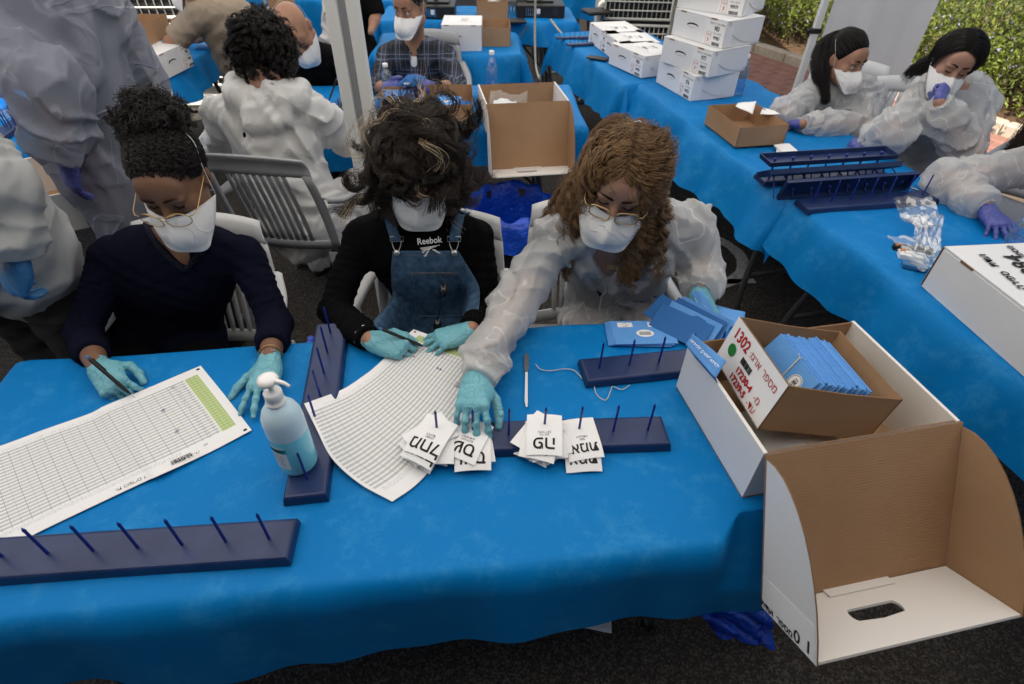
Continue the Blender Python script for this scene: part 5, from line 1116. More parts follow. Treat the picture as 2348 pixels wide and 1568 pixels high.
# boards on the right table: two lying, two on edge, one upside down
zt = .7445
def P2(u, v, z=zt): return PZ(u, v, z)
s1, s2 = P2(1870, 472), P2(2095, 455); thr = math.atan2(s2[1] - s1[1], s2[0] - s1[0])
mk_b = lambda lab, u, v, z, rx: spike_board(lab, fr(PZ(u, v, z), thr, z, 1.0, (R(rx), 0)))
mk_b('spike board lying spikes up in front of the pile on the right table', 1985, 468, zt, 0)
mk_b('spike board standing on its long edge, hollow side to the camera', 1946, 429, zt + .052, -72)
mk_b('spike board lying flat at the back bottom of the pile', 1880, 408, zt, 0)
mk_b('spike board turned upside down so its hollow and plugs show', 1902, 382, zt + .112, 150)
mk_b('topmost spike board lying upside down at the back of the pile', 1903, 353, zt + .125, 182)
sb1, _, _ = board_px('spike board between the bald man and the curly haired woman', (724, 268), (765, 265), 2, k1=1, sc=.95)
spike_board('far spike board with a cluster of spikes beside the carton row', fr(PZ(1335, 103, .745), R(15), .7445, .55, ), L=.45)
spike_board('farther spike board behind the cluster beside the carton row', fr(PZ(1318, 92, .745) + A(0, .06, 0), R(12), .7445, .5))
spike_board('spike board on the far left table behind the standing man', fr(PZ(40, 288, .745), R(100), .7445, .9))
# --- tally sheets
def _sheet(nt, n, l):
    b = n['Principled BSDF']; b.inputs['Roughness'].default_value = .6; b.inputs['Specular IOR Level'].default_value = .25
    uv = n.new('ShaderNodeUVMap'); sp = n.new('ShaderNodeSeparateXYZ'); l.new(uv.outputs[0], sp.inputs[0]); U, V = sp.outputs[0], sp.outputs[1]
    def mth(op, a, b_=None, c=None):
        m = n.new('ShaderNodeMath'); m.operation = op
        for i, x in enumerate((a, b_, c)):
            if x is None: continue
            if isinstance(x, (int, float)): m.inputs[i].default_value = x
            else: l.new(x, m.inputs[i])
        return m.outputs[0]
    def box_(x, a, c): return mth('MULTIPLY', mth('GREATER_THAN', x, a), mth('LESS_THAN', x, c))
    def per(x, o, p, w):   # periodic thin line
        fr_ = mth('FRACT', mth('DIVIDE', mth('SUBTRACT', x, o), p)); return mth('LESS_THAN', fr_, w)
    grid = mth('MULTIPLY', box_(U, .165, .985), box_(V, .095, .865)); rowz = mth('MULTIPLY', box_(U, .035, .985), box_(V, .095, .865))
    rp_ = .77 / 23
    band = mth('LESS_THAN', mth('FRACT', mth('DIVIDE', mth('SUBTRACT', V, .095), rp_)), .5); hl = per(V, .095, rp_ / 2, .055); hl2 = per(V, .095 + rp_ / 4, rp_ / 2, .04)
    vl = per(U, .165, .82 / 14, .022); vl2 = per(U, .165, .82 / 28, .03); vl3 = per(U, .165, .82 / 84, .03)
    col = None
    def mix_(base, fac, c):
        m = n.new('ShaderNodeMix'); m.data_type = 'RGBA'; l.new(fac, m.inputs[0])
        if isinstance(base, tuple): m.inputs[6].default_value = (*base, 1)
        else: l.new(base, m.inputs[6])
        m.inputs[7].default_value = (*c, 1); return m.outputs[2]
    c = mix_((.80, .80, .81), mth('MULTIPLY', band, mth('MULTIPLY', box_(U, .095, .985), box_(V, .095, .865))), (.50, .50, .51))
    c = mix_(c, mth('MULTIPLY', mth('MULTIPLY', hl, rowz), .75), (.30, .31, .30)); c = mix_(c, mth('MULTIPLY', mth('MULTIPLY', vl3, grid), .25), (.3, .3, .3))
    c = mix_(c, mth('MULTIPLY', mth('MULTIPLY', vl2, grid), .6), (.2, .21, .2)); c = mix_(c, mth('MULTIPLY', vl, grid), (.22, .23, .22))
    green = mth('MULTIPLY', box_(U, .035, .09), box_(V, .095, .865)); c = mix_(c, green, (.50, .60, .30)); c = mix_(c, mth('MULTIPLY', green, band), (.40, .50, .22))
    c = mix_(c, mth('MULTIPLY', mth('MULTIPLY', green, mth('ADD', hl, per(U, .035, .0184, .06))), .8), (.2, .28, .06))
    # handwritten-looking party names
    t = n.new('ShaderNodeTexNoise'); t.inputs['Scale'].default_value = 230; t.inputs['Detail'].default_value = 2; l.new(uv.outputs[0], t.inputs['Vector'])
    tx_ = mth('MULTIPLY', mth('GREATER_THAN', t.outputs['Fac'], .57), mth('MULTIPLY', mth('ADD', box_(U, .10, .112), box_(U, .13, .148)), mth('MULTIPLY', box_(mth('FRACT', mth('DIVIDE', mth('SUBTRACT', V, .095), rp_ / 1)), .2, .8), box_(V, .095, .865)))); c = mix_(c, tx_, (.08, .08, .08))
    mg = mth('MULTIPLY', mth('ADD', box_(V, .872, .877), mth('ADD', box_(V, .885, .890), box_(V, .897, .901))), mth('MULTIPLY', box_(U, .25, .97), mth('GREATER_THAN', t.outputs['Fac'], .52))); c = mix_(c, mg, (.3, .3, .3))
    mg = mth('MULTIPLY', mth('ADD', box_(V, .06, .066), box_(V, .074, .080)), mth('MULTIPLY', box_(U, .3, .9), mth('GREATER_THAN', t.outputs['Fac'], .54))); c = mix_(c, mg, (.3, .3, .3))
    sq = mth('ADD', mth('MULTIPLY', box_(U, .012, .026), box_(V, .022, .045)), mth('MULTIPLY', box_(U, .012, .026), box_(V, .952, .975))); c = mix_(c, sq, (.01, .01, .01))
    l.new(c, b.inputs['Base Color'])
M['sheet'] = node_mat('tally_sheet_print', _sheet)
def coons(name, top, bot, left, right, m, nx=60, ny=30, thick=.0004):
    """top/bot run along u at v=0/1; left/right run along v at u=0/1; points (u, v, z) of the photo"""
    def cv(p, n):
        q = bezier([PZ(*a) for a in p], 10); q = np.array(q); s = np.r_[0, np.cumsum(np.linalg.norm(np.diff(q, axis=0), axis=1))]; s /= s[-1]; t = np.linspace(0, 1, n); return np.stack([np.interp(t, s, q[:, i]) for i in range(3)], 1)
    Tp, Bt, Lf, Rt = cv(top, nx), cv(bot, nx), cv(left, ny), cv(right, ny); V = []; UV = []
    for j in range(ny):
        t = j / (ny - 1)
        for i in range(nx):
            s = i / (nx - 1); p = (1 - t) * Tp[i] + t * Bt[i] + (1 - s) * Lf[j] + s * Rt[j] - ((1 - s) * (1 - t) * Tp[0] + s * (1 - t) * Tp[-1] + (1 - s) * t * Bt[0] + s * t * Bt[-1]); V.append(p); UV.append((s, t))
    V = np.array(V); o = mk(name, V, [[j * nx + i, j * nx + i + 1, (j + 1) * nx + i + 1, (j + 1) * nx + i] for j in range(ny - 1) for i in range(nx - 1)], m, None, True, uv=UV); return o, V.reshape(ny, nx, 3)
z0 = .7475
ls, lV = coons('tally_sheet', [(460, 838, z0), (330, 893, z0), (240, 930, z0 + .012), (205, 948, z0 + .004), (100, 985, z0), (0, 1022, z0), (-170, 1075, z0)], [(577, 986, z0), (480, 1037, z0), (360, 1092, z0 + .009), (330, 1105, z0 + .003), (150, 1190, z0), (0, 1262, z0), (-120, 1310, z0)],
    [(460, 838, z0), (520, 912, z0), (577, 986, z0)], [(-170, 1075, z0), (-150, 1180, z0), (-120, 1310, z0)], M['sheet'])
tag(ls, 'long printed tally sheet with green column under the navy-sweater woman\'s hands', 'tally sheet', 'printed tally sheets')
b = MB(); r_ = random.Random(8); uu = .225
def onsheet(Vg, u, v, dz=.0006):
    ny, nx, _ = Vg.shape; i, j = u * (nx - 1), v * (ny - 1); i0, j0 = min(int(i), nx - 2), min(int(j), ny - 2); a, b_ = i - i0, j - j0
    return Vg[j0, i0] * (1 - a) * (1 - b_) + Vg[j0, i0 + 1] * a * (1 - b_) + Vg[j0 + 1, i0] * (1 - a) * b_ + Vg[j0 + 1, i0 + 1] * a * b_ + A(0, 0, dz)
while uu < .30: ww = r_.choice((.0012, .0024, .004)); b.add([onsheet(lV, uu, .915), onsheet(lV, uu + ww, .915), onsheet(lV, uu + ww, .955), onsheet(lV, uu, .955)], [[0, 1, 2, 3]]); uu += ww + r_.choice((.0014, .0024))
b.obj('barcode', M['ink'], ls)
p = onsheet(lV, .40, .955); q = onsheet(lV, .30, .955); text('ה-32 תסנכל תוריחבל םירשכ תולוק תריפס ןויליג', M['ink'], ls, frame(onsheet(lV, .43, .957), onsheet(lV, .50, .957) - onsheet(lV, .40, .957), onsheet(lV, .43, .93) * -1 + onsheet(lV, .43, .96)), .0135)
for k, (uu, vv) in enumerate(((.215, .33), (.219, .345), (.215, .62), (.221, .64), (.14, .12), (.16, .9))):
    b = MB()
    for i in range(4): b.tube([onsheet(lV, uu + i * .004, vv, .0008), onsheet(lV, uu + i * .004 + .001, vv + .018, .0008)], .0004, 4)
    b.obj('tally_marks', M['pinblue'], ls)
ms, mV = coons('tally_sheet', [(948, 755, z0), (925, 775, z0), (890, 812, z0 + .002), (858, 842, z0 + .009), (835, 860, z0 + .016), (790, 890, z0 + .014), (745, 908, z0 + .024), (697, 925, z0 + .042)], [(1175, 829, z0), (1125, 900, z0), (1075, 975, z0), (1010, 1050, z0), (955, 1110, z0), (899, 1150, z0)],
    [(948, 755, z0), (1062, 794, z0), (1175, 829, z0)], [(697, 925, z0 + .042), (726, 985, z0 + .036), (760, 1050, z0 + .018), (822, 1107, z0 + .005), (899, 1150, z0)], M['sheet'])
tag(ms, 'curling printed tally sheet between the sanitiser bottle and the ballot slips', 'tally sheet', 'printed tally sheets')
for k, (uu, vv) in enumerate(((.215, .18), (.215, .21), (.215, .47), (.215, .50))):
    b = MB()
    for i in range(4): b.tube([onsheet(mV, uu + .001 * i, vv + i * .005, .0008), onsheet(mV, uu + .014, vv + i * .005, .0008)], .0004, 4)
    b.obj('tally_marks', M['pinblue'], ms)
# far table sheets
for p4, lab in (([PZ(706, 237, .7475), PZ(770, 236, .7475), PZ(775, 262, .7475), PZ(712, 262, .7475)], 'tally sheet in front of the bald man'), ([PZ(722, 278, .7475), PZ(775, 270, .7475), PZ(800, 295, .7475), PZ(740, 306, .7475)], 'small ruled sheet under the curly haired woman\'s arm')):
    o = sheetmesh('tally_sheet', [p4[1], p4[0], p4[3], p4[2]], M['sheet'], None, 6, 6, .0004, 1); tag(o, lab, 'tally sheet', 'printed tally sheets')
# --- ballot slips on the spikes
def slip(spz, ang_, off, tilt, z, label, code, sub=None, bend=.012, group='printed ballot slips on the spikes', ww=.082, hh=.106):
    """slip pierced at spz; off: hole position from the slip's top edge centre; ang_: direction of its lower edge"""
    nx, ny = 7, 11; V = []; c, s = math.cos(ang_), math.sin(ang_); ex_ = A(c, s, 0); ey_ = A(-s, c, 0)   # ey_ towards the top of the print
    for j in range(ny):
        for i in range(nx):
            x = (i / (nx - 1) - .5) * ww; y = (j / (ny - 1)) * hh - off; q = max(0, -(-y) ) ; u_ = y
            q = A(*spz, 0) + ex_ * x + ey_ * y; dy_ = spz[1] - q[1]; dx_ = q[0] - spz[0]
            zz = z - .05 * dy_ - 3.4 * max(0, dy_ - .02) ** 2 - 1.5 * dx_ * dx_ + bend * math.sin(dx_ * 20 + 1) * .25
            V.append(q + A(0, 0, max(zz, .7465 + (z - .77) * .12)))
    o = mk('ballot_slip', V, [[j * nx + i, j * nx + i + 1, (j + 1) * nx + i + 1, (j + 1) * nx + i] for j in range(ny - 1) for i in range(nx - 1)], M['slip'], None, True); tag(o, label, 'ballot slip', group)
    if code:
        G = np.array(V).reshape(ny, nx, 3)
        def pt(u, v):
            i, j = min(int(u * (nx - 1)), nx - 2), min(int(v * (ny - 1)), ny - 2); a, b_ = u * (nx - 1) - i, v * (ny - 1) - j
            return G[j, i] * (1 - a) * (1 - b_) + G[j, i + 1] * a * (1 - b_) + G[j + 1, i] * (1 - a) * b_ + G[j + 1, i + 1] * a * b_
        for st, v, sz, th_ in ((code, .76, .043 if len(code) < 3 or 'ל' in code else .034, .0006), (sub[0] if sub else 'תושארב', .56, .0085, 0), (sub[1] if sub else 'תסנכל', .49, .0085, 0)):
            me = text_mesh(st, sz, bold=th_)
            for vv in me.vertices:   # print read from the women's side: top of the letters towards the camera
                q = pt(min(max(.5 - vv.co.x * 0 + (-vv.co.x) / ww * -1, .01), .99), min(max(v + vv.co.y / hh * -1 * -1, .01), .99)); vv.co = Vector(q + A(0, 0, .0007))
            me.materials.clear(); me.materials.append(M['ink']); link(bpy.data.objects.new('lettering', me), o)
    return o
base = [mc + md_ * (k - 3) * .0833 for k in range(7)]
rS = random.Random(12)
names = {0: ('לחמ', ('והינתנ', 'דוכילה'), 'leftmost spike'), 1: ('סש', ('תוליחקה', 'םידרפסה'), 'second spike from the left'), 3: ('הפ', ('ץנג ינב', 'ןבל לוחכ'), 'fourth spike from the left'), 4: ('תמא', ('רשג', 'הדובעה'), 'fifth spike from the left')}
for k, (code, sub, nm) in names.items():
    p = base[k][:2]; N = {0: 8, 1: 5, 3: 8, 4: 3}[k]
    for j in range(N):
        top_ = j == N - 1; near2 = j == N - 2
        aa = {0: (-26 + rS.uniform(-38, 30)), 1: rS.uniform(-14, 34), 3: rS.uniform(-48, 34), 4: rS.uniform(-24, 20)}[k]
        if top_: aa = {0: -24, 1: -22, 3: -2, 4: 10}[k]
        if near2: aa = {0: -27, 1: 3, 3: -14, 4: 4}[k]
        off = .028 + (0 if top_ else rS.uniform(-.006, .01)) + (-.018 if near2 else 0)
        z = .770 + j * .0042; th_ = math.pi + R(aa) - 0
        lab = (('topmost slip lettered %s' if top_ else 'second slip down lettered %s' if near2 else ORD[j] + ' slip from the bottom under the slips lettered %s') % code[::-1]) + ' on the ' + nm
        slip(p, th_, off, (-.10 - .02 * rS.random(), rS.uniform(-.06, .06)), z, lab, code if (top_ or near2) else None, sub, bend=.012)
# small stack of slips in front of the bald man and at the spike pile
for (u, v), n_, lab in (((785, 240), 7, 'white slip in the little pile under the purple glove'), ((1800, 346), 4, 'white slip in the fan behind the spike board pile')):
    for j in range(n_):
        slip(PZ(u + j * 1.2, v, .75)[:2], R(rS.uniform(-20, 20)), .05, (0, 0), .750 + j * .003 + (0 if u < 1000 else .002), ORD[j] + ' from the bottom, ' + lab, None, bend=0, group='loose white ballot slips')
# --- envelopes near the right woman
ea, eb, ec, ed = PZ(1398, 737, .757), PZ(1532, 735, .757), PZ(1549, 785, .757), PZ(1406, 790, .757); thE = math.atan2(eb[1] - ea[1], eb[0] - ea[0])
cE = (ea + eb + ec + ed) / 4; wE, hE = np.linalg.norm(ec - ed), np.linalg.norm(ea - ed)
for j in range(5):
    o = envelope('top blue envelope of the pile with two white panels and an oval seal' if j == 4 else ('lowest', 'second lowest', 'middle', 'second highest')[j] + ' blue envelope of the pile left of the envelope fan', fr(cE + A(.004 * j - .012, .002 * (j % 2), 0), thE + R(180 + (j - 4) * .8), .7465 + j * .0022), wE, hE, .0019, seal=(-.004, .006, .026, .016) if j == 4 else None, group='pile of blue envelopes on the front table')
    if j == 4:
        for q, s_ in ((-.042, 'אשונ'), (.048, 'רפסמ')):
            b = MB(); b.box((q, -.033, .0023), (.044, .020, .0004)); pb2 = b.obj('white_panel', M['paper'], o, world=False); text(s_, M['ink'], pb2, Matrix.Translation((q, -.027, .0027)) @ Matrix.Rotation(0, 4, 'Z'), .006, world=False)
            b = MB(); b.tube(bezier([(q - .014, -.036, .0029), (q - .004, -.030, .0029), (q - .002, -.040, .0029), (q + .010, -.034, .0029)], 5), .0004, 4); b.obj('signature', M['ink'], pb2, world=False)
# opened dark envelopes fanned out
for j, (u, v, a_, rx_, m_) in enumerate(((1560, 748, -40, 30, 'env_dark'), (1580, 745, -43, 38, 'env'), (1592, 738, -46, 44, 'env_dark'), (1606, 736, -45, 52, 'env'), (1572, 732, -38, 22, 'env_dark'), (1545, 728, -52, 30, 'env_dark'))):
    envelope('opened envelope, %s in the fan beside the ringlets woman' % ('nearest the pile', 'second', 'third', 'closest to the carton', 'tucked underneath', 'farthest left')[j], fr(PZ(u, v, .775), R(a_ + 180), None, 1, (R(-rx_), 0)), .165, .085, .003, m_, group='opened envelopes in a fan')
b = MB(); fan = None
# blue sheet behind the held envelope at the table corner
# --- letter opener, strings
a, b_ = PZ(1207, 812, .747), PZ(1206, 965, .747); ro = empty('letter_opener', 'steel letter opener with grey handle lying on the front table', 'letter opener', tuple(a)); dv = nrm(b_ - a); sd = A(dv[1], -dv[0], 0)
b = MB(); pts = [a - sd * .0035, a + sd * .0035, a + dv * .010 + sd * .0065, a + dv * .060 + sd * .0062, a + dv * .072 + sd * .003, a + dv * .072 - sd * .003, a + dv * .060 - sd * .0062, a + dv * .010 - sd * .0065]; b.slab([p + A(0, 0, .0028) for p in pts], (0, 0, -.003)); b.obj('handle', mat('grey_handle', (.10, .11, .12), .35, .5), ro)
b = MB(); bl_ = a + dv * .070; b.slab([p + A(0, 0, .002) for p in (bl_ - sd * .0032, bl_ + sd * .0032, bl_ + dv * .11 + sd * .0042, bl_ + dv * .13 + sd * .001, bl_ + dv * .13 - sd * .003, bl_ + dv * .11 - sd * .0036)], (0, 0, -.0016)); b.obj('blade', M['metal'], ro)
for pts, lab in (([(1228, 835, .748), (1238, 846, .748), (1260, 850, .749), (1290, 846, .748), (1313, 848, .748), (1325, 857, .749), (1334, 868, .749)], 'thin curved string lying left of the empty spike board'), ([(1362, 886, .748), (1368, 905, .748), (1385, 917, .749), (1393, 912, .748), (1400, 895, .751), (1405, 886, .748), (1425, 893, .748), (1443, 883, .748)], 'looped string poking out under the empty spike board')):
    b = MB(); b.tube(bezier([PZ(*p) for p in pts], 6), .0011, 6); o = b.obj('string', M['string'], None, True); tag(o, lab, 'string', 'loose strings on the front table')
# --- sanitiser bottle
pbt = PZ(686, 1064, .767); sb = mroot('sanitiser_bottle', 'pump bottle of cyan hand sanitiser with white pump', 'bottle', fr(pbt + A(0, .004, 0), R(-18), .768, .96)); kw = dict(parent=sb, world=False, smooth=True)
b = MB(); b.lathe([(.0, .001), (.034, .0), (.0405, .004), (.0425, .012), (.0425, .088), (.0425, .120)], 40, cap=False); b.obj('gel', M['gel'], **kw)
b = MB(); b.lathe([(.0427, .1195), (.0428, .150), (.0415, .168), (.036, .184), (.027, .196), (.018, .203), (.0165, .206)], 40, cap=False); b.obj('bottle_wall', M['frost'], **kw)
b = MB()
for z1, z2, r_ in ((.204, .209, .0200), (.209, .212, .0185), (.212, .232, .0180), (.232, .235, .0165), (.235, .238, .012)): pass
b.lathe([(.0195, .204), (.0203, .206), (.0203, .211), (.0182, .2125), (.0182, .222), (.0186, .2225), (.0186, .236), (.0170, .2385), (.0065, .2395), (.0055, .245), (.0055, .262)], 32); b.obj('pump_collar', M['white_plastic'], **kw)
b = MB(); b.lathe([(.006, .262), (.017, .263), (.0205, .266), (.0215, .270), (.0195, .2755), (.013, .279), (.004, .2805)], 28); b.tube(bezier([(.01, .0, .272), (.026, .001, .2735), (.040, .001, .273), (.050, .001, .268)], 5), [.0068, .0062, .0058, .0052, .005, .0048, .0046, .0044, .0042, .004, .0038, .0036, .0035, .0034, .0033, .0033], 10); b.obj('pump_head', M['white_plastic'], **kw)
def curved(name, r_, a0, a1, z0_, z1_, m, parent, n=14):
    V = []; 
    for i in range(n + 1):
        a = R(a0 + (a1 - a0) * i / n); V += [(r_ * math.cos(a), r_ * math.sin(a), z0_), (r_ * math.cos(a), r_ * math.sin(a), z1_)]
    return mk(name, V, [[2 * i, 2 * i + 2, 2 * i + 3, 2 * i + 1] for i in range(n)], m, parent, True, False)
lbx = curved('front_label', .0430, -140, -68, .030, .104, M['label'], sb); curved('label_band', .0434, -142, -66, .086, .100, M['teal'], lbx)
for k in range(12): curved('print_line', .0434, -134, -76 - (k * 7) % 9, .036 + k * .0038, .0372 + k * .0038, M['grey_ink'], lbx, 8)
def wrapt(s, r_, a_c, z, sz, m, parent):
    me = text_mesh(s, sz, bold=.0004)
    for vv in me.vertices: a = R(a_c) + vv.co.x / r_; vv.co = Vector((r_ * math.cos(a), r_ * math.sin(a), z + vv.co.y))
    me.materials.clear(); me.materials.append(m); return link(bpy.data.objects.new('lettering', me), parent, False)
wrapt('ספטוסל', .0438, -104, .093, .013, M['ink'], lbx)
# --- clear bag with stationery, bottles
def bottle(label, loc, h=.235, r_=.031, tilt=(0, 0), fill=.6, cap_='white_plastic'):
    root = mroot('water_bottle', label, 'bottle', fr(loc, .4, None, 1, tilt), 'small clear water bottles'); k = h / .22
    prof = [(.0, .0), (.024, .0), (.030, .006), (.0305, .022), (.0285, .030), (.0305, .040), (.0300, .058), (.0270, .070), (.0265, .082), (.0295, .096), (.0310, .112), (.0310, .130), (.0290, .150), (.0230, .170), (.0155, .186), (.0125, .194), (.0125, .202)]
    b = MB(); b.lathe([(x * r_ / .031, z * k) for x, z in prof], 22, cap=False); b.obj('bottle_body', M['pet'], root, True, False)
    b = MB(); b.lathe([(.0143 * r_ / .031, .200 * k), (.0150 * r_ / .031, .202 * k), (.0150 * r_ / .031, .217 * k), (.013 * r_ / .031, .22 * k)], 20); b.obj('bottle_cap', M[cap_], root, True, False)
    b = MB(); b.lathe([(x * r_ / .031 * .94, max(z * k, .002)) for x, z in prof if z <= .22 * fill + .001], 22); b.obj('water', M['water'], root, True, False); return root
M['water'] = clearmat('drinking_water', (.72, .86, .95), .93, .02)
bottle('water bottle standing behind the open back carton', PZ(1128, 216, .742), .235)
bottle('water bottle beside the box stack on the right table', PZ(1690, 218, .742), .225)
bottle('water bottle lying near the purple glove at the right edge', PZ(2296, 600, .742) + A(0, 0, 0), .215, .034, fill=.5)
bottle('water bottle beside carton 981 at the upper left', PZ(296, 150, .742) + A(0, 0, 0), .22)
bottle('water bottle at the bald man\'s elbow behind the tent pole', PZ(893, 232, .742), .2)
bottle('small bottle on the far left table', PZ(22, 262, .742), .16)
# ------------------------------------------------------------------ people
def person(label, loc, group=None): return empty('person', label, 'person', (loc[0], loc[1], 0), 0, group)
def shoes(root, J, d, m='shoe'):
    for q in 'LR':
        if 'ft' + q in J: shoe(root, J['ft' + q], d, m)
def cuff(root, J, q, t, r, m, name='elastic_cuff', fl=1.15):
    """gathered elastic cuff ring"""
    b_, c = J['el' + q], J['wr' + q]; p = b_ + (c - b_) * t; d = nrm(c - b_); e1 = nrm(np.cross(d, (0, 0, 1))); e2 = np.cross(d, e1); V = []; n = 40
    for k, (dz, rr) in enumerate(((-.02, 1.25 * fl), (-.010, 1.08), (-.003, .98), (.004, 1.02), (.010, 1.0))):
        for i in range(n): a = 2 * math.pi * i / n; q_ = r * rr * (1 + .05 * math.sin(a * 11 + k) * (1 if k != 2 else .3)); V.append(p + d * dz + q_ * (math.cos(a) * e1 + math.sin(a) * e2))
    o = mk(name, V, [[k * n + i, k * n + (i + 1) % n, (k + 1) * n + (i + 1) % n, (k + 1) * n + i] for k in range(4) for i in range(n)], M[m], root, True); return o
# ---- left woman: navy sweater, bun, aviator glasses
def left_woman():
    J = dict(neck=PY(402, 560, 1.44), shR=PY(252, 590, 1.42), shL=PY(562, 585, 1.42), elR=PY(192, 765, 1.24), elL=PY(632, 740, 1.28), wrR=PZ(226, 842, .785), wrL=PZ(618, 826, .785), hip=PY(420, 800, 1.55),
             knR=A(-1.15, 1.12, .52), knL=A(-.88, 1.12, .52), ftR=A(-1.16, 1.2, .07), ftL=A(-.85, 1.2, .07))
    J['hip'] = A(J['hip'][0] + .02, 1.48, .50)
    root = person('woman in navy sweater with curly bun and gold glasses writing at the left', J['hip'])
    H = HF(PY(393, 402, 1.35), (.03, -.92, -.38), (.0, -.45, .9), 1.02)
    body = skin_body(root, H, J, 'skin_d', h=.005); face_details(H, body)
    def nc(F):
        nk = J['neck']; F.cone(nk + A(0, .03, .05), nk + A(0, -.0, -.0), .070, .062, .01, neg=True); vt = PY(424, 618, 1.30); q = F.cast([(408, 530), (424, 612)], .0); F.cone(q[0] + A(0, .0, .0), q[1], .062, .006, .008, neg=True)
    JJ = dict(J); so, F = clothes(root, 'sweater', JJ, 'sweater', .010, .0055, sleeve=.84, fold=(.004, 30, 11), neckcut=nc, legs=False, rip=.0026, slr=(.052, .043, .039), keep=True, srip=130)
    clothes(root, 'trousers', J, 'blackcloth', .012, .009, sleeve=0, torso=False, fold=(.003, 30, 4), slr=(.0, .0, .0)) if False else None
    b = MB()   # ribbed V collar laid on the sweater
    for pl_ in ([(330, 478), (333, 510), (350, 545), (380, 585), (424, 622)], [(482, 470), (487, 505), (478, 545), (456, 585), (424, 622)]):
        b.tube(F.cast([tuple(q) for q in np.array(bezier([A(*p, 0) for p in pl_], 8))[:, :2]], .002), .0085, 8)
    b.obj('ribbed_collar', M['rib_knit'], root, True)
    for q, t in (('R', .68), ('L', .68)): pass
    L_ = MB()
    for q in 'LR':
        a = J['hip'] + A(.08 if q == 'L' else -.08, 0, 0); L_.tube([a, J['kn' + q]], [.095, .068], 14); L_.tube([J['kn' + q], J['ft' + q] + A(0, 0, .03)], [.066, .045], 12)
    L_.obj('trousers', M['blackcloth'], root, True); shoes(root, J, (0, -1))
    # hair: tight curls pulled up into a bun
    def ex(F): F.ell(H.p(-.020, -.085, .088), (.056, .050, .040), H.rot(), .03)
    cp = cap(H, root, sk=(.081, .101, .090), extra=ex, hairline=.062, front=.052, low=-.06, fold=.004)
    rf = scalp_roots(.058, -.05, (.081, .101, .090), .052); up = A(0, -.45, .9)
    hp = hair_paths(H, 4200, 16, .055, rf, lambda P, s, P0: (A(0, -.09, .12) - P0), .0028, 420, .3, 5, 700, grav=.0, vol=.03, skull=(.081, .101, .090), curl_in=.3, lift=.12, ck=.2); strands('hair', root, M['hair_k'], hp, .0009, .0004)
    def bun(r, N):
        v = r.normal(size=(N, 3)); v /= np.linalg.norm(v, axis=1)[:, None]; return A(-.020, -.086, .090) + v * A(.054, .048, .040)
    hp = hair_paths(H, 3600, 18, .050, bun, lambda P, s, P0: np.cross(P0 - A(-.020, -.086, .090), A(.3, .5, .8)) + (P0 - A(-.020, -.086, .090)) * .55, .0065, 260, .6, 6, 400, grav=0, curl_in=.2, low=9); strands('bun_curls', root, M['hair_k'], hp, .0010, .0005)
    add_mask(H, root, low=.004, ms=1.06); add_glasses(H, root, 'aviator', 'gold', .126, -.028)
    hand(root, J['wrR'], PZ(284, 915, .765) - J['wrR'], (-.30, -.25, .9), -1, WRITE, thumb=WTHUMB, elbow=J['elR'], sc=1.0, cuff=.03)
    hand(root, J['wrL'], PZ(583, 985, .760) - J['wrL'] + A(0, 0, .012), (-.05, .05, 1), 1, [(14, 10, 6), (12, 8, 5), (12, 8, 5), (14, 10, 6)], spread=(14, 3, -6, -14), thumb=((.45, .85, -.25), (.75, .6, -.15), (.95, .3, -.08)), elbow=J['elL'], sc=1.02, cuff=.022)
    b = MB(); e = nrm(J['elL'] - J['wrL']); c = J['wrL'] + e * .030; e1 = nrm(np.cross(e, (0, 0, 1))); e2 = np.cross(e, e1); b.tube([c + .030 * (e1 * math.cos(a) + e2 * math.sin(a)) for a in np.linspace(0, 2 * math.pi, 22, endpoint=False)], .0014, 6, closed=True); b.obj('bracelet', M['gold'], root, True)
    pen(PZ(309, 912, .753), PY(204, 822, PZ(204, 822, .86)[1]), 'dark ball pen in the navy-sweater woman\'s gloved hand')
    return J
left_woman()
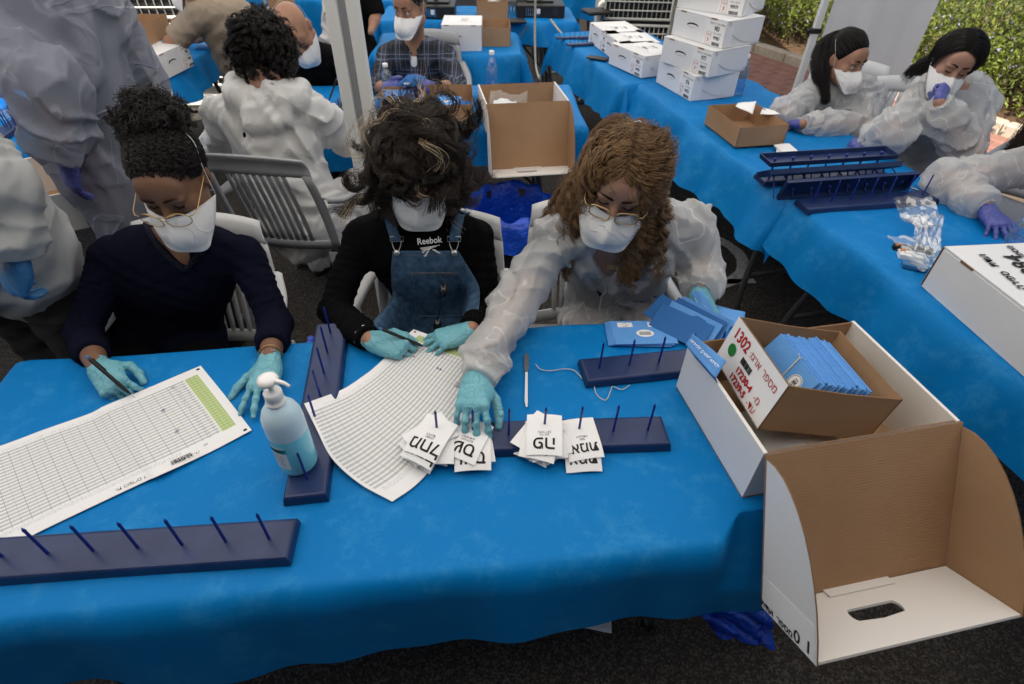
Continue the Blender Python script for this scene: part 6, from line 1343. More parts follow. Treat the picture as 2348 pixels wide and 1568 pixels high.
# ---- middle woman: black top, denim dungarees, shaggy dark hair
def mid_woman():
    J = dict(neck=PY(955, 520, 1.56), shR=PY(826, 545, 1.53), shL=PY(1092, 545, 1.53), elR=PY(766, 712, 1.36), elL=PY(1118, 715, 1.42), wrR=PZ(852, 782, .785), wrL=PZ(1078, 758, .785), hip=A(-.26, 1.60, .50), knR=A(-.42, 1.22, .52), knL=A(-.12, 1.22, .52), ftR=A(-.44, 1.3, .07), ftL=A(-.1, 1.3, .07))
    root = person('woman in black top and denim dungarees with shaggy dark hair writing', J['hip'])
    H = HF(PY(952, 366, 1.45), (.03, -.88, -.46), (.0, -.55, .84), 1.02)
    body = skin_body(root, H, J, 'skin', h=.006); face_details(H, body)
    so, F = clothes(root, 'ribbed_top', J, 'blacktop', .011, .0055, sleeve=.97, fold=(.004, 30, 21), legs=False, rip=.0032, slr=(.050, .043, .036), keep=True, srip=110, neckcut=lambda F: F.cone(J['neck'] + A(0, .02, .06), J['neck'] + A(0, -.02, .0), .062, .055, .01, neg=True))
    mid = (J['shL'] + J['shR']) / 2; ax = nrm(J['shL'] - J['shR']); fw = nrm(A(0, -.85, .5)); up = nrm(np.cross(ax, fw)); up = up if up[2] > 0 else -up
    def surf(x, y, off=.003, back=.30): return F.march(np.array([mid + ax * a + up * b_ + fw * back for a, b_ in zip(np.ravel(x), np.ravel(y))]), -fw, off)
    def patch(name, rows, m, parent, off=.005, nx=14, fold=0.0):
        """rows: list of (y, x0, x1) in the torso plane"""
        V = []; ny = len(rows)
        for y, x0, x1 in rows:
            xs = np.linspace(x0, x1, nx); V += list(surf(xs, np.full(nx, y), off))
        V = np.array(V).reshape(ny, nx, 3)
        if fold:
            ii, jj = np.meshgrid(range(nx), range(ny)); V += fw * (fold * (np.sin(ii * .9 + jj * .7) + .6 * np.sin(ii * .5 - jj * 1.1 + 1)))[..., None]
        for _ in range(2): V[1:-1] = .5 * V[1:-1] + .25 * (V[:-2] + V[2:])
        V = V.reshape(-1, 3); o = mk(name, V, [[j * nx + i, j * nx + i + 1, (j + 1) * nx + i + 1, (j + 1) * nx + i] for j in range(ny - 1) for i in range(nx - 1)], m, parent, True); md = o.modifiers.new('t', 'SOLIDIFY'); md.thickness = .0022; md.offset = -1; return o, V.reshape(ny, nx, 3)
    T = lambda u, v, y=1.40: (lambda p: ((p - mid) @ ax, (p - mid) @ up))(PY(u, v, y))
    tl, tr, ml, mr, bl, br = T(905, 592, 1.45), T(1048, 560, 1.45), T(892, 660, 1.40), T(1092, 660, 1.41), T(875, 760, 1.36), T(1080, 745, 1.36)
    rows = []
    for k in range(22):
        t = k / 21
        def l3(a, b_, c): return (a * (1 - 2 * t) + b_ * 2 * t) if t < .5 else (b_ * (2 - 2 * t) + c * (2 * t - 1))
        rows.append((l3((tl[1] + tr[1]) / 2, (ml[1] + mr[1]) / 2, -.40), l3(tl[0] + .005, ml[0], bl[0] - .02), l3(tr[0], mr[0] + .01, br[0] + .03)))
    bib, BV = patch('denim_bib', rows, M['denim'], root, .007, 20, .0022)
    b = MB()
    for edge in (BV[:, 0], BV[:, -1], BV[0]): b.tube(edge + fw * .001, .0022, 5)
    b.tube(BV[2] + fw * .0012, .0010, 4); b.obj('bib_hem', M['denim_seam'], bib, True)
    b = MB(); G = lambda i, j: BV[j, i] + fw * .0035   # chest pocket
    pv = np.array([[BV[j, i] + fw * (.0035 + .003 * math.sin(i + j * .4)) for i in range(5, 17)] for j in range(6, 16)]); ny_, nx_, _ = pv.shape
    pk = mk('chest_pocket', pv.reshape(-1, 3), [[j * nx_ + i, j * nx_ + i + 1, (j + 1) * nx_ + i + 1, (j + 1) * nx_ + i] for j in range(ny_ - 1) for i in range(nx_ - 1)], M['denim'], bib, True)
    b = MB()
    for edge in (pv[0], pv[-1], pv[:, 0], pv[:, -1]): b.tube(edge + fw * .0012, .0016, 5)
    b.tube(pv[1] + fw * .001, .0008, 4); b.obj('pocket_seam', M['denim_seam'], pk, True)
    b = MB(); b.tube(pv[0] + fw * .002 - up * .003, .0006, 4); b.tube(BV[1] + fw * .002, .0006, 4); b.obj('stitching', M['stitch'], bib, True)
    for s, (u0, v0), (u1, v1), c_ in ((-1, (878, 470), (912, 592), BV[0, 1]), (1, (1052, 470), (1042, 562), BV[0, -2])):
        a_, b_ = T(u0, v0, 1.50), ((c_ - mid) @ ax, (c_ - mid) @ up + .030); w_ = .016; rws = [(a_[1] + .10 * (1 - 0), a_[0] - w_ - s * .0, a_[0] + w_)] if False else []
        for k in range(14): t = k / 13; xx = a_[0] * (1 - t) + b_[0] * t; rws.append((a_[1] * (1 - t) + b_[1] * t, xx - w_, xx + w_))
        st, SV = patch('denim_strap', rws, M['denim'], root, .006, 6); e = SV[-1].mean(0); b = MB()
        q = 6; w1 = ax * .020; b.tube([e - w1 + up * .0, e + w1, e + w1 + up * .014, e - w1 + up * .014], .0014, 6, closed=True); b.tube(bezier([e - w1 * .7 + fw * .003, e - ax * .012 - up * .012 + fw * .003, e - ax * .006 - up * .026 + fw * .004, e - up * .032 + fw * .005, e + ax * .006 - up * .026 + fw * .004, e + ax * .012 - up * .012 + fw * .003, e + w1 * .7 + fw * .003], 5), .0012, 6); b.obj('strap_buckle', M['silver'], st, True)
        b = MB(); Tm = Matrix(np.stack([ax, up, fw], 1).tolist()); b.lathe([(.0005, .0075), (.005, .0075), (.0088, .006), (.0098, .003), (.0095, .0)], 20, e - up * .034, 0, Tm); b.obj('brass_button', M['silver'], st, True)
    # chest print: word and striped vector mark
    pc = T(985, 552, 1.45); cpt = surf([pc[0]], [pc[1]], .006)[0]; d1 = nrm(ax * .99 + up * .10); d2 = nrm(np.cross(fw, d1)) ; d2 = d2 if d2 @ up > 0 else -d2
    fr_ = frame(cpt + fw * .003, d1, d2); txo = text('Reebok', M['paper'], root, fr_, .026, name='chest_print', xs=.92, thick=.0006)
    b = MB(); q0 = cpt - d2 * .022 + fw * .002
    for k in range(6):
        yk = -.003 * k - .000; x0_ = -.030 + k * .004; b.add([q0 + d1 * x + d2 * y + fw * .001 for x, y in ((-.030 + k * .002, .004 + yk), (.030 - k * .011, .007 + yk), (.028 - k * .011, .0052 + yk), (-.030 + k * .002, .0022 + yk))], [[0, 1, 2, 3]])
        b.add([q0 + d1 * x + d2 * y + fw * .001 for x, y in ((-.022 + k * .0035, -.022 + k * .0045), (-.015 + k * .0035, -.022 + k * .0045), (-.013 + k * .0035, -.0195 + k * .0045), (-.020 + k * .0035, -.0195 + k * .0045))], [[0, 1, 2, 3]])
        if k < 5: b.add([q0 + d1 * x + d2 * y + fw * .001 for x, y in ((.004 + k * .004, -.004 - k * .0028), (.014 + k * .0035, -.0045 - k * .0028), (.015 + k * .0035, -.0062 - k * .0028), (.005 + k * .004, -.0058 - k * .0028))], [[0, 1, 2, 3]])
    b.obj('striped_mark', M['paper'], root)
    # sunglasses hanging at the pocket
    sg = BV[9, 12] + fw * .012; g = MB(); s0 = PY(1018, 665, 1.385); s1 = PY(1005, 750, 1.37)
    for c_, rr in ((s0, .017), (s1 + A(0, 0, .012), .017)):
        e1 = nrm(up + ax * .1); e2 = nrm(np.cross(fw, e1)); g.slab([c_ + fw * .018 + e1 * rr * 1.25 * math.cos(a) + e2 * rr * .72 * math.sin(a) for a in np.linspace(0, 2 * math.pi, 20, endpoint=False)], fw * .0025)
    g.tube([s0 + fw * .02 - up * .02, s1 + fw * .02 + up * .028], .0013, 6); g.tube([s0 + fw * .018 + up * .02, s0 + fw * .006 + up * .045], .0013, 6); sgo = g.obj('sunglasses', M['screen'], None, True); tag(sgo, 'dark round sunglasses hooked over the denim bib pocket', 'sunglasses')
    L_ = MB()
    for q in 'LR':
        a = J['hip'] + A(.08 if q == 'L' else -.08, 0, 0); L_.tube([a, J['kn' + q]], [.10, .07], 14); L_.tube([J['kn' + q], J['ft' + q] + A(0, 0, .03)], [.07, .055], 12)
    L_.obj('denim_trousers', M['denim'], root, True); shoes(root, J, (0, -1))
    cap(H, root, sk=(.086, .106, .096), hairline=.030, front=.075, low=-.10, fold=.004)
    crown = A(.005, -.035, .12); rf = scalp_roots(.075, -.06, (.084, .104, .095), .030)
    dirf = lambda P, s, P0: (P - crown) + A(0, .006, 0)
    lf = lambda P0: np.where((P0[:, 1] > .0) & (np.abs(P0[:, 0]) < .062), .34 + .6 * np.clip((.05 - P0[:, 1]) / .05, 0, 1), 1.0)
    kw_ = dict(vol=.36, curl_in=.4, lift=.3, lenf=lf, clear=(-.018, .060))
    hp = hair_paths(H, 9000, 30, .20, rf, dirf, .011, 70, .62, 15, 210, grav=.22, skull=(.086, .106, .096), cj=.25, ck=.72, **kw_); strands('hair', root, M['hair_b'], hp, .0007, .0003)
    hp = hair_paths(H, 900, 24, .13, rf, dirf, .012, 75, .5, 18, 200, grav=.25, skull=(.09, .11, .10), cj=.5, **kw_); strands('flyaway_hair', root, M['hair_b'], hp, .0005, .0002)
    def spots(r, N):
        c = rf(np.random.default_rng(5), 24); return c[np.arange(N) % 24] + r.normal(0, .005, (N, 3))
    hp = hair_paths(H, 165, 30, .19, spots, dirf, .015, 55, .8, 31, 24, grav=.2, skull=(.098, .120, .110), cj=.2, ck=.55, vol=.25, curl_in=.4, lift=.3, lenf=lf, clear=(-.015, .060)); strands('blond_streaks', root, M['hair_y'], hp, .0007, .0003)
    def nape(r, N): a = r.uniform(-1, 1, N); return np.stack([np.sign(a) * (.065 + .025 * np.abs(a)), .005 - .05 * np.abs(a), r.uniform(-.07, -.02, N)], 1)
    hp = hair_paths(H, 2200, 22, .14, nape, lambda P, s, P0: np.stack([P0[:, 0] * 1.0, np.full(len(P0), .25 + 0 * s), np.full(len(P0), -.7)], 1), .010, 70, .25, 17, 60, grav=.6, vol=.1, skull=(.086, .106, .10), curl_in=.3, cj=.2, ck=.7); strands('long_hair', root, M['hair_b'], hp, .0007, .0003)
    add_mask(H, root, low=.0, ms=1.06)
    for s in (-1, 1):
        b = MB(); c_ = H.p(s * .095, -.01, -.045); b.tube([c_ + .013 * (math.cos(a) * H.f + math.sin(a) * H.u) for a in np.linspace(0, 2 * math.pi, 20, endpoint=False)], .0012, 6, closed=True); b.obj('hoop_earring', M['silver'], root, True)
    hand(root, J['wrR'], PZ(945, 800, .775) - J['wrR'], (-.1, -.35, .9), -1, WRITE, thumb=((.6, .7, -.35), (.95, .05, -.3), (.95, -.3, -.2)), elbow=J['elR'], sc=1.0, cuff=.02)
    hand(root, J['wrL'], PZ(1005, 785, .762) - J['wrL'] + A(0, 0, .008), (-.05, -.1, 1), 1, [(22, 20, 12), (20, 18, 12), (20, 18, 10), (22, 20, 12)], spread=(8, 2, -4, -8), thumb=((.5, .7, -.3), (.8, .4, -.2), (.95, .1, -.1)), elbow=J['elL'], sc=.98, cuff=.02)
    for q, sz in (('R', .0056), ('L', .004)):
        e = nrm(J['el' + q] - J['wr' + q]); c = J['wr' + q] + e * .034; e1 = nrm(np.cross(e, (0, 0, 1))); e2 = np.cross(e, e1); b = MB()
        for k in range(16):
            a = 2 * math.pi * k / 16; p = c + .0315 * (e1 * math.cos(a) + e2 * math.sin(a)); t = -e1 * math.sin(a) + e2 * math.cos(a); nr = e1 * math.cos(a) + e2 * math.sin(a); w2 = e if k % 2 else nr
            b.tube([p + t * .0085 * math.cos(x) + w2 * sz * math.sin(x) for x in np.linspace(0, 2 * math.pi, 10, endpoint=False)], .0016, 5, closed=True)
        b.obj('chain_bracelet', M['silver'], root, True)
    pen(PZ(978, 797, .755), PZ(978, 797, .755) + nrm(PY(893, 762, 1.14) - PZ(978, 797, .755)) * .14, 'dark ball pen in the shaggy haired woman\'s gloved hand')
mid_woman()
# ---- right woman: white gown, light brown ringlets, reaching
def right_woman():
    J = dict(neck=PY(1420, 540, 1.56), shR=PY(1272, 552, 1.47), shL=PY(1585, 520, 1.55), elR=PY(1172, 712, 1.27), elL=PY(1612, 628, 1.50), wrR=PZ(1090, 868, .825), wrL=PY(1603, 668, 1.40), hip=A(.40, 1.75, .50), knR=A(.20, 1.30, .52), knL=A(.50, 1.32, .52), ftR=A(.2, 1.4, .07), ftL=A(.5, 1.42, .07))
    root = person('woman in white gown with long light brown ringlets reaching for a slip', J['hip'])
    H = HF(PY(1428, 402, 1.40), (-.24, -.90, -.36), (-.10, -.40, .90), 1.05); 
    rollax = H.f; ra = R(-9); s0, u0 = H.s.copy(), H.u.copy(); H.s = s0 * math.cos(ra) + u0 * math.sin(ra); H.u = -s0 * math.sin(ra) + u0 * math.cos(ra)
    body = skin_body(root, H, J, 'skin_l', h=.0052); face_details(H, body)
    def nc(F):
        nk = J['neck']; F.cone(nk + A(0, .02, .06), nk + A(0, -.03, .0), .078, .068, .01, neg=True); q = F.cast([(1398, 588), (1398, 668)], 0); F.cone(q[0], q[1], .050, .006, .008, neg=True)
    def hood(F):
        nk = J['neck']; b_ = .022
        for a0 in np.linspace(-2.55, 2.55, 13):
            p = lambda a: nk + A(.098 * math.sin(a) + .01, .045 + .085 * math.cos(a) * .9, .005 + .05 * math.cos(a) + .028)
            F.cone(p(a0), p(a0 + .42), .026, .026, .03)
    gw, F = clothes(root, 'gown', J, 'gown', .018, .0050, sleeve=1.0, fold=(.020, 17, 31), neckcut=nc, legs=True, rip=.0055, slr=(.066, .060, .044), keep=True, srip=34, extra=hood)
    # what shows through the gown: dark top inside
    clothes(root, 'vest', J, 'darktee', .004, .008, sleeve=.28, fold=None, legs=False, rip=0, neckcut=nc)
    b = MB(); zp = [PY(1396, 664 + k * 13, 1.395 - k * .008) for k in range(8)]; zp = F.march(np.array(zp) + A(0, -.12, .05), nrm(A(0, .9, -.38)), .0025); b.tube(zp, .0022, 6); zo = b.obj('zip', M['label'], gw, True)
    b = MB()
    for k in range(len(zp) * 4 - 4): t = k / 4; i = int(t); p = zp[i] * (1 - (t - i)) + zp[i + 1] * (t - i); b.box(p + A(0, -.002, .001), (.006, .0016, .0022))
    b.obj('zip_teeth', M['white_plastic'], zo); b = MB(); b.box(zp[0] + A(0, -.005, -.004), (.004, .003, .012)); b.obj('zip_pull', M['silver'], zo)
    b = MB(); c_ = PY(1402, 618, 1.42)    # necklace pendant of small figures
    for k in range(5): b.tube([c_ + A((k - 2) * .007, -.004, 0), c_ + A((k - 2) * .007, -.004, .012)], .0014, 5); b.lathe([(.0002, .0025), (.0022, .0012), (.0022, -.0012), (.0002, -.0025)], 8, c_ + A((k - 2) * .007, -.004, .015))
    b.tube(bezier([J['neck'] + A(-.05, -.02, .0), c_ + A(-.03, 0, .03), c_ + A(-.012, -.003, .008), c_ + A(.012, -.003, .008), c_ + A(.03, 0, .03), J['neck'] + A(.05, -.02, 0)], 6), .0006, 4); b.obj('necklace', M['gold'], root, True)
    cap(H, root, m='cap_c', sk=(.080, .100, .092), hairline=.062, front=.060, low=-.08, fold=.003)
    rf0 = scalp_roots(.060, -.06, (.080, .100, .092), .052)
    def rf(r, N):
        P = rf0(r, N * 2); ok = (np.abs(P[:, 0] + .004) > .0035) | (P[:, 2] < .09); return P[ok][:N]
    def df(P, s, P0):
        sg = np.sign(P0[:, 0] + .004); return np.stack([sg * max(0, 1.0 - 1.3 * s), np.full(len(P0), -.05) + P0[:, 1] * 3.5, np.full(len(P0), -.9 + .5 * (s < .2))], 1)
    hp = hair_paths(H, 6200, 48, .29, rf, df, .0095, 150, .22, 25, 190, grav=.8, vol=.24, skull=(.083, .103, .095), curl_in=.3, cj=.22, lift=.12, ck=.42, clear=(.035, .052)); strands('hair', root, M['hair_c'], hp, .0008, .0003)
    hp = hair_paths(H, 1500, 34, .17, rf, df, .012, 150, .4, 26, 90, grav=.5, vol=.25, skull=(.086, .106, .098), curl_in=.3, cj=.3, lift=.3, ck=.5, clear=(.025, .045)); strands('flyaway_curls', root, M['hair_c'], hp, .0005, .0002)
    def side(r, N): a = r.uniform(-1, 1, N); return np.stack([np.sign(a) * (.070 + .018 * np.abs(a)), .02 - .06 * np.abs(a) + r.normal(0, .012, N), r.uniform(-.07, .0, N)], 1)
    hp = hair_paths(H, 3600, 44, .27, side, lambda P, s, P0: np.stack([P0[:, 0] * 2.5 * (1 - s), np.full(len(P0), .22), np.full(len(P0), -.8)], 1), .0105, 140, .12, 27, 70, grav=1.2, vol=.1, skull=(.083, .103, .10), curl_in=.2, cj=.45, ck=.42); strands('ringlets', root, M['hair_c'], hp, .0008, .0003)
    mk_ = add_mask(H, root, low=.002, bulge=.004, ms=1.07)
    text('ONWARD', M['glove_b'], mk_, frame(H.p(-.008, .130, -.052), -H.s * -1, H.u * .9 + H.f * .3), .0085)
    add_glasses(H, root, 'square', 'gold', .121, -.024)
    tip = PZ(1078, 985, .80)
    hand(root, J['wrR'], tip - J['wrR'] + A(0, 0, .03), (-.05, .25, 1), -1, [(34, 26, 10), (38, 28, 12), (34, 34, 16), (36, 38, 18)], spread=(8, 2, -4, -9), thumb=((.55, .62, -.45), (.85, .25, -.5), (.88, -.05, -.5)), elbow=J['elR'], sc=1.08, cuff=.03)
    hand(root, J['wrL'], PY(1640, 745, 1.29) - J['wrL'], (.45, -.35, .8), 1, [(20, 22, 12), (24, 24, 12), (28, 26, 14), (32, 28, 16)], spread=(4, 0, -2, -5), thumb=((.5, .6, -.6), (.8, .2, -.6), (.9, -.1, -.4)), elbow=J['elL'], sc=1.05, cuff=.03)
    cuff(root, J, 'R', .97, .033, 'gown'); cuff(root, J, 'L', .96, .034, 'gown'); shoes(root, J, (0, -1))
    o = sheetmesh('envelope', [PY(1585, 668, 1.37), PY(1612, 668, 1.36), PY(1668, 770, 1.25), PY(1618, 772, 1.26)], M['env'], None, 10, 10, .0015, 3, .0015); tag(o, 'blue envelope held upright in the reaching woman\'s left hand', 'envelope', 'light blue voting envelopes')
    o2 = sheetmesh('white_panel', [PY(1589, 676, 1.362), PY(1606, 684, 1.350), PY(1620, 712, 1.318), PY(1601, 704, 1.328)], M['paper'], o, 4, 4); s = MB(); ce = PY(1628, 745, 1.272); s.slab([ce + A(.010 * math.cos(a) + .006 * math.sin(a), -.003, .016 * math.sin(a)) for a in np.linspace(0, 2 * math.pi, 20, endpoint=False)], (0, -.001, 0)); s.obj('seal', M['paper'], o)
    o = sheetmesh('blue_sheet', [PZ(1640, 700, .752), PZ(1708, 716, .760), PZ(1705, 742, .752), PZ(1640, 760, .750)], M['env'], None, 6, 6, .001, 5, .001); tag(o, 'flat blue folder sticking out behind the held envelope at the table corner', 'folder')
right_woman()
# ---- curly short haired woman seen from behind
def back_woman():
    J = dict(neck=PY(612, 205, 2.42), shL=PY(516, 262, 2.42), shR=PY(722, 262, 2.44), elL=PY(498, 330, 2.60), elR=PY(800, 322, 2.66), wrL=PZ(610, 270, .80), wrR=PZ(806, 288, .80), hip=A(-1.00, 2.32, .50), knL=A(-1.10, 2.78, .54), knR=A(-.74, 2.72, .54), ftL=A(-1.1, 2.66, .07), ftR=A(-.72, 2.62, .07))
    root = person('woman in white hooded gown with short black curls seen from behind', J['hip'])
    H = HF(PY(606, 132, 2.46), (.34, .80, -.42), (.12, .42, .90), 1.0)
    skin_body(root, H, J, 'skin_l', h=.0065)
    def hood(F):
        nk = J['neck']
        pts = [nk + A(-.135, .03, .03), nk + A(-.11, -.06, -.02), nk + A(-.03, -.105, -.085), nk + A(.06, -.105, -.085), nk + A(.135, -.05, -.02), nk + A(.14, .03, .015)]
        F.chain(pts, [.030, .040, .050, .050, .040, .028], .03); F.cone(nk + A(-.07, -.07, -.02), nk + A(.09, -.07, -.02), .045, .045, .04)
    nc = lambda F: F.cone(J['neck'] + A(0, .01, .10), J['neck'] + A(0, .0, .01), .090, .066, .01, neg=True)
    clothes(root, 'hooded_gown', J, 'gown_thick', .024, .007, sleeve=1.0, fold=(.023, 13, 41), legs=True, rip=.006, slr=(.066, .062, .046), extra=hood, neckcut=nc, srip=30, wk=.02, bag=1.08)
    clothes(root, 'black_collar', J, 'blackcloth', .010, .008, sleeve=.2, fold=None, legs=False, rip=0, neckcut=lambda F: F.cone(J['neck'] + A(0, .01, .12), J['neck'] + A(0, .0, .045), .064, .060, .01, neg=True))
    cap(H, root, sk=(.090, .112, .102), hairline=-.02, front=.088, low=-.075, fold=.008)
    rf = scalp_roots(.085, -.07, (.088, .108, .100), .0)
    hp = hair_paths(H, 5200, 14, .075, rf, lambda P, s, P0: P0 / .09 * .5 + A(.2, .6, .1), .0085, 190, .5, 35, 420, grav=.15, vol=.30, skull=(.09, .11, .10), curl_in=.25, cj=.3, lift=.6, ck=.6); strands('hair', root, M['hair_k'], hp, .0011, .0005)
    add_mask(H, root, strap=True)
    b = MB(); b.tube([H.p(.060, .095, -.005), H.p(.072, .082, .0), H.p(.084, .02, .002), H.p(.080, -.03, .0)], .0022, 6)
    for q in (-1, 1): b.tube([H.p(q * .034 + .024 * math.cos(a), .108 - .004 * math.cos(a), -.012 + .017 * math.sin(a)) for a in np.linspace(0, 2 * math.pi, 18, endpoint=False)], .0022, 6, closed=True)
    b.obj('red_spectacles', M['red'], root, True)
    b = MB(); c_ = H.p(.088, -.012, -.060); b.tube([c_, c_ - A(0, 0, .012)], .0008, 5); b.lathe([(.0005, .006), (.004, 0), (.0005, -.007)], 6, c_ - A(0, 0, .02)); b.obj('drop_earring', M['silver'], root, True)
    hand(root, J['wrR'], PZ(802, 245, .79) - J['wrR'], (.15, -.15, 1), -1, WRITE, thumb=WTHUMB, m='glove_p', elbow=J['elR'], sc=1.0, cuff=.03, h=.003)
    hand(root, J['wrL'], PZ(640, 250, .78) - J['wrL'], (0, -.1, 1), 1, RELAX, m='glove_p', elbow=J['elL'], sc=.95, h=.004)
    shoes(root, J, (0, 1)); pen(PZ(778, 262, .755), PZ(778, 262, .755) + nrm(A(.25, .35, .6)) * .0 + (PY(774, 228, 2.98) - PZ(778, 262, .755)) * .0 + nrm(A(.1, .75, .6)) * .135, 'black pen held in the purple glove of the curly haired woman')
back_woman()
# ---- bald man in black
def bald_man():
    J = dict(neck=PY(705, 120, 3.62), shR=PY(608, 150, 3.66), shL=PY(790, 140, 3.66), elR=PY(600, 215, 3.55), elL=PY(835, 212, 3.55), wrR=PZ(650, 235, .80), wrL=PZ(806, 226, .80), hip=A(-1.05, 3.98, .50), knR=A(-1.2, 3.5, .5), knL=A(-.9, 3.5, .5), ftR=A(-1.2, 3.5, .07), ftL=A(-.9, 3.5, .07))
    root = person('bald man in black sweater and white mask bending over his writing', J['hip'])
    H = HF(PY(674, 66, 3.42), (.22, -.62, -.72), (-.12, -.72, .66), 1.12)
    body = skin_body(root, H, J, 'skin', h=.0065, male=True); face_details(H, body)
    clothes(root, 'black_sweater', J, 'blackcloth', .018, .008, sleeve=.80, fold=(.009, 18, 51), legs=True, rip=.004, slr=(.062, .052, .042), neckcut=lambda F: F.cone(J['neck'] + A(0, .0, .08), J['neck'] + A(0, -.02, .0), .070, .060, .01, neg=True))
    add_mask(H, root); b = MB()
    hand(root, J['wrL'], PZ(765, 228, .775) - J['wrL'], (.1, -.35, .9), 1, WRITE, thumb=WTHUMB, m='glove_b', elbow=J['elL'], sc=1.12, cuff=.03, h=.003); hand(root, J['wrR'], PZ(690, 240, .775) - J['wrR'], (0, -.1, 1), -1, RELAX, m='glove_b', elbow=J['elR'], sc=1.08, h=.004)
    pen(PZ(752, 236, .755), PZ(752, 236, .755) + nrm(A(.45, -.1, .75)) * .15, 'black pen with blue end in the bald man\'s gloved hand'); shoes(root, J, (0, -1))
bald_man()
# ---- man in plaid shirt
def _plaid(nt, n, l):
    b = n['Principled BSDF']; b.inputs['Roughness'].default_value = .85; tc = n.new('ShaderNodeTexCoord'); sp = n.new('ShaderNodeSeparateXYZ'); l.new(tc.outputs['Object'], sp.inputs[0]); prev = None
    def stripe(ax_, per, off, w):
        a = n.new('ShaderNodeMath'); a.operation = 'MULTIPLY_ADD'; l.new(sp.outputs[ax_], a.inputs[0]); a.inputs[1].default_value = 1 / per; a.inputs[2].default_value = off
        f = n.new('ShaderNodeMath'); f.operation = 'FRACT'; l.new(a.outputs[0], f.inputs[0]); c = n.new('ShaderNodeMath'); c.operation = 'LESS_THAN'; l.new(f.outputs[0], c.inputs[0]); c.inputs[1].default_value = w; return c.outputs[0]
    col = None
    for ax_, per, off, w, c, k in ((0, .085, 0, .34, (.004, .005, .008), .7), (2, .085, .1, .34, (.004, .005, .008), .7), (0, .085, .55, .10, (.14, .17, .24), .5), (2, .085, .62, .10, (.14, .17, .24), .5), (0, .085, .25, .03, (.30, .34, .42), .5), (2, .085, .33, .03, (.30, .34, .42), .5), (0, .0425, .7, .05, (.10, .13, .22), .5)):
        m = n.new('ShaderNodeMix'); m.data_type = 'RGBA'; s = stripe(ax_, per, off, w); mm = n.new('ShaderNodeMath'); mm.operation = 'MULTIPLY'; l.new(s, mm.inputs[0]); mm.inputs[1].default_value = k; l.new(mm.outputs[0], m.inputs[0])
        if col is None: m.inputs[6].default_value = (.018, .026, .052, 1)
        else: l.new(col, m.inputs[6])
        m.inputs[7].default_value = (*c, 1); col = m.outputs[2]
    l.new(col, b.inputs['Base Color'])
M['plaid'] = node_mat('navy_plaid_shirt', _plaid)
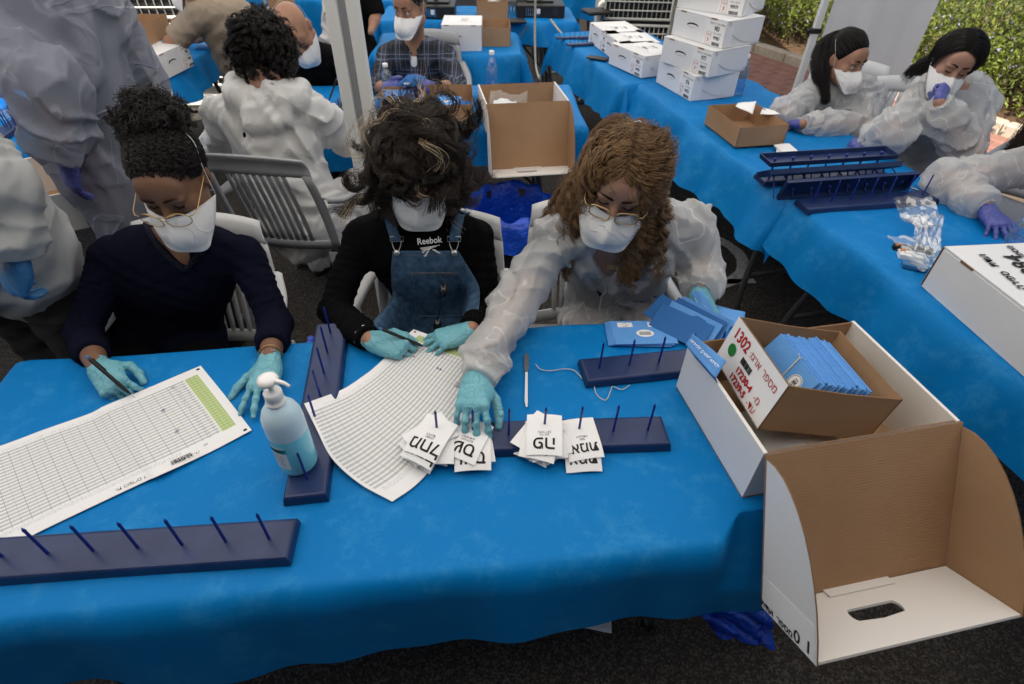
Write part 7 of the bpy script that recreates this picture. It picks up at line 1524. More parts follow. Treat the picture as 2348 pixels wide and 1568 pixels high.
def plaid_man():
    J = dict(neck=PY(952, 105, 3.72), shR=PY(888, 132, 3.68), shL=PY(1022, 128, 3.72), elR=PY(868, 200, 3.45), elL=PY(1048, 198, 3.50), wrR=PY(884, 202, 3.22), wrL=PY(990, 200, 3.20), hip=A(-.62, 3.95, .50), knR=A(-.8, 3.5, .5), knL=A(-.45, 3.5, .5), ftR=A(-.8, 3.55, .07), ftL=A(-.45, 3.55, .07))
    root = person('man in navy plaid shirt and mask holding a blue card', J['hip'])
    H = HF(PY(940, 8, 3.62), (-.42, -.84, -.20), (-.1, -.22, .96), 1.04)
    body = skin_body(root, H, J, 'skin', h=.0065, male=True); face_details(H, body, open_eyes=True, gaze=(-.2, 1, -.1))
    def nc(F): nk = J['neck']; F.cone(nk + A(0, .0, .08), nk + A(0, -.03, .0), .068, .060, .01, neg=True); F.cone(nk + A(0, -.06, .0), nk + A(-.0, -.12, -.10), .040, .010, .01, neg=True)
    clothes(root, 'plaid_shirt', J, 'plaid', .016, .008, sleeve=.72, fold=(.009, 20, 61), legs=False, rip=.005, slr=(.060, .052, .046), neckcut=nc)
    clothes(root, 'white_undershirt', J, 'slip', .004, .008, sleeve=.1, fold=None, legs=False, rip=0, neckcut=lambda F: F.cone(J['neck'] + A(0, .0, .08), J['neck'] + A(0, -.05, .0), .066, .056, .01, neg=True))
    b = MB(); nk = J['neck']
    for s in (-1, 1): b.slab([nk + A(s * .062, .01, .045), nk + A(s * .072, -.055, .012), nk + A(s * .060, -.115, -.035), nk + A(s * .018, -.095, -.008), nk + A(s * .045, -.055, .022)], (0, .003, .004))
    b.obj('shirt_collar', M['plaid'], root)
    cap(H, root, m='cap_k', sk=(.079, .099, .090), hairline=.05, front=.062, low=-.04); hp = hair_paths(H, 1500, 5, .018, scalp_roots(.06, -.045, (.079, .099, .09), .048), lambda P, s, P0: P0 / .09 + A(0, .5, -.4), 0, 1, .2, 45, 300, vol=.03, lift=.3, skull=(.08, .1, .092)); strands('hair', root, M['hair_g'], hp, .0009, .0005)
    add_mask(H, root, bulge=.008)
    hand(root, J['wrR'], PY(930, 200, 3.12) - J['wrR'], (-.1, -.75, .6), -1, [(35, 40, 20)] * 4, thumb=((.6, .3, .3), (.85, .1, .1), (.95, 0, 0)), m='glove_p', elbow=J['elR'], sc=1.12, cuff=.03, h=.003)
    hand(root, J['wrL'], PY(940, 198, 3.10) - J['wrL'], (.1, -.75, .6), 1, [(35, 40, 20)] * 4, thumb=((.6, .3, .3), (.85, .1, .1), (.95, 0, 0)), m='glove_p', elbow=J['elL'], sc=1.15, cuff=.03, h=.003)
    b = MB(); e = nrm(J['elL'] - J['wrL']); c = J['wrL'] + e * .05; e1 = nrm(np.cross(e, (0, 0, 1))); e2 = np.cross(e, e1); b.tube([c + .036 * (e1 * math.cos(a) + e2 * math.sin(a)) for a in np.linspace(0, 2 * math.pi, 20, endpoint=False)], .0075, 6, closed=True); b.lathe([(.0005, .008), (.020, .008), (.022, .0)], 18, c + A(0, -.036, .012), 0, Matrix.Rotation(R(75), 3, 'X')); b.obj('wristwatch', M['dark'], root, True)
    o = sheetmesh('blue_card', [PY(908, 196, 3.08), PY(957, 200, 3.06), PY(978, 176, 3.10), PY(935, 170, 3.12)], M['env_dark'], None, 4, 4, 0, 1, .0015); tag(o, 'blue card held between the plaid man\'s purple gloves', 'card'); s = MB(); c = PY(932, 191, 3.062); s.slab([c + A(.016 * math.cos(a), -.002, .006 * math.sin(a)) for a in np.linspace(0, 2 * math.pi, 18, endpoint=False)], (0, -.001, 0)); s.obj('seal', M['paper'], o)
    L_ = MB()
    for q in 'LR': a = J['hip'] + A(.08 if q == 'L' else -.08, 0, 0); L_.tube([a, J['kn' + q]], [.10, .075], 12); L_.tube([J['kn' + q], J['ft' + q] + A(0, 0, .03)], [.07, .05], 12)
    L_.obj('trousers', M['trousers'], root, True); shoes(root, J, (0, -1))
plaid_man()
# ---- standing person in bluish gown at the left
def standing():
    y = 1.92; c = PY(172, 232, y); zz = c[2]; x0 = c[0]
    J = dict(neck=A(x0 - .02, y + .02, 1.50), shL=A(x0 - .17, y - .06, 1.44), shR=A(x0 + .13, y + .10, 1.44), elL=PY(112, 195, y - .18), elR=A(x0 + .06, y + .26, 1.15), wrL=PY(148, 362, y - .22), wrR=A(x0 - .02, y + .42, 1.05), hip=A(x0 + .02, y + .03, .98), knL=A(x0 - .07, y, .52), knR=A(x0 + .13, y + .06, .52), ftL=A(x0 - .07, y + .02, .07), ftR=A(x0 + .14, y + .08, .07))
    root = person('standing person in thin bluish gown with one purple glove hanging down', c)
    H = HF(A(x0, y + .02, 1.66), (-.3, .9, -.1), (0, 0, 1)); skin_body(root, H, J, 'skin', h=.009); cap(H, root, low=-.05)
    wz = zz - .01
    def ex(F):
        F.cone(A(x0 - .02, y, wz + .30), A(x0 - .01, y, wz + .10), .165, .175, .05, sq=(A(0, 1, 0), 1.3)); F.cone(A(x0 + .0, y, wz - .06), A(x0 + .05, y, wz - .55), .140, .19, .06, sq=(A(0, 1, 0), 1.25), rip=(.006, 20, 3)); F.cone(A(x0, y, wz), A(x0, y, wz - .02), .150, .150, .02, sq=(A(0, 1, 0), 1.3))
    clothes(root, 'long_gown', J, 'gown_b', .03, .0075, sleeve=.97, fold=(.022, 15, 71), legs=False, rip=.009, slr=(.078, .082, .060), extra=ex, srip=26, hem=(A(0, 0, wz - .62), A(0, 0, -1)), bag=1.12, foldaxis=(0, 0, 1))
    clothes(root, 'shirt', J, 'jeans', .006, .012, sleeve=.6, fold=None, legs=False, rip=0, hem=(A(0, 0, wz - .12), A(0, 0, -1)))
    L_ = MB()
    for q in 'LR': L_.tube([J['hip'] + A(.09 if q == 'R' else -.09, 0, .05), J['kn' + q], J['ft' + q]], [.11, .085, .06], 12)
    L_.obj('trousers', M['trousers'], root, True)
    b = MB(); pts = [A(x0 + .165 * math.cos(a), y + .125 * math.sin(a), wz + .004 * math.sin(a * 9)) for a in np.linspace(0, 2 * math.pi, 50, endpoint=False)]; b.tube(pts, .004, 6, closed=True); b.obj('waist_elastic', M['gown_b'], root, True)
    hand(root, J['wrL'], PY(178, 462, y - .20) - J['wrL'], (-.6, -.7, 0), 1, [(14, 16, 8), (16, 18, 8), (18, 20, 10), (22, 22, 12)], thumb=((.6, .5, -.4), (.9, .15, -.3), (1, 0, -.1)), m='glove_p', elbow=J['elL'], sc=1.08, cuff=.04, h=.0026); cuff(root, J, 'L', .96, .036, 'gown_b', fl=1.3); shoes(root, J, (0, 1))
standing()
# ---- figure cut by the left edge: pale shirt, dark trousers, blue glove
def far_left():
    y = 1.38; c = PY(40, 480, y); x0 = c[0] - .12
    J = dict(neck=A(x0 - .12, y + .02, 1.45), shL=A(x0 + .06, y - .02, 1.36), shR=A(x0 - .30, y, 1.38), elL=PY(2, 430, y - .14), elR=A(x0 - .35, y, 1.05), wrL=PY(42, 598, y - .20), wrR=A(x0 - .3, y - .1, .85), hip=A(x0 - .03, y, .96), knL=A(x0 + .08, y, .52), knR=A(x0 - .1, y + .05, .52), ftL=A(x0 + .08, y, .07), ftR=A(x0 - .1, y + .05, .07))
    root = person('person at the left frame edge in pale shirt, dark trousers and blue glove', c)
    H = HF(A(x0 - .12, y + .02, 1.62), (.5, -.8, -.1), (0, 0, 1)); skin_body(root, H, J, 'skin', h=.01); cap(H, root, low=-.05)
    clothes(root, 'pale_shirt', J, 'whiteshirt', .03, .0075, sleeve=.98, fold=(.018, 11, 81), legs=False, rip=.006, slr=(.072, .066, .052), hem=(A(0, 0, .93), nrm(A(.25, 0, -1))), bag=1.12, extra=lambda F: F.cone(A(x0 - .02, y, 1.08), A(x0 - .0, y, .90), .20, .205, .05, sq=(A(0, 1, 0), 1.3), rip=(.006, 18, 2)))
    hem = MB()
    L_ = Fld(A(x0 - .4, y - .3, 0), A(x0 + .4, y + .3, 1.1), .009); 
    for q, s in (('L', .085), ('R', -.085)):
        L_.cone(J['hip'] + A(s, 0, .02), J['kn' + q], .118, .092, .05, rip=(.006, 20, 4)); L_.cone(J['kn' + q], J['ft' + q], .092, .078, .03, rip=(.006, 26, 8))
    L_.fold(.007, 22, 9); L_.mesh('trousers', M['trousers'], root)
    hand(root, J['wrL'], PY(30, 690, y - .21) - J['wrL'], (-.5, -.8, .1), 1, [(40, 40, 20), (42, 42, 22), (45, 45, 24), (48, 45, 25)], thumb=((.6, .5, -.4), (.9, .15, -.3), (1, 0, -.1)), m='glove_b', elbow=J['elL'], sc=1.1, cuff=.05, h=.0026); shoes(root, J, (0, -1))
far_left()
# ---- man in tan T-shirt bent over the left back table
def tan_man():
    J = dict(neck=PY(452, -6, 4.02), shR=PY(560, 35, 4.22), shL=PY(455, 32, 3.92), elR=PY(470, 80, 4.35), elL=PY(400, 92, 3.92), wrR=PY(420, 95, 4.35), wrL=PY(372, 108, 3.95), hip=PY(572, 205, 4.28), knL=A(-1.85, 4.3, .5), knR=A(-1.6, 4.4, .5), ftL=A(-1.85, 4.35, .07), ftR=A(-1.6, 4.45, .07))
    root = person('man in tan T-shirt bending over the upper left table', J['hip'])
    H = HF(PY(420, -50, 3.95), (-.8, -.3, -.4), (-.3, 0, .95), 1.03); skin_body(root, H, J, 'skin_l', h=.009, male=True); cap(H, root, low=-.05); add_mask(H, root)
    clothes(root, 'tan_tshirt', J, 'tan', .022, .009, sleeve=.46, fold=(.010, 14, 91), legs=False, rip=.003, slr=(.070, .066, .046), chestk=1.08, neckcut=lambda F: F.cone(J['neck'], J['neck'] + A(-.06, 0, .08), .07, .07, .01, neg=True))
    L_ = MB()
    for q in 'LR': L_.tube([J['hip'] + A(0, .06 if q == 'R' else -.06, 0), J['kn' + q], J['ft' + q]], [.12, .085, .06], 12)
    L_.obj('trousers', M['blackcloth'], root, True); b = MB(); hp_ = J['hip'] + A(0, 0, .02); b.tube([hp_ + A(.16 * math.cos(a), .15 * math.sin(a), 0) for a in np.linspace(0, 2 * math.pi, 24, endpoint=False)], .014, 6, closed=True); b.obj('belt', M['dark'], root, True); shoes(root, J, (-1, 0))
tan_man()
# ---- dark clothed person at the top behind the tent pole
def top_person():
    J = dict(neck=PY(800, -60, 4.7), shR=PY(765, -20, 4.7), shL=PY(848, -15, 4.7), elR=PY(762, 40, 4.75), elL=PY(862, 35, 4.65), wrR=PY(790, 70, 4.6), wrL=PY(850, 74, 4.5), hip=PY(815, 105, 4.8), knL=A(-1.2, 4.5, .5), knR=A(-1.5, 4.5, .5), ftL=A(-1.2, 4.5, .07), ftR=A(-1.5, 4.5, .07))
    root = person('person in black T-shirt behind the tent pole, head above the frame', J['hip'])
    H = HF(PY(800, -110, 4.7), (0, -.9, -.3), (0, -.2, .95)); skin_body(root, H, J, 'skin', h=.01); cap(H, root, low=-.1, m='cap_c'); clothes(root, 'black_tshirt', J, 'blackcloth', .02, .01, sleeve=.5, fold=(.004, 20, 5), rip=0, slr=(.066, .06, .045))
top_person()
# ---- two seated women at the right
def woman_a():
    J = dict(neck=PY(1925, 195, 3.22), shR=PY(1858, 222, 3.16), shL=PY(1992, 218, 3.22), elR=PY(1800, 262, 3.02), elL=PY(1972, 292, 2.98), wrR=PZ(1778, 256, .80), wrL=PZ(1838, 285, .79), hip=A(1.98, 3.45, .50), knR=A(1.7, 3.1, .5), knL=A(2.0, 3.0, .5), ftR=A(1.7, 3.1, .07), ftL=A(2.0, 3.0, .07))
    root = person('seated woman with black ponytail in white gown glancing to the right', J['hip'])
    H = HF(PY(1940, 130, 3.14), (.42, -.88, -.14), (.08, -.20, .95), .99); body = skin_body(root, H, J, 'skin', h=.0055); face_details(H, body, open_eyes=True, gaze=(.55, 1, -.15))
    nc = lambda F: F.cone(J['neck'] + A(0, .0, .07), J['neck'] + A(0, -.02, .0), .070, .060, .01, neg=True)
    clothes(root, 'gown', J, 'gown', .020, .0065, sleeve=.99, fold=(.018, 18, 101), legs=True, rip=.006, slr=(.070, .070, .052), neckcut=nc, srip=32, bag=1.06); clothes(root, 'dark_tshirt', J, 'darktee', .004, .009, sleeve=.4, fold=None, legs=False, rip=0, neckcut=nc)
    cap(H, root, sk=(.080, .100, .092), hairline=.050, front=.060, low=-.03); hp = hair_paths(H, 2200, 10, .10, scalp_roots(.058, -.05, (.080, .100, .092), .050), lambda P, s, P0: (A(0, -.095, .075) - P), .0008, 20, .05, 55, 200, grav=0, vol=.04, lift=0, skull=(.081, .101, .093)); strands('hair', root, M['hair_k'], hp, .0007, .0004)
    tp_ = [H.p(-.03, -.095, .075), PY(1886, 112, 3.20), PY(1880, 165, 3.14), PY(1893, 232, 3.06)]
    F = Fld(np.min(tp_, 0) - .08, np.max(tp_, 0) + .08, .006); F.chain(tp_, [.022, .030, .032, .012], .02); F.fold(.004, 60, 2, A(0, 0, 1), .3); F.mesh('ponytail_core', M['cap_k'], root); tuft('ponytail', root, M['hair_k'], tp_, .032, 700, seed=4)
    add_mask(H, root, bulge=.004)
    hand(root, J['wrR'], PZ(1805, 268, .78) - J['wrR'], (0, -.2, 1), -1, FIST, m='glove_p', elbow=J['elR'], sc=.95, h=.003); hand(root, J['wrL'], PZ(1808, 278, .775) - J['wrL'], (0, -.2, 1), 1, RELAX, m='glove_p', elbow=J['elL'], sc=.9, h=.003); shoes(root, J, (-.5, -1))
woman_a()
def woman_b():
    J = dict(neck=PY(2175, 205, 2.86), shR=PY(2098, 245, 2.80), shL=PY(2238, 235, 2.84), elR=PY(2052, 300, 2.62), elL=PY(2208, 352, 2.58), wrR=PZ(2000, 318, .80), wrL=PY(2152, 232, 2.60), hip=A(2.20, 3.02, .50), knR=A(1.9, 2.65, .5), knL=A(2.2, 2.6, .5), ftR=A(1.9, 2.7, .07), ftL=A(2.2, 2.6, .07))
    root = person('black haired woman in white gown pressing a purple gloved fist to her mask', J['hip'])
    H = HF(PY(2188, 135, 2.78), (-.22, -.92, -.26), (.10, -.30, .92), .99); body = skin_body(root, H, J, 'skin_l', h=.0055); face_details(H, body)
    nc = lambda F: F.cone(J['neck'] + A(0, .0, .07), J['neck'] + A(0, -.02, .0), .074, .062, .01, neg=True)
    def hood(F): nk = J['neck']; F.chain([nk + A(.11, -.02, .01), nk + A(.14, .05, .02), nk + A(.10, .12, .0), nk + A(0, .14, -.01)], [.035, .045, .05, .05], .03)
    clothes(root, 'gown', J, 'gown', .022, .0065, sleeve=.985, fold=(.020, 17, 111), legs=True, rip=.006, slr=(.074, .076, .052), neckcut=nc, srip=32, bag=1.08, extra=hood); clothes(root, 'dark_top', J, 'darktee', .004, .009, sleeve=.4, fold=None, legs=False, rip=0, neckcut=nc)
    cap(H, root, sk=(.082, .103, .094), hairline=.056, front=.062, low=-.07)
    hp = hair_paths(H, 3000, 12, .16, scalp_roots(.060, -.06, (.082, .103, .094), .054), lambda P, s, P0: np.stack([np.sign(P0[:, 0] + .02) * .9 * (1 - s), -.30 + 0 * P0[:, 0], -.3 - .9 * s + 0 * P0[:, 0]], 1), .0005, 10, .03, 65, 100, grav=.5, vol=.06, lift=0, skull=(.083, .104, .095)); strands('hair', root, M['hair_k'], hp, .0008, .0004)
    def nape(r, N): return np.stack([.055 + r.normal(0, .012, N), -.075 + r.normal(0, .012, N), -.05 + r.normal(0, .015, N)], 1)
    hp = hair_paths(H, 700, 14, .26, nape, lambda P, s, P0: np.stack([np.full(len(P0), .55), np.full(len(P0), -.2), np.full(len(P0), -.75)], 1), .002, 20, .06, 66, 30, grav=.8, skull=(.084, .104, .096)); strands('swept_back_hair', root, M['hair_k'], hp, .0011, .0004)
    add_mask(H, root, bulge=.004)
    hand(root, J['wrL'], H.p(-.022, .150, -.065) - J['wrL'], (.35, -.85, .2), 1, FIST, m='glove_p', thumb=((.7, .4, -.4), (.7, -.2, -.6), (.4, -.7, -.4)), elbow=J['elL'], sc=.98, h=.0026, cuff=.03)
    hand(root, J['wrR'], PZ(1962, 330, .775) - J['wrR'], (-.1, -.3, .9), -1, [(45, 50, 25), (50, 55, 28), (55, 55, 28), (58, 58, 30)], m='glove_p', elbow=J['elR'], sc=.98, h=.0026, cuff=.03)
    cuff(root, J, 'R', .95, .036, 'gown', fl=1.35); cuff(root, J, 'L', .95, .034, 'gown', fl=1.3); shoes(root, J, (-.5, -1))
woman_b()
def edge_person():
    J = dict(neck=PY(2480, 300, 2.32), shR=PY(2395, 375, 2.28), shL=PY(2560, 370, 2.30), elR=PY(2172, 415, 2.20), elL=PY(2560, 520, 2.1), wrR=PZ(2262, 478, .795), wrL=PY(2480, 560, 1.9), hip=A(2.75, 2.45, .50), knR=A(2.35, 2.2, .5), knL=A(2.6, 2.1, .5), ftR=A(2.3, 2.2, .07), ftL=A(2.6, 2.1, .07))
    root = person('person cut by the right edge, gowned arm and purple glove on the table', J['hip'])
    H = HF(PY(2500, 215, 2.30), (-.4, -.8, -.4), (0, -.35, .93)); skin_body(root, H, J, 'skin_l', h=.008)
    clothes(root, 'gown', J, 'gown', .020, .0065, sleeve=.985, fold=(.018, 17, 121), legs=True, rip=.006, slr=(.072, .074, .050), srip=32, bag=1.06)
    cap(H, root, low=-.08, m='cap_k'); hp = hair_paths(H, 1500, 18, .36, lambda r, N: np.stack([-.06 + r.normal(0, .02, N), .0 + r.normal(0, .03, N), -.03 + r.normal(0, .03, N)], 1), lambda P, s, P0: np.stack([np.full(len(P0), -.15), np.full(len(P0), .25), np.full(len(P0), -.9)], 1), .006, 30, .15, 76, 50, grav=1.0, skull=(.08, .1, .09)); strands('hair', root, M['hair_b'], hp, .0008, .0003)
    hand(root, J['wrR'], PZ(2282, 520, .762) - J['wrR'] + A(0, 0, .01), (-.1, -.1, 1), -1, [(16, 12, 8)] * 4, spread=(16, 5, -7, -16), thumb=((.5, .8, -.2), (.8, .5, -.2), (.95, .2, -.1)), m='glove_p', elbow=J['elR'], sc=1.02, cuff=.03, h=.0026); cuff(root, J, 'R', .95, .034, 'gown', fl=1.3); add_mask(H, root); shoes(root, J, (-.5, -1))
edge_person()
# ------------------------------------------------------------------ chairs and the rest of the background
def chair(label, Mx, m='chair_g', nsl=9, group='plastic monobloc chairs', arms=True):
    """monobloc: seat centre at the origin of x, front towards +y"""
    root = mroot('plastic_chair', label, 'chair', Mx, group); kw = dict(parent=root, world=False, smooth=True); m_ = M[m]
    def shell(pts_grid, name, th=.006, par=root):
        V = [p for r_ in pts_grid for p in r_]; nx_ = len(pts_grid[0]); ny_ = len(pts_grid); o = mk(name, V, [[j * nx_ + i, j * nx_ + i + 1, (j + 1) * nx_ + i + 1, (j + 1) * nx_ + i] for j in range(ny_ - 1) for i in range(nx_ - 1)], m_, par, True, False)
        md = o.modifiers.new('t', 'SOLIDIFY'); md.thickness = th; md.offset = 0; return o
    shell([[A(x * (.215 + .02 * t), -.20 + .42 * t, .43 + .012 * (x * x) - .014 * math.sin(math.pi * t) - (.03 * max(0, t - .85) / .15)) for x in np.linspace(-1, 1, 13)] for t in np.linspace(0, 1, 12)], 'seat')
    bk = lambda x, t: A(x * (.225 - .02 * t + .012 * math.sin(3 * t)), -.205 - .10 * t - .030 * (1 - x * x) - .02 * t * t, .44 + .43 * t + .018 * (1 - x * x) * t)
    shell([[bk(x, t) + A(0, .012 * math.sin(math.pi * (t - .84) / .18), 0) for x in np.linspace(-1, 1, 19)] for t in np.linspace(.84, 1.02, 5)], 'top_rail', .010)
    shell([[bk(x, t) for x in np.linspace(-.95, .95, 15)] for t in np.linspace(.0, .10, 3)], 'lower_rail', .009)
    for q in (-1, 1): shell([[bk(x, t) for x in (q * .86, q * .93, q * 1.0)] for t in np.linspace(0, .86, 9)], 'side_post', .014)
    xs = np.linspace(-.52, .52, nsl)
    for x in xs: shell([[bk(x + d, t) + A(0, 0 if abs(d) > .01 else .004, 0) for d in (-.037, 0, .037)] for t in np.linspace(.09, .86, 8)], 'slat', .006)
    if arms:
        for q in (-1, 1):
            rail = bezier([bk(q * .97, .62) + A(q * .008, 0, 0), A(q * .262, -.16, .665), A(q * .275, .02, .655), A(q * .272, .16, .640), A(q * .262, .215, .60), A(q * .250, .23, .50), A(q * .245, .235, .40)], 5); V = []
            for i, p in enumerate(rail): w_ = .024 if i < 22 else .02; V += [p + A(-w_ * 1.0, 0, -.004), p + A(-w_ * .5, 0, .004), p + A(w_ * .5, 0, .004), p + A(w_ * 1.0, 0, -.008), p + A(w_ * .9, .0, -.022)]
            n_ = len(rail); o = mk('armrest', V, [[i * 5 + j, i * 5 + j + 1, (i + 1) * 5 + j + 1, (i + 1) * 5 + j] for i in range(n_ - 1) for j in range(4)], m_, root, True, False); md = o.modifiers.new('t', 'SOLIDIFY'); md.thickness = .005
    for q in (-1, 1):
        for y_, yb in ((.20, .245), (-.20, -.285)):
            b = MB(); t_ = [(q * .215, y_, .435), (q * .238, (y_ + yb) / 2, .22), (q * .262, yb, .0)]
            for i, p in enumerate(t_): pass
            V = []
            for p, w_ in zip(t_, (.034, .028, .021)): V += [A(*p) + A(q * w_ * .6, w_ * (1 if y_ > 0 else -1), 0), A(*p) + A(q * w_ * .6, -w_ * (1 if y_ > 0 else -1), 0), A(*p) + A(-q * w_, w_ * (1 if y_ > 0 else -1), 0)]
            o = mk('leg', V, [[0, 1, 4, 3], [3, 4, 7, 6], [2, 0, 3, 5], [5, 3, 6, 8]], m_, root, False, False); md = o.modifiers.new('t', 'SOLIDIFY'); md.thickness = .006
    return root
def ch_at(label, p, face, m='chair_g', z=0, sc=1.0, **k): return chair(label, fr(A(p[0], p[1], z), math.atan2(-face[0], face[1]), None, sc), m, **k)
ch_at('grey slatted chair under the curly haired woman, back to the camera', (-.985, 2.40), (.12, 1), 'chair_g', sc=1.04, nsl=9)
ch_at('white chair under the woman in the navy sweater', (-1.03, 1.30), (.06, -1), 'chair_w')
ch_at('white chair under the woman in dungarees', (-.27, 1.37), (-.05, -1), 'chair_w')
ch_at('white chair under the woman with ringlets', (.30, 1.48), (.1, -1), 'chair_w')
ch_at('pale chair under the woman with the ponytail', (1.93, 3.42), (-.45, -1), 'chair_w')
ch_at('pale chair back showing between the two seated women', (2.13, 3.05), (-.45, -1), 'chair_w')
ch_at('grey chair under the person at the right edge', (2.62, 2.62), (-.8, -.7), 'chair_g')
ch_at('grey chair behind the plaid shirted man', (-.60, 3.98), (.05, -1), 'chair_g')
ch_at('white chair behind carton at the far middle table', PZ(985, 70, .45), (0, -1), 'chair_w', arms=False)
ch_at('grey chair standing empty under the rear monitor table', PZ(1185, 95, .43), (0.15, 1), 'chair_g')
ch_at('grey chair turned sideways at the upper left behind the bald man', PZ(705, 60, .5), (.9, -.3), 'chair_g')
ch_at('white chair beside the person in black behind the pole', PZ(905, 70, .45), (-.3, -1), 'chair_w')
ch_at('folded grey chair leaning near the cooler at the top', PZ(1345, 20, .45), (.8, .2), 'chair_g')
ch_at('second grey chair near the cooler at the top', PZ(1300, 10, .45), (.8, .2), 'chair_g')
# tables of the background
T2 = A(-2.56, 4.12); table(T2, R(91), 1.15, .70, 'folding table at the upper left under carton 981'); cloth(T2, R(91), 1.18, .72, (.22, .2, .2, .30), 'blue cloth on the upper left table under carton 981', 21, wav=.035, flare=.3)
T3 = A(-.52, 4.64); table(T3, R(4), 1.02, .62, 'folding table behind the plaid shirted man'); cloth(T3, R(4), 1.04, .64, (.2, .22, .24, .2), 'blue cloth on the table behind the plaid shirted man', 22, wav=.03, flare=.2)
T4 = A(-.35, 5.72); table(T4, R(3), 1.66, .60, 'folding table carrying the monitors at the top'); cloth(T4, R(3), 1.68, .62, (.2, .22, .22, .2), 'blue cloth on the monitor table at the top of the scene', 23, wav=.03, flare=.2)
T5 = A(-2.72, 2.62); table(T5, R(95), 1.5, .62, 'folding table at the far left behind the standing figure'); cloth(T5, R(95), 1.52, .64, (.32, .2, .2, .33), 'blue cloth on the far left table with long spikes', 24, wav=.03, flare=.2)
T6 = A(.75, 7.3); table(T6, R(0), 1.2, .7, 'folding table at the very top behind the monitors'); cloth(T6, R(0), 1.2, .7, (.2, .2, .3, .2), 'blue cloth on the rearmost table at the top edge', 25, wav=.03, flare=.2)
T7 = A(-1.9, 6.6); table(T7, R(0), 1.6, .7, 'folding table at the top left behind the tan shirted man'); cloth(T7, R(0), 1.6, .7, (.2, .2, .6, .2), 'blue cloth hanging behind the tan shirted man', 26, wav=.03, flare=.2)
# cartons and trays there
by_corner((381, 182), (444, 160), .742, 'white carton numbered 981 on the upper left table', '981', .62, num2='99981', group='closed white cartons on the back tables') if False else None
a_, b_2 = PZ(382, 182, .742), PZ(441, 152, .742); th_ = math.atan2(b_2[1] - a_[1], b_2[0] - a_[0]); k_ = .86
cc_ = a_ + A(math.cos(th_), math.sin(th_), 0) * .15 + A(-math.sin(th_), math.cos(th_), 0) * BL * k_ / 2
# label face of 981 looks to the camera: long axis runs away, so its end face carries the label
rt_ = closed_carton('white carton numbered 981 with curved lid line on the upper left table', fr(cc_, th_, .742, .80), '981', 'closed white cartons on the back tables', corner=False, L=.40, Wd=.50, H_=.17)
mt3 = fr(PZ(1058, 118, .742) + A(0, .16, 0), R(2), .742, .70); closed_carton('plain white carton with curved lid behind the plaid shirted man', mt3, None, 'closed white cartons on the back tables', top=('982', .05), L=.40, Wd=.46, H_=.24)
tray('brown tray beside the plain white carton', fr(PZ(1135, 100, .742) + A(0, .05, 0), R(3), .742), .22, .30, .13)
tray('brown tray between the two monitors', fr(PZ(1128, 40, .742) + A(0, .03, 0), R(3), .742), .27, .26, .14)
o = sheetmesh('crumpled_paper', [PY(1112, 16, 5.5), PY(1150, 16, 5.5), PY(1146, 2, 5.5), PY(1118, 0, 5.55)], M['paper'], None, 8, 8, .006, 2, .002); tag(o, 'white crumpled paper standing in the tray between monitors', 'paper')
t9 = tray('brown tray labelled 1290 on top of carton 981', fr(cc_ + A(-.10, .10, 0), th_ + R(8), .742 + .17 * .80), .52, .26, .115)
T_ = frame((.265, .0, .06), (0, 1, 0), (0, 0, 1)); b = MB(); b.slab([(.2605, -.12, .004), (.2605, .12, .004), (.2605, .12, .112), (.2605, -.12, .112)], (.002, 0, 0)); lb9 = b.obj('white_label', M['paper'], t9, world=False); text('1290', M['red_ink'], lb9, frame((.2635, -.05, .09), (0, 1, 0), (0, 0, 1)), .035, world=False, thick=.001); text('רפסמ', M['red_ink'], lb9, frame((.2635, .05, .09), (0, 1, 0), (0, 0, 1)), .022, world=False)
text('-מ\n-דע', M['red_ink'], lb9, frame((.2635, -.01, .04), (0, 1, 0), (0, 0, 1)), .022, world=False); b = MB(); b.slab([(.2634, .085 + .018 * math.cos(a), .05 + .018 * math.sin(a)) for a in np.linspace(0, 2 * math.pi, 18, endpoint=False)], (.0006, 0, 0)); b.obj('round_sticker', M['green_dot'], lb9, world=False)
tray('brown tray under the tan shirted man\'s arm', fr(PZ(455, 92, .742) + A(.02, .18, 0), R(10), .742), .45, .26, .12)
for k in range(3): envelope(('lowest', 'middle', 'top')[k] + ' light blue envelope of the pile behind carton 981', fr(PZ(478, 108, .745) + A(.003 * k, 0, 0), R(12 + 4 * k), .745 + k * .006), .17, .115, .005, group='blue envelopes on the upper left table')
# hanging brown lids at the left
c9 = PY(372, 212, 3.05); open_carton('open white carton with curved brown lid hanging behind the standing figure', fr(PZ(300, 175, .90), R(-62), .742, .9), 'open white cartons with brown inside', hang=R(-8))
open_carton('open white carton with long brown lid at the left behind the white shirt', fr(PY(8, 345, 1.98), R(-58), .70, .95), 'open white cartons with brown inside', hang=R(-12))
# monitors and computers
def computer(label, p, w_=.34):
    root = mroot('desktop_computer', label, 'computer', fr(p, R(2), .742)); kw = dict(parent=root, world=False)
    b = MB(); b.box((0, 0, .05), (w_, .32, .098), None, 0, .006); b.obj('case', M['dark'], **kw)
    b = MB()
    for k in range(7): b.box((-w_ * .30 + k * .018, -.162, .05), (.010, .004, .06))
    b.obj('port', M['metal'], **kw); b = MB(); b.lathe([(.001, .0), (.03, .0), (.033, -.004), (.033, -.006)], 18, (w_ * .30, -.160, .05), 0, Matrix.Rotation(R(90), 3, 'X')); b.obj('fan_grille', M['steel'], **kw)
    b = MB(); b.box((-w_ * .05, -.165, .055), (.03, .01, .035)); b.obj('plug', M['white_plastic'], **kw); return root
computer('black desktop computer under the left monitor', PZ(1072, 40, .742) + A(-.28, .05, 0)); computer('black desktop computer with silver ports under the right monitor', PZ(1232, 40, .742) + A(.02, .12, 0), .42)
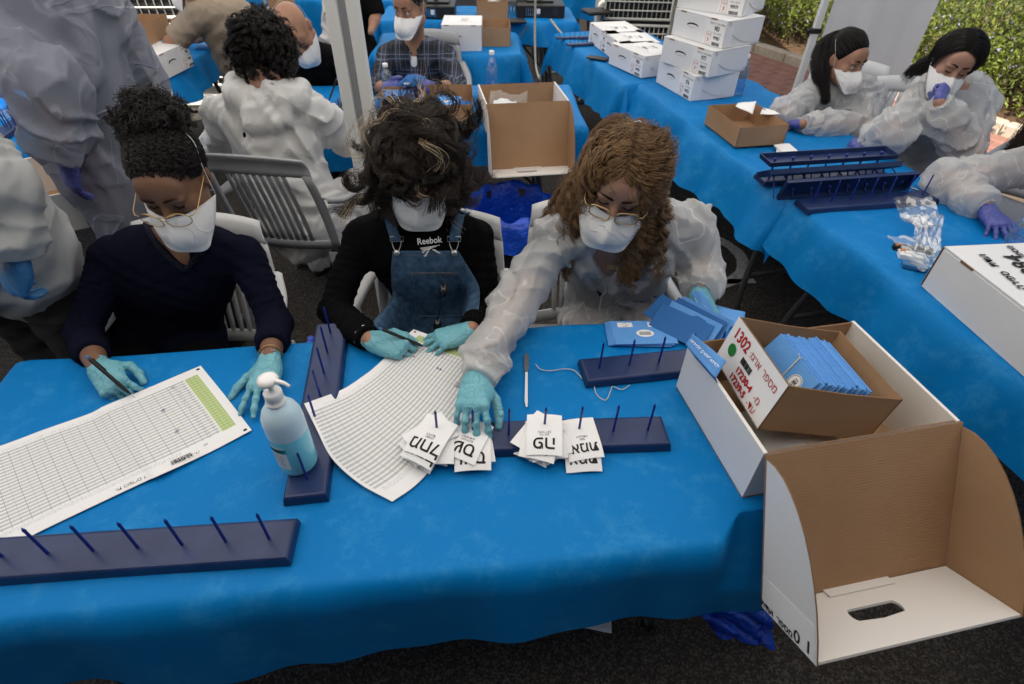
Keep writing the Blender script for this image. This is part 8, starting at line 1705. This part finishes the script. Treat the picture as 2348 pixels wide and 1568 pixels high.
def monitor(label, p):
    root = mroot('monitor', label, 'monitor', fr(p, R(180), .842)); kw = dict(parent=root, world=False); b = MB(); b.box((0, 0, .29), (.50, .03, .30), None, 0, .005); b.obj('back_shell', M['dark'], **kw); b = MB(); b.box((0, .017, .29), (.47, .004, .27)); b.obj('screen', M['screen'], **kw)
    b = MB(); b.tube([(0, 0, .01), (0, -.01, .16)], .02, 8); b.obj('stand', M['dark'], **kw); b = MB(); b.box((0, 0, .008), (.24, .16, .014), None, 0, .004); b.obj('base', M['dark'], **kw); return root
monitor('left black monitor at the top on a computer case', PZ(1072, 40, .742) + A(-.28, .08, 0)); monitor('right black monitor at the top on a computer case', PZ(1232, 40, .742) + A(.02, .16, 0))
b = MB(); b.box((0, 0, .012), (.30, .14, .018), None, 0, .005); o = b.obj('keyboard', M['dark']); o.matrix_basis = fr(PZ(1165, 52, .742), R(8), .742); tag(o, 'black keyboard between the tray and the right computer', 'keyboard')
b = MB(); b.box((0, 0, .02), (.24, .2, .03), None, 0, .01); o = b.obj('router', M['dark']); o.matrix_basis = fr(PZ(1368, 32, .742), R(20), .742); tag(o, 'flat black device by the tent leg at the top right', 'device')
for pts, m_, r_, lab in (([PZ(1210, 60, .75), PY(1190, 90, 5.0), PY(1182, 130, 5.0), PZ(1200, 190, .01)], 'blackcable', .006, 'black cable hanging from the monitor table'), ([PY(1228, -20, 4.6), PY(1226, 60, 4.6), PY(1228, 150, 4.5), PY(1238, 190, 4.4), PZ(1240, 230, .02)], 'cable', .009, 'beige cable dropping straight down beside the monitor table'),
    ([PZ(1262, 45, .76), PY(1290, 80, 5.1), PY(1330, 110, 5.1), PY(1375, 92, 5.3), PY(1400, 60, 5.6)], 'cable', .009, 'beige cable slung from the computer towards the cooler'), ([PZ(1215, 215, .01), PZ(1235, 175, .01), PZ(1280, 165, .01), PZ(1320, 175, .01), PZ(1350, 225, .01)], 'cable', .008, 'beige cable curving over the ground behind the open carton'), ([PZ(1325, 230, .01), PZ(1350, 215, .03), PZ(1400, 205, .02), PZ(1375, 230, .02), PZ(1330, 222, .03), PZ(1365, 210, .03), PZ(1392, 222, .03)], 'cable', .011, 'tangle of beige cable under the right table')):
    b = MB(); b.tube(bezier(pts, 8), r_, 6); o = b.obj('cable', M[m_], None, True); tag(o, lab, 'cable')
# phone
b = MB(); b.box((0, 0, .005), (.075, .15, .009), None, 0, .002); ph = b.obj('phone', M['dark']); ph.matrix_basis = fr(PZ(1370, 135, .745), R(62), .745); tag(ph, 'dark phone lying face down beside the row of three cartons', 'phone'); b = MB(); b.box((.018, -.055, .0105), (.028, .022, .002), None, 0, .0006); b.obj('camera_bump', M['screen'], ph, world=False)
# evaporative coolers
def cooler(label, p0, rz, w_=.85, h=1.15):
    root = mroot('air_cooler', label, 'air cooler', fr(p0, rz, 0)); kw = dict(parent=root, world=False); m_ = M['aircream']
    b = MB(); b.box((0, .24, h / 2), (w_, .44, h), None, 0, .03); b.obj('housing', m_, **kw); b = MB(); b.box((0, .0, h * .55), (w_ * .86, .03, h * .80)); b.obj('pad', M['dark'], **kw)
    for z0_, z1_ in ((.16, .52), (.56, .95)):
        b = MB(); W2 = w_ * .42; a_, c_ = h * z0_, h * z1_
        b.tube([(-W2, -.035, a_), (W2, -.035, a_), (W2, -.035, c_), (-W2, -.035, c_)], .016, 6, closed=True); fo = b.obj('grille_frame', m_, root, True, False)
        for k in range(1, 7): b = MB(); z = a_ + (c_ - a_) * k / 7; b.tube([(-W2, -.03, z), (-W2 + .04, -.045, z), (W2 - .04, -.045, z), (W2, -.03, z)], .0065, 6); b.obj('grille_bar', m_, fo, True, False)
        for k in range(1, 14): b = MB(); x = -W2 + 2 * W2 * k / 14; b.tube([(x, -.028, a_), (x, -.028, c_)], .005, 5); b.obj('grille_rod', m_, fo, True, False)
    b = MB(); b.box((w_ * .46, -.03, h * .8), (.07, .05, .2), None, 0, .01); b.obj('latch', m_, **kw); return root
pc1 = PZ(1475, 108, .45); cooler('cream air cooler with barred grille behind the three cartons', A(1.10, 5.85, 0), R(-3), .72, 1.25)
cooler('cream air cooler with barred grille behind the standing figure', A(-2.95, 5.3, 0), R(6), 1.05, 1.35)
M['beige'] = mat('beige_partition', (.52, .50, .44), .7, .2)
b = MB(); b.box((1.75, 6.0, 1.1), (.55, .5, 2.2), None, 0, .01); o = b.obj('cabinet', M['beige']); tag(o, 'tall beige cabinet between the cooler and the carton stack', 'cabinet')
b = MB()
for k in range(26): b.lathe([(.001, .01), (.010, .008), (.011, .0)], 8, (1.52, 5.742, .25 + k * .06), 0, Matrix.Rotation(R(90), 3, 'X'))
b.obj('edge_studs', M['dark'], o)['kind'] = 'stuff'
b = MB(); b.box((-2.05, 5.55, .75), (.05, .5, 1.5)); o = b.obj('cardboard_sheet', M['kraft']); tag(o, 'tall brown cardboard sheet beside the left cooler', 'cardboard')
# white cloth gown over the chair behind the pole
F = Fld(PY(780, 70, 4.6) - A(.25, .25, .4), PY(780, 70, 4.6) + A(.25, .25, .4), .009); p_ = PY(775, 60, 4.6); F.cone(p_ + A(0, 0, .12), p_ + A(.02, -.02, -.2), .09, .11, .05, rip=(.01, 20, 1)); F.cone(p_ + A(-.05, 0, .10), p_ + A(-.08, -.05, -.12), .05, .06, .04, rip=(.01, 20, 3)); F.fold(.012, 20, 5); o = F.mesh('hanging_gown', M['gown_thick'], None); tag(o, 'white protective gown hung over a chair behind the tent pole', 'gown')
# bin with blue liner
bp_ = PZ(1170, 455, .44); F = None; root = empty('bin_bag', 'open blue bin liner with dark inside behind the dungarees woman', 'bin bag', (bp_[0], bp_[1], 0)); V = []; n_ = 64; rows = []
for (r_, z_) in ((.07, .02), (.15, .03), (.175, .12), (.18, .25), (.19, .36), (.205, .42), (.225, .43), (.24, .405), (.255, .35), (.265, .29), (.27, .24)):
    rows.append([(bp_[0] + (r_ + .010 * math.sin(a * 7 + z_ * 30) + .008 * math.sin(a * 13 - z_ * 22) + (.02 * math.sin(a * 5 + 1) if z_ < .42 and r_ > .21 else 0)) * math.cos(a), bp_[1] + (r_ + .010 * math.sin(a * 7 + z_ * 30) + .008 * math.sin(a * 13 - z_ * 22)) * math.sin(a), z_ + .008 * math.sin(a * 9) + (.03 * math.sin(a * 4 + 2) if r_ > .23 else 0)) for a in np.linspace(0, 2 * math.pi, n_, endpoint=False)])
mk('liner', [p for r_ in rows for p in r_], [[k * n_ + i, k * n_ + (i + 1) % n_, (k + 1) * n_ + (i + 1) % n_, (k + 1) * n_ + i] for k in range(len(rows) - 1) for i in range(n_)], M['trash'], root, True)
b = MB(); b.lathe([(.185, .0), (.205, .40), (.208, .40), (.19, .0)], 30, (bp_[0], bp_[1], 0), cap=False); b.obj('bin', M['dark'], root, True)
# blue bag under the spike board at the far edge, liner under the table
def crumple(name, cs, m, label, amp=.02, seed=0, n=26, cat='plastic bag'):
    r = np.random.default_rng(seed); c = [np.asarray(q, float) for q in cs]; V = []; nn = nrm(np.cross(c[1] - c[0], c[3] - c[0])); Kd = r.uniform(2, 9, (7, 2)); ph = r.uniform(0, 6, 7)
    for j in range(n):
        for i in range(n):
            s, t = i / (n - 1), j / (n - 1); p = c[0] * (1 - s) * (1 - t) + c[1] * s * (1 - t) + c[2] * s * t + c[3] * (1 - s) * t; h = sum((1 - 2 * abs(math.sin(s * k[0] + t * k[1] * (1 if q % 2 else -1) + ph[q])) ** .6) / (1 + q * .5) for q, k in enumerate(Kd)); V.append(p + nn * amp * h)
    o = mk(name, V, [[j * n + i, j * n + i + 1, (j + 1) * n + i + 1, (j + 1) * n + i] for j in range(n - 1) for i in range(n - 1)], m, None, True); tag(o, label, cat); return o
crumple('blue_bag', [PZ(690, 800, .748), PZ(800, 798, .748), PY(792, 765, 1.34), PY(705, 762, 1.33)], M['trash'], 'blue plastic bag end wrapped round the upright spike board tip', .008, 3)
crumple('blue_bag', [PY(655, 806, 1.27), PY(820, 800, 1.29), PY(815, 840, 1.29), PY(655, 850, 1.26)], M['trash'], 'blue bag hanging over the far table edge between two women', .008, 5)
crumple('bin_liner', [PZ(1560, 1345, .15), PZ(1760, 1335, .15), PZ(1765, 1475, .01), PZ(1640, 1450, .01)], M['trash'], 'blue bin liner bunched on the ground under the front table', .012, 7, cat='bin liner')
o = sheetmesh('paper_form', [PZ(1285, 1395, .006), PZ(1400, 1380, .006), PZ(1402, 1452, .006), PZ(1300, 1432, .006)], M['sheet'], None, 6, 6, .001, 4); tag(o, 'printed form dropped on the ground under the front table', 'paper')
# clear bag with stationery
root = empty('zip_bag', 'clear zip bag holding paper clips and staples on the right table', 'plastic bag', tuple(PZ(2090, 560, .745)))
def sheet_k(name, cs, m, amp, seed, n=22):
    o = crumple(name, cs, m, None, amp, seed, n); del_ = [k for k in ('category', 'label') if k in o]; [o.__delitem__(k) for k in del_]; o.parent = root; o.matrix_parent_inverse = root.matrix_basis.inverted(); return o
for k, hh in ((0, .790),):
    sheet_k('bag_film', [PZ(2046, 462, .75), PZ(2122, 452, hh), PZ(2156, 500, hh), PZ(2060, 545, .76)] if k else [PZ(2042, 460, .752), PZ(2135, 455, .80), PZ(2158, 505, .79), PZ(2075, 520, .80)], M['film'], .007, 11 + k)
    sheet_k('bag_film', [PZ(2085, 500, hh), PZ(2158, 495, hh), PZ(2150, 585, hh), PZ(2095, 575, hh)], M['film'], .009, 13 + k)
    sheet_k('bag_film', [PZ(2028, 545, .752 + k * .02), PZ(2155, 555, .78), PZ(2150, 605, .77), PZ(2110, 632, .750)], M['film'], .008, 15 + k)
def smallbox(label, p, rz, d, m, z=.747, cat='box', tx=None):
    b = MB(); b.box((0, 0, d[2] / 2), d, None, 0, .001); o = b.obj('stationery_box', M[m]); o.matrix_basis = fr(p, rz, z); tag(o, label, cat)
    if tx: text(tx[0], M[tx[2]], o, Matrix.Translation((0, 0, d[2] + .0004)), tx[1], world=False)
    return o
smallbox('small paper clip carton with red band inside the clear bag', PZ(2088, 590, .75), R(-18), (.085, .04, .018), 'label', tx=('Paper Clips', .012, 'red_ink')); smallbox('blue staples box inside the clear bag', PZ(2095, 612, .75), R(-25), (.075, .035, .014), 'glove_b', tx=('Staples', .014, 'orange'))
smallbox('white folded card in the upper part of the clear bag', PZ(2110, 500, .765), R(10), (.06, .085, .010), 'paper'); smallbox('black stapler shape inside the clear bag', PZ(2090, 575, .75), R(-12), (.13, .022, .02), 'dark', cat='stapler')
for k, (u, v) in enumerate(((2052, 573), (2062, 585))):
    b = MB(); b.tube(bezier([PZ(u, v, .75), PZ(u + 3, v - 10, .765), PZ(u + 14, v - 12, .765), PZ(u + 16, v - 2, .75)], 5), .004, 6); o = b.obj('knife_handle', M['orange'], None, True); tag(o, 'orange handle end %s in the clear bag' % ('farther from the clip carton' if k == 0 else 'touching the clip carton'), 'handle')
# scissors by the boards
ps = PZ(2090, 432, .747); root = empty('scissors', 'steel tweezers beside the spike board pile', 'tweezers', tuple(ps)); b = MB(); b.tube([ps, PZ(2118, 440, .747)], [.004, .002], 6); b.tube([ps + A(0, .01, 0), PZ(2118, 441, .747)], [.004, .002], 6); b.obj('arm', M['metal'], root, True)
# things behind standing figure on the far left table
crumple('clear_bag', [PZ(-10, 255, .80), PZ(40, 240, .80), PZ(60, 268, .75), PZ(0, 280, .75)], M['film'], 'clear bag on the far left table behind the standing figure', .02, 9)
for k in range(5):
    b = MB(); p = PZ(18 + k * 7, 300 - (k % 2) * 12, .745); b.tube([p, p + A(-.01, 0, .10)], [.003, .001], 6); o = b.obj('spike', M['pinblue'], None, True); tag(o, ['first', 'second', 'third', 'fourth', 'fifth'][k] + ' tall blue spike from the left on the far left table', 'spike', 'blue spikes on the far left table')
